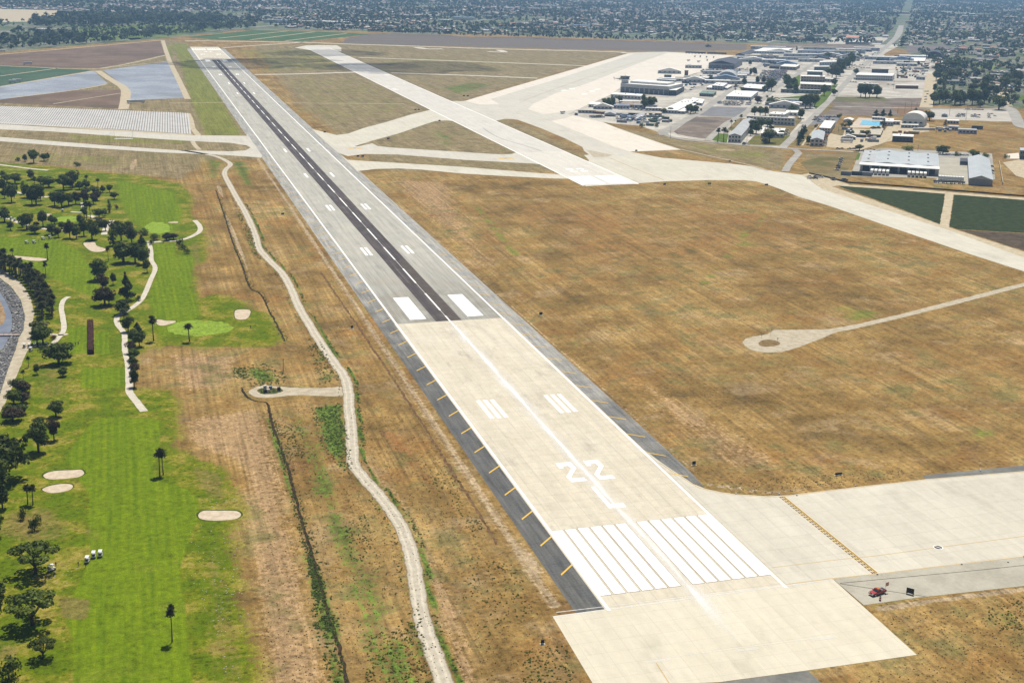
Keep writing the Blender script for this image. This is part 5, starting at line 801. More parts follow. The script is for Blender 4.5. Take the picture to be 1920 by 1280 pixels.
BL = [
 ('hangar', 'big white hangar with pale flat roof and tall grey sliding doors', 'Q', (572, 372), (932, 397), (690, 286), 64, 'grey', 'white', 'flat', (12, 1), 0, 3, 10),
 ('hangar_wing', 'low dark walled wing with a white roof on the right of the white hangar', 'Q', (936, 399), (990, 400), (1000, 326), 40, 'dark', 'white', 'flat', (2, 1), 4, 2, 0),
 ('low_building', 'long low white building in front of the white hangar on the apron edge', 'A', (1000, 832), (1450, 860), (1060, 752), 55, 'white', 'white', 'flat', (9, 1), 0, 2, 0),
 ('office', 'small white flat roofed office on the apron corner', 'A', (667, 970), (820, 976), (705, 893), 42, 'white', 'white', 'flat', (3, 1), 0, 0, 0),
 ('office', 'wide grey roofed building behind the row of white cars', 'A', (1125, 966), (1410, 985), (1205, 885), 40, 'tan', 'brown', 'flat', (7, 1), 2, 1, 0),
 ('shed', 'brown flat shed near the apron corner guard hut', 'A', (738, 1064), (895, 1076), (755, 1025), 26, 'brick', 'brown', 'flat', (0, 0), 0, 0, 0),
 ('shed', 'grey gabled shed in the yard by the apron', 'A', (905, 1106), (1070, 1112), (930, 1035), 40, 'blue', 'grey', 'gable', (0, 0), 0, 0, 1),
 ('shed', 'tan roofed shed at the right of the south yard', 'A', (1572, 1094), (1750, 1100), (1592, 1048), 34, 'tan', 'tan', 'flat', (4, 1), 0, 0, 0),
 ('trailer_office', 'slanting grey trailer office in the south yard', 'A', (1340, 1160), (1420, 1158), (1450, 1060), 34, 'grey', 'grey', 'gable', (2, 1), 4, 0, 0),
 ('guard_hut', 'tiny white guard hut alone on the apron corner', 'A', (458, 1090), (505, 1092), (466, 1046), 36, 'white', 'white', 'flat', (1, 1), 0, 0, 1),
 ('low_building', 'long grey low building behind the white hangar beside the apron', 'A', (1690, 582), (1960, 600), (1740, 525), 28, 'grey', 'grey', 'flat', (7, 1), 0, 2, 0),
 ('equipment_house', 'dark boxy equipment house on the apron behind the white hangar', 'A', (1802, 520), (1900, 523), (1815, 482), 30, 'dark', 'green', 'flat', (0, 0), 0, 0, 1),
 ('hangar', 'huge dark hangar with black sloping roof at the far apron edge', 'B', (706, 386), (1090, 402), (850, 245), 78, 'corr', 'dark', 'gable', (10, 1), 0, 0, 6),
 ('hangar', 'second dark long roofed hangar behind the huge dark hangar', 'B', (1110, 196), (1250, 205), (1290, 122), 18, 'corr', 'dark', 'gable', (0, 0), 0, 0, 0),
 ('tower_building', 'square red brown brick tower at the apron edge', 'B', (346, 492), (400, 494), (352, 420), 70, 'brick', 'brown', 'flat', (2, 3), 0, 0, 0),
 ('storehouse', 'very long white roofed storehouse at the far end of the base', 'B', (1388, 165), (1850, 172), (1530, 80), 34, 'blue', 'white', 'flat', (12, 1), 0, 2, 0),
 ('low_building', 'grey walled hall with curved grey roof among the base yards', 'B', (852, 565), (1120, 580), (880, 485), 46, 'grey', 'grey', 'arch', (5, 1), 0, 0, 0),
 ('storehouse', 'long low grey roofed store in front of the huge dark hangar', 'B', (868, 492), (1310, 500), (905, 443), 26, 'grey', 'grey', 'flat', (8, 1), 0, 2, 0),
 ('office', 'two storey white roofed office beside the airside street', 'B', (758, 708), (920, 720), (835, 600), 62, 'blue', 'white', 'flat', (4, 2), 3, 2, 0),
 ('office_wing', 'low white roofed wing left of the two storey office', 'B', (676, 706), (756, 710), (730, 645), 30, 'grey', 'white', 'flat', (2, 1), 0, 0, 0),
 ('shed', 'white canopy shed right of the two storey office', 'B', (932, 702), (990, 712), (1010, 638), 26, 'grey', 'white', 'flat', (0, 0), 0, 0, 0),
 ('low_building', 'dark green walled low building by the street corner', 'B', (570, 806), (775, 816), (625, 724), 42, 'green', 'green', 'flat', (6, 1), 2, 1, 0),
 ('courtyard_building', 'white roofed courtyard building above the asphalt square', 'B', (966, 856), (1340, 870), (1095, 722), 50, 'blue', 'white', 'flat', (10, 1), 4, 3, 0),
 ('low_building', 'dark walled white roofed block behind the courtyard building', 'B', (1196, 716), (1555, 742), (1290, 620), 40, 'dark', 'white', 'flat', (9, 1), 0, 1, 0),
 ('workshop', 'long white roofed workshop stepping down beside the street', 'B', (10, 1062), (235, 1070), (355, 850), 48, 'blue', 'white', 'flat', (5, 1), 0, 6, 0),
 ('workshop', 'small white roofed lean-to on the right of the stepped workshop', 'B', (242, 1068), (350, 1072), (420, 920), 36, 'blue', 'white', 'flat', (2, 1), 0, 1, 0),
 ('workshop', 'white roofed hall at the upper end of the stepped workshop', 'B', (430, 920), (610, 950), (470, 828), 34, 'blue', 'white', 'flat', (4, 1), 3, 0, 0),
 ('barracks', 'long grey two storey barracks running back from the perimeter road', 'C', (1000, 856), (1188, 862), (1232, 512), 105, 'white', 'grey', 'gable', (4, 2), 14, 0, 0),
 ('dormitory', 'three storey white block with wide flat roof and window bands', 'F', (1399, 231), (1489, 236), (1401, 217), 13.2, 'white', 'white', 'flat', (14, 2), 0, 0, 0),
 ('low_building', 'white stepped roof annex behind the three storey block', 'F', (1441, 222), (1470, 223.5), (1450, 210), 8, 'white', 'white', 'flat', (4, 1), 0, 2, 0),
 ('low_building', 'second white roofed annex at the right behind the three storey block', 'F', (1472, 217), (1494, 218), (1476, 207), 6, 'white', 'white', 'flat', (3, 1), 0, 1, 0),
 ('low_building', 'white single storey house between trees and parked cars', 'C', (1490, 785), (1830, 790), (1530, 645), 60, 'white', 'white', 'flat', (6, 1), 2, 1, 0),
 ('barracks', 'grey roofed two storey barracks block by the gravel lot', 'D', (470, 592), (660, 600), (512, 368), 100, 'white', 'metal', 'gable', (3, 2), 6, 0, 0),
 ('barracks', 'white roofed two storey block behind the grey barracks block', 'D', (602, 395), (768, 405), (692, 212), 74, 'white', 'white', 'flat', (4, 2), 6, 0, 0),
 ('bath_house', 'white roofed bath house on the right of the swimming pool', 'D', (1590, 292), (1712, 298), (1606, 180), 66, 'blue', 'white', 'flat', (3, 1), 0, 1, 0),
 ('bath_house', 'narrow white building behind the swimming pool', 'D', (1400, 195), (1600, 206), (1410, 152), 34, 'blue', 'white', 'flat', (5, 1), 0, 0, 0),
 ('canopy', 'white tent canopy left of the swimming pool', 'D', (968, 232), (1100, 238), (1000, 176), 34, 'white', 'white', 'gable', (0, 0), 0, 0, 0, 'tent'),
 ('compound', 'low tan flat roofed compound in front of the pool', 'D', (1092, 456), (1300, 466), (1125, 360), 38, 'dark', 'tan', 'flat', (6, 1), 0, 1, 0),
 ('compound', 'right hand tan flat roof of the walled compound', 'D', (1335, 458), (1520, 466), (1390, 322), 38, 'dark', 'tan', 'flat', (5, 1), 0, 1, 0),
 ('gymnasium', 'white quonset hall with a big curved roof and small dark windows', 'E', (86, 290), (410, 306), (150, 150), 105, 'white', 'white', 'arch', (4, 1), 0, 0, 0),
 ('portable_classroom', 'grey portable room block with three small windows beside the dry field', 'E', (936, 406), (1210, 416), (930, 330), 60, 'blue', 'metal', 'flat', (5, 1), 0, 0, 0),
 ('portable_classroom', 'grey portable room block left of the row of white tanks', 'E', (780, 356), (925, 364), (800, 282), 56, 'blue', 'grey', 'flat', (3, 1), 0, 0, 0),
 ('portable_classroom', 'white portable room block behind the grey portable rooms', 'E', (765, 258), (940, 262), (770, 200), 44, 'white', 'white', 'flat', (4, 1), 0, 0, 0),
 ('shed', 'dark flat shed at the left edge of the dry field', 'E', (1132, 340), (1300, 346), (1138, 288), 46, 'dark', 'dark', 'flat', (0, 0), 0, 0, 2),
 ('workshop', 'white roofed workshop shed above the grassy strip', 'E', (-60, 526), (246, 540), (-40, 412), 82, 'dark', 'white', 'flat', (6, 1), 0, 1, 0),
 ('shed', 'small grey shed standing alone on the pale truck lot', 'E', (682, 156), (768, 160), (690, 95), 40, 'blue', 'grey', 'gable', (0, 0), 0, 0, 1),
 ('house', 'dark red building with a pale roof at the right edge of the photo', 'E', (1852, 792), (2000, 797), (1862, 622), 130, 'green', 'metal', 'flat', (4, 2), 0, 0, 0),
 ('barracks', 'pale barracks with white roof edge facing the lower court', 'H', (320, 866), (782, 890), (330, 752), 84, 'tan', 'white', 'flat', (9, 2), 0, 0, 0),
 ('barracks', 'low green walled barracks front at the lower court', 'H', (30, 912), (610, 932), (60, 855), 54, 'green', 'white', 'flat', (8, 1), 0, 0, 0),
 ('barracks', 'second pale barracks row behind a lawn strip', 'H', (330, 746), (690, 756), (338, 648), 78, 'tan', 'white', 'flat', (9, 2), 0, 0, 0),
 ('barracks', 'third pale barracks row half hidden by trees', 'H', (425, 650), (655, 656), (432, 578), 54, 'green', 'white', 'flat', (7, 1), 0, 0, 0),
 ('barracks', 'fourth pale barracks row half hidden by trees', 'H', (530, 580), (760, 578), (535, 513), 54, 'green', 'white', 'flat', (7, 1), 0, 0, 0),
 ('barracks', 'farthest barracks row left of the dense tree line', 'H', (610, 512), (900, 502), (618, 440), 54, 'blue', 'white', 'flat', (8, 1), 0, 0, 0),
 ('annex', 'small white annex on the second barracks row', 'H', (490, 742), (610, 746), (508, 690), 42, 'white', 'white', 'flat', (2, 1), 0, 0, 0),
 ('annex', 'white annex at the street end of the second barracks row', 'H', (680, 748), (812, 754), (690, 690), 44, 'white', 'white', 'flat', (3, 1), 0, 0, 0),
 ('barracks', 'long white barracks with two ribbon rows of windows in the junk yard', 'H', (1152, 722), (1700, 738), (1200, 614), 74, 'white', 'white', 'flat', (16, 2), 0, 0, 0),
 ('hall', 'dark block hall behind the long ribbon window barracks', 'H', (1392, 622), (1640, 624), (1402, 560), 56, 'dark', 'dark', 'flat', (5, 1), 0, 0, 0),
 ('annex', 'white porch at the left end of the ribbon window barracks', 'H', (1120, 716), (1250, 722), (1140, 682), 30, 'white', 'white', 'flat', (0, 0), 0, 0, 0),
 ('storehouse', 'grey long store in front of the ribbon window barracks', 'H', (1195, 806), (1490, 818), (1200, 768), 32, 'grey', 'white', 'flat', (6, 1), 0, 0, 0),
 ('low_building', 'square white roofed hall above the big car park', 'H', (20, 565), (255, 576), (90, 484), 46, 'tan', 'white', 'flat', (5, 1), 0, 1, 0),
 ('school', 'far school block with a pinkish roof beside the main street', 'H', (1000, 112), (1215, 117), (1040, 62), 28, 'white', 'red', 'gablex', (0, 0), 0, 0, 0),
 ('school', 'long pale school wing in front of the pinkish roof', 'H', (1000, 186), (1360, 190), (1060, 132), 34, 'white', 'white', 'flat', (0, 0), 0, 0, 0),
 ('school', 'right hand school wing with a salmon roof edge', 'H', (1240, 160), (1550, 170), (1260, 100), 34, 'white', 'tan', 'flat', (0, 0), 0, 0, 0),
 ('portable_classroom', 'long grey blue portable block among trees in the suburb', 'I', (752, 782), (1040, 792), (770, 730), 48, 'blue', 'grey', 'flat', (6, 1), 0, 0, 0),
 ('trailer_office', 'long white trailer with a red base beside the dirt street', 'I', (-10, 850), (330, 855), (0, 795), 46, 'brick', 'white', 'flat', (0, 0), 0, 0, 0),
 ('house', 'white round roofed hut behind the dirt street trees', 'I', (640, 572), (772, 576), (650, 524), 26, 'white', 'white', 'arch', (0, 0), 0, 0, 0),
 ('office', 'blue windowed cabin at the corner of the junk yard', 'I', (300, 716), (430, 722), (310, 672), 42, 'blue', 'white', 'flat', (3, 1), 0, 0, 0),
 ('storehouse', 'white roofed store at the back of the junk yard', 'I', (-40, 474), (195, 476), (-20, 428), 40, 'green', 'white', 'flat', (5, 1), 0, 0, 0),
 ('storehouse', 'wide white pale roofed depot behind the junk yard', 'I', (200, 462), (430, 458), (240, 374), 18, 'white', 'white', 'flat', (0, 0), 0, 0, 0),
 ('storehouse', 'white long container store in the junk yard', 'I', (270, 562), (412, 567), (282, 532), 28, 'white', 'white', 'flat', (0, 0), 0, 0, 0),
 ('hangar', 'dark domed shelter beyond the junk yard', 'I', (430, 396), (690, 400), (470, 352), 14, 'dark', 'dark', 'arch', (0, 0), 0, 0, 0),
]
for i, (x, y, w0, d0, h0, c) in enumerate(((1255, 138, 40, 14, 5, 'white'), (1300, 128, 30, 12, 5, 'grey'), (1350, 139, 60, 14, 5, 'grey'), (1372, 146, 50, 16, 5, 'white'), (1360, 153, 46, 15, 6, 'blue'), (1328, 152, 30, 20, 5, 'white'), (1395, 158, 44, 14, 5, 'grey'), (1345, 157, 40, 16, 5, 'white'), (1412, 116, 60, 14, 5, 'white'), (1428, 108, 70, 14, 5, 'tan'), (1400, 111, 40, 14, 5, 'white'), (1450, 118, 46, 18, 6, 'white'), (1475, 124, 40, 22, 5, 'blue'), (1490, 112, 60, 16, 5, 'grey'), (1500, 106, 70, 18, 6, 'white'), (1530, 100, 80, 18, 6, 'blue'), (1555, 107, 60, 16, 5, 'white'), (1575, 100, 70, 20, 6, 'tan'), (1600, 96, 80, 16, 5, 'white'), (1625, 95, 60, 20, 7, 'white'), (1590, 110, 50, 16, 5, 'grey'), (1520, 116, 50, 14, 5, 'grey'), (1543, 93, 90, 12, 5, 'tan'), (1655, 112, 60, 22, 6, 'white'), (1690, 116, 50, 20, 6, 'blue'), (1665, 120, 60, 18, 5, 'grey'), (1712, 110, 60, 26, 6, 'white'), (1700, 124, 40, 16, 5, 'white'), (1460, 100, 60, 18, 5, 'white'), (1440, 92, 80, 16, 6, 'white'), (1265, 152, 40, 12, 4, 'white'), (1283, 150, 30, 10, 4, 'tan'), (1302, 155, 36, 12, 5, 'white'), (1420, 160, 34, 14, 5, 'tan'), (1180, 196, 26, 9, 4, 'white'), (1210, 203, 30, 10, 4, 'grey'), (1130, 205, 24, 9, 4, 'white'), (1165, 204, 20, 10, 4, 'blue'), (1100, 212, 22, 7, 3.2, 'tan'), (1225, 208, 20, 9, 3.5, 'white'), (1470, 203, 40, 12, 5, 'white'), (1486, 197, 30, 12, 4, 'blue'), (1505, 200, 26, 12, 5, 'white'), (1480, 192, 44, 10, 4, 'grey'), (1455, 198, 30, 12, 4, 'tan'), (1720, 226, 24, 8, 4, 'white'), (1705, 240, 20, 8, 3.5, 'white'), (1668, 234, 24, 9, 4, 'white'), (1590, 262, 16, 6, 3, 'white'))):
    k = 2388/ppm(x, y); s_ = ppm(x, y); dp_ = d0*F*CH/k**2
    BL.append(('storehouse', None, 'F', (x-w0*s_/2, y), (x+w0*s_/2, y+w0*s_*.02), (x-w0*s_/2+dp_*.8, y-dp_-h0*s_*.98), h0*s_, 'blue' if c == 'white' and i % 3 else 'grey', c, 'gable' if i % 4 == 0 else 'flat', (5, 1), 0, 0, 0, 'shed', x, y))
for r in BL:
    nm, lab, key, A, B, C, Hp, wl, rf_, sty, wn_, sw, vt, dr = r[:14]
    res_ = building(nm, lab, key, A, B, C, Hp, wl, rf_, sty, wn_, sw, vt, dr, r[14] if len(r) > 14 else nm.replace('_', ' ')); ob = res_[0]
    if 'two-bay' in str(lab) or lab.startswith('big white hangar') if lab else False:
        o_, loc_, w_d, d_p, h_h = ob, *res_[1:5]; mb_ = MB(); q_ = [loc_(x, y, z) for z in (h_h+.4, h_h+3.2) for x, y in ((w_d*.12, d_p*.25), (w_d*.9, d_p*.25), (w_d*.9, d_p*.75), (w_d*.12, d_p*.75))]
        mb_.add(q_, [(4, 5, 6, 7), (0, 1, 5, 4), (1, 2, 6, 5), (2, 3, 7, 6), (3, 0, 4, 7)]); link('roof_monitor', mb_.mesh('roof_monitor', [roofm['white']]), ob)
    if len(r) > 15: place(ob, f'low {rf_} roofed storehouse', r[15], r[16], 'shed', GRPB)
# the big warehouse: metal sheds behind an open loading bay with a white awning
o = empty('warehouse', (*G(1612, 322), 0)); tag(o, 'wide metal roofed warehouse with a long white awning over dark loading bays', 'warehouse', GRPB)
a = np.array(G(1612, 322)); u = np.array(G(1759, 331))-a; wd = np.linalg.norm(u); u /= wd; v = np.array([-u[1], u[0]]); v = v if v[1] > 0 else -v
def wbx(x0, y0, z0, x1, y1, z1, mb, m=0, z2=None):
    q = [(*(u*x+v*y), z) for z in (z0, z1) for x, y in ((x0, y0), (x1, y0), (x1, y1), (x0, y1))]
    if z2 is not None: q[6] = (*q[6][:2], z2); q[7] = (*q[7][:2], z2)
    return mb.add(q, [(3, 2, 1, 0), (4, 5, 6, 7), (0, 1, 5, 4), (1, 2, 6, 5), (2, 3, 7, 6), (3, 0, 4, 7)], m)
link('wall', wbx(0, 9, 0, wd, 95, 7.4, MB()).mesh('wall', [wallm['grey']]), o)
link('awning', wbx(-1, -1.5, 6.3, wd+.5, 9, 6.9, MB(), 0, 7.6).mesh('awning', [roofm['white']]), o)
for x in np.linspace(0, wd, 9): link('awning_post', wbx(x-.2, -1, 0, x+.2, -.6, 6.25, MB()).mesh('awning_post', [wallm['white']]), o)
for x in np.linspace(2, wd-9, 8): link('loading_door', wbx(x, 8.85, .1, x+6, 8.98, 5, MB()).mesh('loading_door', [wallm['dark']]), o)
for x0, x1, y0, pk, m in ((.18*wd, .5*wd, 9.2, 1.5, 'metal'), (.502*wd, .72*wd, 9.2, 1.2, 'metal'), (.722*wd, wd+.3, 9.2, 1., 'metal'), (-.5, .178*wd, 12, .7, 'grey')):
    b = MB(); xm = (x0+x1)/2; pr_ = [(x0, 7.42), (xm, 7.42+pk), (x1, 7.42)]
    q = [(*(u*x+v*y), z) for y in (y0, 96) for x, z in pr_]; b.add(q, [(0, 1, 4, 3), (1, 2, 5, 4), (2, 1, 0), (3, 4, 5), (0, 3, 5, 2)])
    rf_ = link('roof', b.mesh('roof', [roofm[m]]), o)
    for yy in (30, 55, 80): p = u*xm+v*yy; link('roof_vent', vent, rf_, (p[0], p[1], 7.3+pk), 0)
building('metal_shed', 'narrow grey metal shed right of the concrete lot', 'F', (1816, 347), (1860, 350), (1815, 294.5), 12.5, 'corr', 'metal', 'gable', (0, 0), 0, 0, 0, 'shed')
building('shed', 'small dark roofed shed between warehouse and narrow metal shed', 'F', (1800, 309.5), (1815, 310), (1801, 297), 6, 'dark', 'dark', 'flat', (0, 0), 0, 0, 1, 'shed')
# control tower beside the white hangar
x, y = G(1171, 172.5); o = empty('control_tower', (x, y, 0), R_(20)); tag(o, 'grey control tower with dark glazed cab at the left end of the white hangar', 'control tower')
hT = 29/ppm(1171, 172.5); link('shaft', MB().box(-4, -4, 0, 4, 4, hT*.78, 0, .4, .4).mesh('shaft', [wallm['grey']]), o)
link('gallery', MB().box(-5.4, -5.4, hT*.78, 5.4, 5.4, hT*.82).mesh('gallery', [wallm['white']]), o); link('cab', MB().box(-4.2, -4.2, hT*.82, 4.2, 4.2, hT*.97, 0, -.5, -.5).mesh('cab', [glass]), o); rf_ = link('roof', MB().box(-5.2, -5.2, hT*.97, 5.2, 5.2, hT).mesh('roof', [wallm['dark']]), o)
link('antenna', MB().tube((0, 0, hT), (0, 0, hT+6), .12, .05).mesh('antenna', [wallm['dark']]), rf_)
for k in range(3): link('window', winme, o, (-1.9+k*1.9, -3.95, hT*.2+k*1.5), 0, (1, 1, 1.4))

# ------------------------------------------------------------------ vehicles
def paintm(n, c): return P_(n, c, .35, .06, 1.5, .5)
CARP = dict(white=paintm('white_car_paint', (.62, .62, .61)), silver=paintm('silver_car_paint', (.32, .34, .36)), dark=paintm('dark_car_paint', (.03, .032, .04)), blue=paintm('blue_car_paint', (.04, .09, .22)), red=paintm('red_car_paint', (.35, .03, .03)), tan=paintm('tan_car_paint', (.3, .25, .18)))
tyre = P_('tyre_rubber', (.02, .02, .02), .9); chrome = P_('chrome', (.5, .5, .5), .25, .05, 1, .5, .8); lampm = P_('lamp_lens', (.6, .58, .5), .2)
bodyme = {}
for c, m in CARP.items():
    b = MB(); b.prism([(-2.2, .32), (-2.2, .85), (-1.9, .95), (1., .95), (2.15, .82), (2.25, .55), (2.2, .32)], -.88, .88); b.prism([(-1.75, .95), (-1.25, 1.45), (.15, 1.45), (.95, .95)], -.74, .74, 1); b.box(-1.2, -.7, 1.45, .1, .7, 1.5, 0)
    bodyme[c] = b.mesh('car_body', [m, glass])
whl = MB().tube((0, -.11, 0), (0, .11, 0), .33, .33, 10).mesh('wheel', [tyre]); 
CARS = []
def car(*a): CARS.append(a)
def put_car(px, py, col, rz, group, desc=None, detail=False, sc=1.):
    x, y = G(px, py); o = empty('parked_car', (x, y, .22), rz); o.scale = (sc,)*3; link('body', bodyme[col], o)
    if detail:
        for sx in (-1.35, 1.4):
            for sy in (-.82, .82): link('wheel', whl, o, (sx, sy, .33))
    place(o, desc or f'{col} parked car', px, py, 'car', group); return o
ST = math.atan2(738, 519)     # bearing of the base streets
cr = random.Random(5)
def cars(key, quad, nr, nc, p, group, rz=ST+math.pi/2, detail=False, cols='white white white silver dark dark blue red tan silver'.split()):
    q = [np.array(zz(key, *c)) for c in quad]
    for i in range(nr):
        for j in range(nc):
            if cr.random() > p: continue
            s, t = (j+.5+cr.uniform(-.15, .15))/nc, (i+.5)/nr; P = (q[0]*(1-s)+q[1]*s)*(1-t)+(q[3]*(1-s)+q[2]*s)*t
            car(P[0], P[1], cr.choice(cols), rz+cr.choice((0, math.pi))+cr.uniform(-.05, .05), group, None, detail)
cars('C', [(930, 240), (1250, 240), (1220, 320), (900, 315)], 4, 9, .8, 'cars parked above the asphalt square'); cars('C', [(850, 250), (910, 240), (890, 290), (845, 290)], 2, 3, .9, 'cars parked above the asphalt square', cols=['blue', 'silver', 'white']); cars('C', [(1290, 240), (1380, 240), (1330, 310), (1260, 310)], 3, 3, .8, 'cars parked above the asphalt square')
cars('B', [(1520, 420), (1900, 420), (1760, 580), (1450, 560)], 12, 19, .78, 'cars in the big car park'); cars('B', [(1640, 600), (1740, 590), (1720, 660), (1620, 680)], 3, 3, .8, 'cars in the big car park')
cars('D', [(540, 150), (860, 150), (830, 245), (490, 240)], 4, 8, .82, 'cars in the lot behind the white block', detail=True); cars('D', [(690, 430), (735, 430), (720, 610), (660, 610)], 8, 1, .95, 'cars beside the grey barracks block', detail=True)
cars('A', [(1110, 985), (1600, 1010), (1600, 1040), (1110, 1015)], 2, 15, .85, 'white cars by the apron yard', cols=['white', 'white', 'white', 'silver', 'dark']); cars('A', [(680, 1110), (900, 1090), (900, 1140), (700, 1140)], 2, 8, .9, 'cars by the apron corner', cols=['dark', 'dark', 'silver']); cars('A', [(1080, 1120), (1320, 1130), (1300, 1200), (1100, 1180)], 3, 8, .6, 'cars by the apron yard')
cars('E', [(900, 110), (1030, 110), (1030, 165), (900, 165)], 3, 4, .95, 'cars on the pale truck lot', detail=True); cars('E', [(1120, 105), (1260, 130), (1260, 180), (1120, 165)], 3, 3, .9, 'cars on the pale truck lot', detail=True); cars('E', [(1370, 100), (1500, 105), (1500, 195), (1370, 180)], 3, 3, .7, 'cars on the pale truck lot', cols=['dark', 'dark', 'white'], detail=True); cars('E', [(1030, 40), (1300, 45), (1300, 65), (1030, 60)], 1, 12, .9, 'cars along the cross street')
cars('E', [(650, 715), (1080, 725), (1080, 750), (650, 740)], 1, 12, .95, 'white vans behind the warehouse lot', cols=['white', 'white', 'silver'], detail=True); cars('E', [(1230, 740), (1290, 745), (1290, 765), (1230, 765)], 1, 2, 1, 'white vans behind the warehouse lot', cols=['white'], detail=True); cars('E', [(1415, 890), (1450, 890), (1450, 1060), (1420, 1060)], 5, 1, .8, 'cars beside the narrow metal shed', detail=True, cols=['dark', 'silver'])
cars('D', [(900, 770), (980, 770), (900, 1000), (830, 1000)], 8, 1, .95, 'cars in a row left of the warehouse', cols=['dark', 'silver', 'dark', 'white', 'tan'], detail=True); cars('D', [(860, 620), (1150, 625), (1150, 660), (860, 655)], 1, 5, .9, 'dark trucks on the perimeter road', cols=['dark'], detail=True); cars('D', [(440, 1040), (660, 1060), (660, 1100), (440, 1095)], 2, 5, .8, 'vehicles by the dirt yard', cols=['silver', 'dark', 'white'], detail=True); cars('D', [(1230, 660), (1500, 640), (1560, 690), (1300, 700)], 2, 7, .7, 'cars behind the warehouse', detail=True)
cars('A', [(1440, 1100), (1560, 1180), (1500, 1230), (1380, 1170)], 3, 6, .7, 'cars of the south yard'); cars('B', [(960, 470), (1300, 600), (1180, 640), (900, 600)], 4, 8, .5, 'cars by the airside yards'); cars('B', [(640, 430), (1300, 380), (1300, 430), (640, 460)], 2, 22, .7, 'cars before the dark hangar'); cars('B', [(1060, 620), (1200, 560), (1200, 700), (1100, 720)], 4, 4, .6, 'cars by the airside yards'); cars('B', [(1500, 270), (1900, 250), (1900, 330), (1560, 380)], 5, 12, .6, 'cars above the big car park'); cars('H', [(200, 330), (1350, 300), (1340, 430), (600, 440)], 8, 26, .4, 'cars at the far end of the base'); cars('H', [(1230, 420), (1480, 300), (1520, 310), (1280, 440)], 3, 10, .6, 'cars along the main street'); cars('I', [(560, 1000), (1500, 1010), (1480, 1090), (560, 1080)], 3, 16, .35, 'cars under the suburb trees'); cars('I', [(760, 640), (1800, 640), (1800, 830), (900, 860)], 5, 20, .3, 'cars in the near suburb')
cars('D', [(60, 350), (210, 340), (170, 430), (60, 440)], 3, 5, .8, 'cars behind the white house'); cars('H', [(1080, 490), (1400, 480), (1380, 560), (1060, 560)], 3, 8, .6, 'cars along the main street'); cars('H', [(1060, 740), (1740, 790), (1740, 815), (1060, 770)], 1, 16, .6, 'vehicles in the junk yard'); cars('I', [(0, 570), (460, 570), (420, 660), (0, 660)], 4, 10, .6, 'vehicles in the junk yard'); cars('I', [(425, 880), (490, 880), (490, 1080), (420, 1080)], 5, 2, .5, 'cars on the dirt street'); cars('B', [(330, 700), (620, 640), (650, 660), (350, 760)], 2, 8, .5, 'cars on the airside street'); cars('A', [(1180, 640), (1500, 560), (1520, 590), (1220, 660)][:0] or [(1260, 1080), (1500, 1090), (1480, 1130), (1250, 1120)], 1, 5, .6, 'cars by the apron yard'); cars('B', [(500, 560), (700, 560), (680, 630), (470, 640)], 4, 6, .6, 'cars by the airside yards')
car(*zz('D', 985, 1115), 'blue', 0.2, 'vehicles by the dirt yard', 'bright blue vehicle', True, 1.5); car(*zz('D', 815, 1100), 'dark', 1.4, 'vehicles by the dirt yard', 'dark bulky vehicle', True, 1.6); car(*zz('C', 1240, 890), 'dark', ST, 'tractor', 'dark tractor like vehicle', True, 1.7); car(*zz('C', 1310, 895), 'white', ST, 'tractor', 'small white trailer', True, 1.)
CARS.sort(key=lambda c: -ppm(c[0], c[1]))
for c in CARS[:296]: put_car(*c)
vs, fs, fm = [], [], []; cl_ = list(CARP)
for c in CARS[296:]:
    x, y = G(c[0], c[1]); me_ = bodyme[c[2]]; n = len(vs); co_, si_ = math.cos(c[3]), math.sin(c[3])
    vs += [(x+co_*v.co.x-si_*v.co.y, y+si_*v.co.x+co_*v.co.y, v.co.z+.22) for v in me_.vertices]; fs += [tuple(i+n for i in p.vertices) for p in me_.polygons]; fm += [len(cl_) if p.material_index else cl_.index(c[2]) for p in me_.polygons]
tag(link('distant_cars', mesh('distant_cars', vs, fs, list(CARP.values())+[glass], fm)), 'farther parked cars of the base lots and streets', None, None, 'stuff')
# semi trailers and shipping containers
def trailer(name, desc, px, py, ln, hgt, col, rz, group, wheels=True, wd=2.6):
    x, y = G(px, py); o = empty(name, (x, y, .1), rz); m = P_(col[0], col[1], .6, .1, .3); z0 = 1.15 if wheels else .05
    b = MB().box(-ln/2, -wd/2, z0, ln/2, wd/2, z0+hgt)
    for q in np.linspace(-ln/2+.3, ln/2-.3, max(3, int(ln/1.2))): b.box(q-.06, -wd/2-.05, z0+.05, q+.06, wd/2+.05, z0+hgt-.05)
    link('box', b.mesh('box', [m]), o)
    if wheels:
        for sx in (-ln/2+1.2, -ln/2+2.4, ln/2-2):
            for sy in (-1.05, 1.05): link('wheel', whl, o, (sx, sy, .36), 0, (1.3, 1.6, 1.3))
    place(o, desc, px, py, 'trailer' if wheels else 'container', group)
cW = ('white_trailer_skin', (.6, .6, .58)); cG = ('grey_container', (.22, .24, .27)); cD = ('dark_container', (.045, .05, .055)); cR = ('rust_container', (.22, .09, .05)); cY = ('yellow_container', (.45, .33, .1)); cB = ('blue_container', (.08, .14, .24)); cGr = ('green_container', (.08, .13, .09))
uz = math.atan2(u[1], u[0])
for (x, y, n) in ((1649, 327, 5), (1719, 331, 5)):
    for k in range(n): xx, yy = np.array(G(x, y))+u*(k-2)*3.4; px, py = PX(xx, yy); trailer('semi_trailer', 'white semi trailer at the loading bays', px, py, 13, 2.8, cW, uz+math.pi/2, 'trailers at the loading bays')
for (x, y, c, l) in ((1586, 328.5, cG, 9), (1606, 329, cD, 9), (1625, 330, cG, 9)): trailer('shipping_container', ('dark' if c is cD else 'grey')+' shipping container', x, y, l, 3.4, c, uz, 'containers left of the loading bays', False, 3)
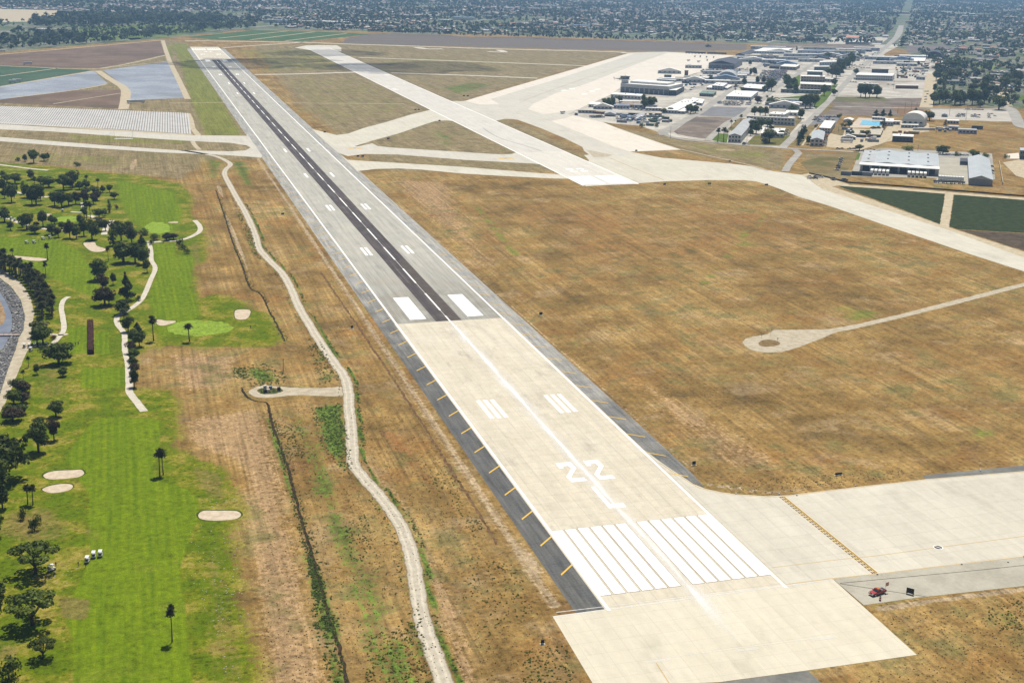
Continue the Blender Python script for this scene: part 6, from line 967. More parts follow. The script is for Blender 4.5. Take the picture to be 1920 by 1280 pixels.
for k in range(9): trailer('semi_trailer', 'white trailer in the checkered trailer row', 1762+k*5.2, 337.5+k*.3, 6, 2.6, cW, uz+math.pi/2, 'trailer row on the concrete lot')
for k in range(4): trailer('semi_trailer', 'dark flatbed in the lower trailer row', 1757+k*15, 343.5+k*.7, 6.5, 1.2, cD, uz, 'trailer row on the concrete lot')
trailer('semi_trailer', 'long white trailer with a red stripe', *zz('D', 1020, 542), 13, 3, cW, uz, 'trailers on the gravel lot')
for k in range(12): x, y = zz('E', 270+k*27, 355); trailer('storage_tank', 'white storage tank box', x, y, 2.8, 2.6, cW, uz, 'tank row behind the dry field', False)
def clutter(key, quad, n, group, cols, sizes=((6, 2.6), (12, 2.8), (9, 2.6), (4, 2.4))):
    q = [np.array(zz(key, *c)) for c in quad]
    for i in range(n):
        s, t = cr.random(), cr.random(); P = (q[0]*(1-s)+q[1]*s)*(1-t)+(q[3]*(1-s)+q[2]*s)*t; c = cr.choice(cols); l, h_ = cr.choice(sizes)
        trailer('storage_container', c[0].replace('_skin', '').replace('_', ' ')+(' long' if l > 8 else ' short')+' storage unit', P[0], P[1], l, h_, c, ST+cr.choice((0, math.pi/2)), group, False)
clutter('A', [(1480, 1160), (1800, 1120), (1960, 1200), (1600, 1260)], 14, 'storage units of the south yard', [cD, cR, cG, cW, cGr]); clutter('A', [(1060, 1120), (1480, 1130), (1450, 1220), (1150, 1200)], 12, 'storage units of the south yard', [cW, cG, cB]); clutter('B', [(320, 540), (700, 540), (640, 650), (330, 650)], 12, 'storage units of the airside yards', [cD, cG, cB, cW]); clutter('B', [(620, 400), (1180, 420), (1180, 450), (620, 440)], 14, 'storage units of the airside yards', [cW, cR, cG, cW, cB]); clutter('B', [(1300, 200), (1560, 220), (1500, 330), (1280, 300)], 10, 'storage units of the airside yards', [cW, cG, cG, cB])
clutter('B', [(1480, 180), (1880, 200), (1900, 420), (1560, 400)], 22, 'storage units above the big car park', [cW, cW, cG, cB, cD], ((12, 3.4), (18, 4), (24, 4), (9, 3))); clutter('H', [(250, 330), (1380, 280), (1340, 440), (600, 440)], 40, 'storage units at the far end of the base', [cW, cW, cG, cD, cR, cB], ((12, 3.4), (18, 4), (24, 4), (9, 3))); clutter('I', [(0, 480), (560, 470), (440, 690), (0, 700)], 48, 'storage units of the junk yard', [cW, cD, cG, cY, cR, cGr, cB]); clutter('H', [(1420, 380), (1900, 380), (1900, 480), (1400, 470)], 16, 'storage units at the far end of the base', [cW, cG, cB], ((18, 4), (28, 4))); clutter('A', [(1080, 1080), (1500, 1090), (1800, 1110), (1300, 1230)], 22, 'storage units of the south yard', [cW, cG, cD, cB, cW]); clutter('B', [(280, 500), (700, 480), (1000, 560), (500, 640)], 20, 'storage units of the airside yards', [cW, cW, cG, cD, cB]); clutter('H', [(200, 300), (1300, 270), (1300, 340), (300, 400)], 26, 'storage units at the far end of the base', [cW, cW, cB, cG], ((14, 4), (22, 4), (9, 3))); clutter('I', [(700, 500), (1900, 500), (1900, 900), (900, 950)], 40, 'mobile homes of the near suburb', [cW, cW, cG, cB], ((14, 3.4), (18, 3.6), (10, 3)))
clutter('D', [(1000, 330), (1100, 330), (1080, 470), (1000, 470)], 8, 'stacks beside the tan compound', [cD, cW, cG]); clutter('D', [(1180, 480), (1460, 470), (1440, 540), (1200, 530)], 7, 'units on the gravel lot', [cW, cG, cR]); clutter('E', [(-60, 380), (330, 390), (330, 430), (-40, 420)], 8, 'units behind the workshop shed', [cY, cW, cR]); clutter('E', [(640, 320), (900, 330), (890, 390), (640, 380)], 9, 'units beside the portable rooms', [cW, cW, cG])

# ------------------------------------------------------------------ near things: pickup, signs, carts, people
redp = paintm('red_truck_paint', (.3, .018, .022)); blk = P_('black_trim', (.015, .015, .017), .6)
x, y = G(1645, 1113); o = empty('pickup_truck', (x, y, .06), math.atan2(*(np.array(G(1634, 1113))-np.array(G(1657, 1106)))[::-1]))
tag(o, 'red airfield pickup truck with a checkered flag standing on the grey side road', 'pickup truck')
b = MB(); b.prism([(-2.7, .45), (-2.7, 1.1), (-.55, 1.12), (1.15, 1.12), (2.6, 1.0), (2.75, .7), (2.7, .42)], -.95, .95); b.prism([(-.6, 1.1), (-.45, 1.78), (.65, 1.8), (1.2, 1.1)], -.8, .8)
bd = link('body', b.mesh('body', [redp]), o); link('bed', MB().box(-2.6, -.8, 1.08, -.7, .8, 1.14).mesh('bed', [blk]), o)
link('windshield', MB().add([(1.22, -.72, 1.16), (1.22, .72, 1.16), (.72, .66, 1.74), (.72, -.66, 1.74)], [(0, 1, 2, 3)]).mesh('windshield', [glass]), o); link('rear_window', MB().box(-.62, -.6, 1.25, -.5, .6, 1.65).mesh('rear_window', [glass]), o)
for sy in (-1, 1):
    link('side_window', MB().box(-.4, sy*.8-.03, 1.2, .85, sy*.8+.03, 1.68, 0, .12).mesh('side_window', [glass]), o)
    link('headlight', MB().box(2.6, sy*.7-.2, .75, 2.74, sy*.7+.2, .95).mesh('headlight', [lampm]), o); link('mirror', MB().box(.85, sy*1.08-.1, 1.15, 1.0, sy*1.08+.1, 1.4).mesh('mirror', [blk]), o)
    for sx in (-1.75, 1.75):
        w_ = link('wheel', MB().tube((0, -.13, 0), (0, .13, 0), .4, .4, 12).mesh('tyre', [tyre]), o, (sx, sy*.86, .4)); link('rim', MB().tube((0, -.15, 0), (0, .15, 0), .22, .22, 10).mesh('rim', [chrome]), w_)
link('bumper', MB().box(2.66, -.9, .45, 2.84, .9, .68).mesh('bumper', [chrome]), o); link('light_bar', MB().box(.0, -.6, 1.8, .3, .6, 1.95).mesh('light_bar', [P_('amber_lamp', (.6, .3, .03), .2)]), o); link('tool_box', MB().box(-1.2, -.78, 1.14, -.75, .78, 1.5).mesh('tool_box', [chrome]), o)
link('flag_pole', MB().tube((-2.4, .6, 1.1), (-2.4, .6, 3.3), .04, .03).mesh('flag_pole', [chrome]), o)
fl = MB()
for i in range(4):
    for j in range(4): fl.box(-2.4-.32*(i+1), .57, 2.1+.3*j, -2.4-.32*i, .6+.02, 2.1+.3*(j+1), (i+j) % 2)
link('flag', fl.mesh('flag', [P_('flag_red', (.5, .05, .03)), P_('flag_white', (.6, .58, .55))]), o)
x, y = G(1706, 1114); o = empty('arrow_board', (x, y, .06), R_(-48)); tag(o, 'black panel board on a trailer base standing on the grey side road', 'sign board')
link('panel', MB().box(-1.1, -.08, .55, 1.1, .08, 2.).mesh('panel', [P_('black_panel', (.012, .012, .014), .5)]), o); link('frame', MB().box(-1.2, -.14, .4, 1.2, .14, .55).mesh('frame', [blk]), o)
for sx in (-.9, .9): link('leg', MB().tube((sx, -.7, 0), (sx, 0, .6), .06, .06).tube((sx, .7, 0), (sx, 0, .6), .06, .06).mesh('leg', [blk]), o)
x, y = G(1650, 1125); o = empty('marker_barrel', (x, y, .06)); tag(o, 'small red and white marker barrel near the red pickup', 'barrel')
for i in range(4): link('band', MB().tube((0, 0, .3*i), (0, 0, .3*i+.3), .36-.02*i, .36-.02*(i+1), 10).mesh('band', [redp if i % 2 == 0 else CARP['white']]), o)
link('rim', MB().tube((0, 0, 1.2), (0, 0, 1.26), .3, .3, 10).mesh('rim', [blk]), o)
# guidance signs standing in the dry grass
def sign(px, py, wd, hgt, desc, rz, col=None):
    wd *= .8; hgt *= .85; x, y = G(px, py); o = empty('guidance_sign', (x, y, 0), rz); link('panel', MB().box(-wd/2, -.18, .35, wd/2, .18, .35+hgt, 0, .05, .04).mesh('panel', [col or P_('sign_black', (.02, .018, .016), .5)]), o)
    for s in (-.3, .3): link('leg', MB().tube((s*wd, 0, 0), (s*wd, 0, .4), .06, .06, 6).mesh('leg', [chrome]), o)
    link('base', MB().box(-wd/2-.3, -.5, .0, wd/2+.3, .5, .12).mesh('base', [roofm['tan']]), o); tag(o, desc, 'airfield sign', 'airfield guidance signs')
for px, py, wd, hg, d, rz in ((1301, 872, 1.7, 1.5, 'dark square distance sign beside the right runway shoulder', .1), (1572, 891, 3.4, .9, 'wide dark low sign in dry grass above the taxiway edge', 0), (1014, 591, 2.2, 1.6, 'small dark sign in grass right of the runway at the big white blocks', .1), (660, 616, 1.5, 1.4, 'small dark sign in grass left of the runway below the dirt road', .1), (530, 403, 2.6, 1.4, 'dark sign between the dirt road and the runway', .1), (671, 294.5, 3, 1.6, 'left one of two dark signs on the thin grass strip by the runway', .1), (680, 294.8, 3, 1.6, 'right one of two dark signs on the thin grass strip by the runway', .1), (609, 249, 3, 1.6, 'dark sign at the corner of the upper infield beside the runway', .1), (728, 261.5, 3.5, 1.6, 'dark sign on the left tip of the triangular infield', .1), (779, 207, 3.5, 1.6, 'left sign of a pair at the tip of the upper infield', .1), (785, 207, 3.5, 1.6, 'right sign of a pair at the tip of the upper infield', .1), (870, 181, 4, 1.6, 'left sign of a pair at the tip of the apron infield', .1), (877, 181, 4, 1.6, 'right sign of a pair at the tip of the apron infield', .1), (824, 227.5, 3, 1.4, 'dark sign at the top of the triangular infield', .1), (1193, 284, 3, 1.5, 'dark sign on the grass tongue beside the apron', .1), (1246, 347.5, 3, 1.5, 'dark sign below the end of the second runway', .1), (1330, 346, 4, 1.4, 'wide dark sign below the right hand taxiway bend', .1), (1437, 348, 4, 1.4, 'dark sign at the bend of the right hand taxiway', .1), (1368, 304, 3, 1.4, 'dark sign beside the foot path over the dry grass', .1), (1017, 1207, 1.1, 1.2, 'dark box sign on a white base in weeds left of the overrun', .1)): sign(px, py, wd, hg, d, rz)
# golf carts
cb = MB(); cb.prism([(-1.15, .3), (-1.2, .75), (-.3, .8), (-.25, .45), (.35, .42), (.6, .85), (1.1, .75), (1.2, .35)], -.58, .58); cbm = cb.mesh('body', [CARP['white']]); cseat = MB().box(-.75, -.52, .8, -.2, .52, .92).box(-.85, -.52, .85, -.72, .52, 1.3).mesh('seat', [CARP['tan']])
croof = MB().box(-1.15, -.6, 1.82, .75, .6, 1.92, 0, .06, .06).mesh('roof', [CARP['white']]); cpost = MB().tube((0, 0, 0), (0, 0, 1.05), .03, .03, 5).mesh('post', [blk]); cwh = MB().tube((0, -.1, 0), (0, .1, 0), .24, .24, 10).mesh('wheel', [tyre]); cbag = MB().tube((-1.15, 0, .75), (-1.3, 0, 1.5), .16, .18, 8).mesh('golf_bag', [P_('bag_cloth', (.06, .05, .08))])
def cart(px, py, rz, desc, group):
    x, y = G(px, py); o = empty('golf_cart', (x, y, .05), rz); link('body', cbm, o); link('seat', cseat, o); link('roof', croof, o)
    for sx, sy in ((-1.0, -.5), (-1.0, .5), (.65, -.5), (.65, .5)): link('post', cpost, o, (sx, sy, .78))
    for sx, sy in ((-.8, -.5), (-.8, .5), (.85, -.5), (.85, .5)): link('wheel', cwh, o, (sx, sy, .24))
    g = link('golf_bag', cbag, o); tag(o, desc, 'golf cart', group)
for px, py, rz, d in ((164, 1053, 1.4, 'white golf cart leading on the fairway, left one of three together'), (176, 1044, 1.5, 'white golf cart in the middle of three together on the fairway'), (188.5, 1042, 1.5, 'white golf cart at the right of three together on the fairway'), (97, 1069, .6, 'lone white golf cart under the umbrella shaped tree')): cart(px, py, rz, d, 'golf carts on the lower fairway')
for i, (px, py) in enumerate(((46, 651), (55, 651), (66, 650.5), (76, 650), (87, 649))): cart(px, py, 1.5, ('leftmost', 'second', 'middle', 'fourth', 'rightmost')[i]+' golf cart from the left in the row parked by the creek road', 'golf carts parked in a row')
for px, py, d in ((50.5, 456.5, 'white golf cart left of two near golfers on the upper fairway'), (64.5, 456, 'white golf cart between two golfers on the upper fairway'), (81, 449.5, 'white golf cart right of the golfers on the upper fairway'), (94.5, 447, 'rightmost golf cart under trees by the upper fairway')): cart(px, py, .4, d, 'golf carts on the upper fairway')
for px, py, d in ((21, 412, 'white golf cart on the left end of the upper path'), (28, 414.5, 'white golf cart second from the left on the upper path'), (118, 397, 'white golf cart shaded by the middle trees'), (161, 401, 'white golf cart on the curl of the middle path'), (58, 658, 'dark roofed golf cart beside the parked row')): cart(px, py, 1.2, d, 'golf carts among the trees')
# people: one continuous skinned body, clothes zoned by height
def person_mesh(pose, seed):
    J = {'pelvis': (0, 0, .95, .13), 'waist': (0, 0, 1.1, .125), 'chest': (0, .01, 1.32, .155), 'neck': (0, .02, 1.5, .06), 'head': (0, .035, 1.63, .1), 'crown': (0, .03, 1.74, .075)}
    E_ = [('pelvis', 'waist'), ('waist', 'chest'), ('chest', 'neck'), ('neck', 'head'), ('head', 'crown')]
    for s, n in ((-1, 'l'), (1, 'r')):
        st_ = .07*s if pose == 'stand' else 0
        J.update({n+'hip': (.1*s, 0, .88, .1), n+'knee': (.12*s, .03+st_, .5, .07), n+'ankle': (.13*s, -.01+st_, .09, .045), n+'toe': (.14*s, .17+st_, .04, .04), n+'sho': (.19*s, 0, 1.42, .07)})
        if pose == 'stand': J.update({n+'elb': (.27*s, -.02, 1.15, .05), n+'wri': (.25*s, .12, .93, .035), n+'hand': (.24*s, .17, .85, .04)})
        else: J.update({n+'elb': (.22*s, .16, 1.18, .05), n+'wri': (.07*s, .34, .98, .035), n+'hand': (.04*s, .38, .92, .042)})
        E_ += [('pelvis', n+'hip'), (n+'hip', n+'knee'), (n+'knee', n+'ankle'), (n+'ankle', n+'toe'), ('chest', n+'sho'), (n+'sho', n+'elb'), (n+'elb', n+'wri'), (n+'wri', n+'hand')]
    ks = list(J); me = bpy.data.meshes.new('person'); me.from_pydata([J[k][:3] for k in ks], [(ks.index(a), ks.index(b)) for a, b in E_], []); me.update(); return me, [J[k][3] for k in ks]
def cloth(name, shirt, pants):
    b = NB(name, .85, .1); z = b.xyz(b.obj())[2]; col = b.mix(b.step(z, .93, .96), pants, shirt); col = b.mix(b.step(z, 1.47, 1.5), col, (.35, .2, .13)); col = b.mix(b.step(z, 1.69, 1.71), col, (.4, .38, .34)); col = b.mix(b.step(z, .08, .1), (.3, .28, .26), col); return b.done(col)
PM = {}
def person(px, py, pose, desc, shirt, pants, rz, group):
    k = (pose, shirt, pants); x, y = G(px, py)
    if k not in PM:
        me, rad = person_mesh(pose, 0); me.materials.append(cloth('clothes', shirt, pants)); o = link('person', me); md = o.modifiers.new('skin', 'SKIN'); md.use_smooth_shade = True
        for v, r in zip(me.skin_vertices[0].data, rad): v.radius = (r, r)
        me.skin_vertices[0].data[0].use_root = True; sb = o.modifiers.new('sub', 'SUBSURF'); sb.levels = sb.render_levels = 1; PM[k] = o
    else: o = PM[k].copy(); COL.objects.link(o)
    o.location = (x, y, .02); o.rotation_euler = (0, 0, rz); tag(o, desc, 'person', group)
DK, WT, GY = (.02, .02, .03), (.5, .5, .48), (.12, .12, .14)
for px, py, ps, d, s, p_, r in ((134, 648, 'stand', 'person in dark clothes at the left of the group on the tee', DK, GY, .3), (137, 649.5, 'stand', 'person in dark clothes second from left on the tee', DK, DK, 2.), (141.8, 648, 'swing', 'golfer with hands joined third from left on the tee', DK, GY, 1.), (147, 646.5, 'stand', 'person in grey at the right of the group on the tee', GY, DK, 3.), (124, 650, 'stand', 'person in a white shirt beside the tee by the cart path', WT, DK, .5), (109.5, 622, 'stand', 'person in dark clothes beside the upper cart path', DK, DK, 1.), (147.5, 1061, 'swing', 'golfer with hands joined left of the three carts', DK, GY, 1.5), (161, 1063, 'stand', 'golfer in dark clothes just below the left cart', DK, DK, .2), (105, 1062, 'stand', 'golfer in dark clothes behind the lone cart', GY, DK, .2), (61, 455, 'stand', 'golfer in dark clothes between two carts on the upper fairway', DK, DK, 0), (72, 453.5, 'stand', 'golfer in grey right of the carts on the upper fairway', GY, DK, 1), (470, 616, 'stand', 'golfer in dark clothes standing right of the lower putting green', DK, GY, .4), (306, 458, 'stand', 'golfer in dark clothes on the upper tee by the path', DK, GY, .4), (71, 660, 'stand', 'person in a white shirt below the parked cart row', WT, DK, .4), (76, 658.5, 'stand', 'person in grey below the parked cart row', GY, DK, .4)): person(px, py, ps, d, s, p_, r, 'golfers on the course')
# clipped red hedge, footbridge, cabinets
h_ = W([(165, 664), (175, 664), (175.5, 606), (164.5, 606)]); c0 = h_.mean(0); o = empty('hedge', (*c0, 0)); tag(o, 'long clipped reddish hedge between two tees', 'hedge')
hv = (h_[3]-h_[0]); hl_ = np.linalg.norm(hv); wd_ = np.linalg.norm(h_[1]-h_[0])
n = 5200; Pp = np.stack([rng.uniform(-wd_/2, wd_/2, n), rng.uniform(-hl_/2, hl_/2, n), rng.uniform(.1, 2.1, n)], 1); face = rng.integers(0, 4, n); Nn_ = np.zeros((n, 3))
for i, (ax, sg_, val) in enumerate(((2, 1, 2.1), (0, -1, wd_/2), (0, 1, wd_/2), (1, -1, hl_/2))): mk = face == i; Pp[mk, ax] = (val if ax == 2 else sg_*val); Nn_[mk, ax] = sg_
Nn_ += rng.normal(size=(n, 3))*.4; Nn_ /= np.linalg.norm(Nn_, axis=1)[:, None]; Pp += rng.normal(size=(n, 3))*.09
hm_ = leaves('foliage', Pp, Nn_, .26, leaf_mat('hedge_red_leaves', (.085, .03, .024), (.17, .07, .055)), rng.uniform(0, 1, n)); link('foliage', hm_, o, None, math.atan2(-hv[0], hv[1])); link('stems', MB().box(-wd_/2+.25, -hl_/2+.25, 0, wd_/2-.25, hl_/2-.25, 1.8).mesh('stems', [P_('hedge_inside', (.03, .018, .012), .95)]), o, None, math.atan2(-hv[0], hv[1]))
a, c = np.array(G(-40, 629.5)), np.array(G(37, 629)); o = empty('footbridge', (*((a+c)/2), 0), math.atan2(*(c-a)[::-1])); tag(o, 'narrow pinkish footbridge with railings over the creek', 'footbridge'); L_ = np.linalg.norm(c-a)/2
link('deck', MB().box(-L_, -1., .35, L_, 1., .6).mesh('deck', [P_('bridge_deck', (.4, .33, .29))]), o)
for s in (-1, 1):
    rl = link('railing', MB().box(-L_, s*.95-.04, 1.45, L_, s*.95+.04, 1.55).box(-L_, s*.95-.03, 1., L_, s*.95+.03, 1.06).mesh('railing', [P_('bridge_rail', (.35, .3, .28))]), o)
    for x in np.linspace(-L_+.1, L_-.1, 9): link('post', MB().box(x-.04, s*.95-.04, .6, x+.04, s*.95+.04, 1.45).mesh('post', [_plain['bridge_rail']]), rl)
for s in (-.5, .5): link('pier', MB().box(L_*s-.3, -.9, 0, L_*s+.3, .9, .34).mesh('pier', [roofm['tan']]), o)
for px, py, d, m in ((497, 736, 'dark cabinet left of the planted island on the dirt spur', P_('cabinet_dark', (.03, .03, .035))), (503, 735.5, 'cream cabinet in the middle of the planted island', P_('cabinet_cream', (.5, .46, .38))), (507.5, 729.5, 'grey blue box at the back of the planted island', P_('cabinet_blue', (.25, .28, .34))), (497, 728.5, 'white box at the back left of the planted island', P_('cabinet_white', (.55, .55, .52))), (523, 732, 'dark cabinet with a mast at the right of the planted island', P_('cabinet_dark', (.03, .03, .035)))):
    x, y = G(px, py); o = empty('equipment_cabinet', (x, y, .06), .3); link('housing', MB().box(-.6, -.45, .12, .6, .45, 1.35, 0, .03, .03).mesh('housing', [m]), o); link('base', MB().box(-.75, -.6, 0, .75, .6, .12).mesh('base', [roofm['tan']]), o); link('lid', MB().box(-.66, -.5, 1.35, .66, .5, 1.45).mesh('lid', [m]), o)
    if 'mast' in d: link('mast', MB().tube((.5, 0, 1.4), (.5, 0, 4.5), .05, .04).mesh('mast', [chrome]), o)
    tag(o, d, 'cabinet', 'cabinets on the dirt spur')
# loop island: wind mast, frame and posts
x, y = G(1445, 629); o = empty('wind_mast', (x, y, 0)); tag(o, 'thin mast with cross arms beside the gravel loop', 'mast')
link('pole', MB().tube((0, 0, 0), (0, 0, 5.5), .09, .05).mesh('pole', [chrome]), o); link('arm', MB().tube((-1, 0, 4.6), (1, 0, 4.6), .04, .04).tube((-.7, 0, 5.2), (.7, 0, 5.2), .04, .04).mesh('arm', [chrome]), o)
for px, py, d in ((1438, 625, 'small frame stand left of the wind mast'), (1458, 640, 'thin post on the right of the gravel loop island'), (1428, 633, 'thin post on the left of the gravel loop island'), (1447, 621, 'small frame stand behind the wind mast')):
    x, y = G(px, py); o = empty('marker_post', (x, y, 0)); link('pole', MB().tube((0, 0, 0), (0, 0, 1.8), .07, .06).mesh('pole', [P_('post_grey', (.2, .2, .2))]), o); link('plate', MB().box(-.35, -.04, 1.3, .35, .04, 1.8).mesh('plate', [P_('post_plate', (.3, .27, .22))]), o); tag(o, d, 'post', 'posts around the gravel loop')
# white runway edge lamps, taxi edge stakes
lm_ = MB().tube((0, 0, 0), (0, 0, .35), .2, .12, 7).mesh('edge_light', [P_('lamp_white', (.6, .58, .52))])
for px, py in ((1380, 926), (1461, 927), (1604, 911), (1838, 883), (1494, 929), (1838, 881), (1803, 1058), (1645, 1077), (1890, 1054), (1920, 1044)):
    o = link('edge_light', lm_, None, (*G(px, py), .03), 0, (2, 2, 1.4)); place(o, 'small white edge lamp along the taxiway', px, py, 'edge light', 'taxiway edge lamps')
# windscreen fence along the crop field, chain link posts
fp = W([(1517, 326), (1540, 331), (1562, 336), (1590, 343.5), (1690, 350.5), (1790, 358.5), (1920, 369), (2100, 384)]); o = empty('screen_fence', (*fp[0], 0)); tag(o, 'long dark windscreen fence along the top of the crop field', 'fence')
b = MB(); pb = MB()
for i in range(len(fp)-1):
    a, c = fp[i]-fp[0], fp[i+1]-fp[0]; d = (c-a)/np.linalg.norm(c-a); nn = np.array([-d[1], d[0]])*.05; b.add([(*(a-nn), .1), (*(c-nn), .1), (*(c+nn), .1), (*(a+nn), .1), (*(a-nn), 1.3), (*(c-nn), 1.3), (*(c+nn), 1.3), (*(a+nn), 1.3)], [(0, 1, 5, 4), (2, 3, 7, 6), (4, 5, 6, 7), (0, 3, 2, 1), (0, 4, 7, 3), (1, 2, 6, 5)])
link('screen', b.mesh('screen', [P_('dark_screen_cloth', (.03, .028, .025), .95)]), o)
for p in dens(fp, 12, False): link('post', MB().tube((0, 0, 0), (0, 0, 1.5), .06, .06, 5).mesh('post', [chrome]), o, (*(p-fp[0]), 0))
x, y = G(1873, 345); a, c = np.array(G(1873, 306)), np.array(G(1880, 347)); o = empty('boundary_wall', (*a, 0), math.atan2(*(c-a)[::-1])); tag(o, 'straight low wall right of the narrow metal shed', 'wall'); link('panel', MB().box(0, -.15, 0, np.linalg.norm(c-a), .15, 2.2).mesh('panel', [P_('wall_brown', (.16, .13, .1))]), o); link('coping', MB().box(0, -.22, 2.2, np.linalg.norm(c-a), .22, 2.35).mesh('coping', [roofm['tan']]), o)
# tall lamp posts and utility poles
for i, (px, py, hh) in enumerate(((1683, 214, 9), (1696, 212, 14), (1708, 210, 14), (1718, 212, 14), (1780, 216, 14), (1811, 226, 20), (1675, 168, 32), (1331, 144, 14), (1336, 147, 14), (1400, 268, 8), (1257, 259, 12), (1572, 247, 10), (1545, 235, 8), (1897, 175, 16), (1901, 178, 16), (1918, 175, 14), (1755, 250, 10), (1350, 168, 12), (1700, 280, 6), (1721, 282, 6))):
    x, y = G(px, py); o = empty('lamp_post', (x, y, 0), .6); link('pole', MB().tube((0, 0, 0), (0, 0, hh), .2, .12, 6).mesh('pole', [P_('pole_grey', (.14, .13, .12))]), o); link('arm', MB().tube((-1.2, 0, hh-.3), (1.2, 0, hh-.3), .08, .08, 5).mesh('arm', [_plain['pole_grey']]), o)
    for s in (-1.1, 1.1): link('lamp_head', MB().box(s-.3, -.25, hh-.55, s+.3, .25, hh-.3).mesh('lamp_head', [lampm]), o)
    place(o, ('very tall mast' if hh > 18 else 'tall lamp post'), px, py, 'lamp post', 'lamp posts of the air base')
x, y = G(517+14, 700); o = empty('leaning_pole', (x, y, 0)); tag(o, 'dark thin pole standing by the weeds left of the dirt road', 'pole'); link('shaft', MB().tube((0, 0, 0), (.3, .2, 7), .14, .09, 6).mesh('shaft', [P_('pole_dark', (.03, .025, .02))]), o); link('step', MB().tube((-.35, 0, 6.3), (.55, 0, 6.3), .05, .05, 5).mesh('step', [_plain['pole_dark']]), o)
# parked helicopter and support equipment on the apron
olive = P_('army_green_paint', (.028, .035, .03), .6)
def heli(px, py, rz, desc, sc=1.):
    x, y = G(px, py); o = empty('helicopter', (x, y, .1), rz); o.scale = (sc,)*3
    prof = [(-3.2, 1.5, .7), (-2, 1.6, 1.15), (0, 1.7, 1.25), (2.4, 1.65, 1.2), (4, 1.45, .9), (4.9, 1.2, .3)]; vs = []; n = 10
    for (xx, zc, r) in prof: vs += [(xx, r*math.cos(t)*.95, zc+r*math.sin(t)) for t in np.linspace(0, 2*math.pi, n, endpoint=False)]
    fs = [(i*n+j, i*n+(j+1) % n, (i+1)*n+(j+1) % n, (i+1)*n+j) for i in range(len(prof)-1) for j in range(n)]+[tuple(range(n)), tuple(range((len(prof)-1)*n, len(prof)*n))[::-1]]
    link('fuselage', mesh('fuselage', vs, fs, [olive], None, True), o); link('tail_boom', MB().tube((-3, 0, 1.8), (-10.3, 0, 2.3), .62, .28, 8).mesh('tail_boom', [olive]), o); link('tail_fin', MB().prism([(-10.6, 2.), (-9.5, 2.1), (-10.6, 4.3), (-11.3, 4.3)], -.12, .12).mesh('tail_fin', [olive]), o)
    link('stabilizer', MB().box(-10.4, -2.1, 2.1, -9.4, 2.1, 2.22).mesh('stabilizer', [olive]), o); link('engine_housing', MB().box(-2.2, -.9, 2.6, 1.8, .9, 3.35, 0, .3, .2).mesh('engine_housing', [olive]), o); link('windshield', MB().prism([(3., 1.9), (4.4, 1.7), (3.4, 2.4)], -.75, .75).mesh('windshield', [glass]), o)
    hub = link('rotor_hub', MB().tube((0, 0, 3.3), (0, 0, 3.8), .25, .3).mesh('rotor_hub', [blk]), o)
    for k in range(4): link('rotor_blade', MB().box(.3, -.26, 3.62, 8.1, .26, 3.7).mesh('rotor_blade', [blk]), hub, None, k*math.pi/2+.5)
    for s in (-1.2, 1.2): link('wheel', cwh, o, (1.8, s, .3), 0, (1.3, 1.3, 1.3))
    link('tail_wheel', cwh, o, (-9.6, 0, .24)); tag(o, desc, 'helicopter', 'parked army helicopters')
heli(1165, 150.5, R_(-12), 'dark helicopter parked behind the control tower with its tail to the left', 1.15)
for px, py, d in ((1303, 107.5, 'dark parked helicopter leftmost in the far apron row'), (1313, 107.6, 'dark parked helicopter second in the far apron row'), (1325, 108.5, 'dark parked helicopter third in the far apron row'), (1338, 109, 'dark parked helicopter rightmost in the far apron row'), (1326, 114.5, 'dark parked helicopter just left of the huge dark hangar')): heli(px, py, R_(60), d, .9)
for i, px in enumerate(list(range(1289, 1325, 6))+list(range(1330, 1360, 7))): trailer('equipment_van', 'dark brown equipment van along the far apron edge', px, 100.6+(px-1289)*.03, 9, 3, ('brown_van', (.07, .05, .045)), -.3, 'vans along the far apron edge')
for px, py in ((1291, 115), (1292, 124.5), (1310, 117), (1055, 213.5)): trailer('equipment_van', 'pale equipment cart on the open apron', px, py, 6, 2.2, cW, .3, 'carts on the apron')
# left fields: farm trailers and wind screen equipment
for px, py, l, c in ((52, 121.5, 14, cW), (32, 154, 12, cW), (24, 156, 10, cW), (255, 194, 22, cW), (4, 98.5, 12, cW)): trailer('farm_trailer', 'white farm trailer beside the field track', px, py, l, 3.2, c, .2, 'farm trailers on the left fields')
x, y = G(232, 260.5); o = empty('localizer_array', (x, y, 0), R_(-8)); tag(o, 'low row of pale antenna frames between the left taxiways', 'antenna array'); link('base', MB().box(-9, -2, 0, 9, 2, .3).mesh('base', [roofm['white']]), o)
for k in range(9): link('antenna', MB().tube((-8+k*2, 0, .3), (-8+k*2, 0, 2.3), .1, .08, 5).tube((-8+k*2, -1.6, 2.2), (-8+k*2, 1.6, 2.2), .1, .1, 5).mesh('antenna', [chrome]), o)
for s in (-9, 9): link('pole', MB().tube((s, 0, 0), (s, 0, 8), .15, .1, 5).mesh('pole', [chrome]), o)

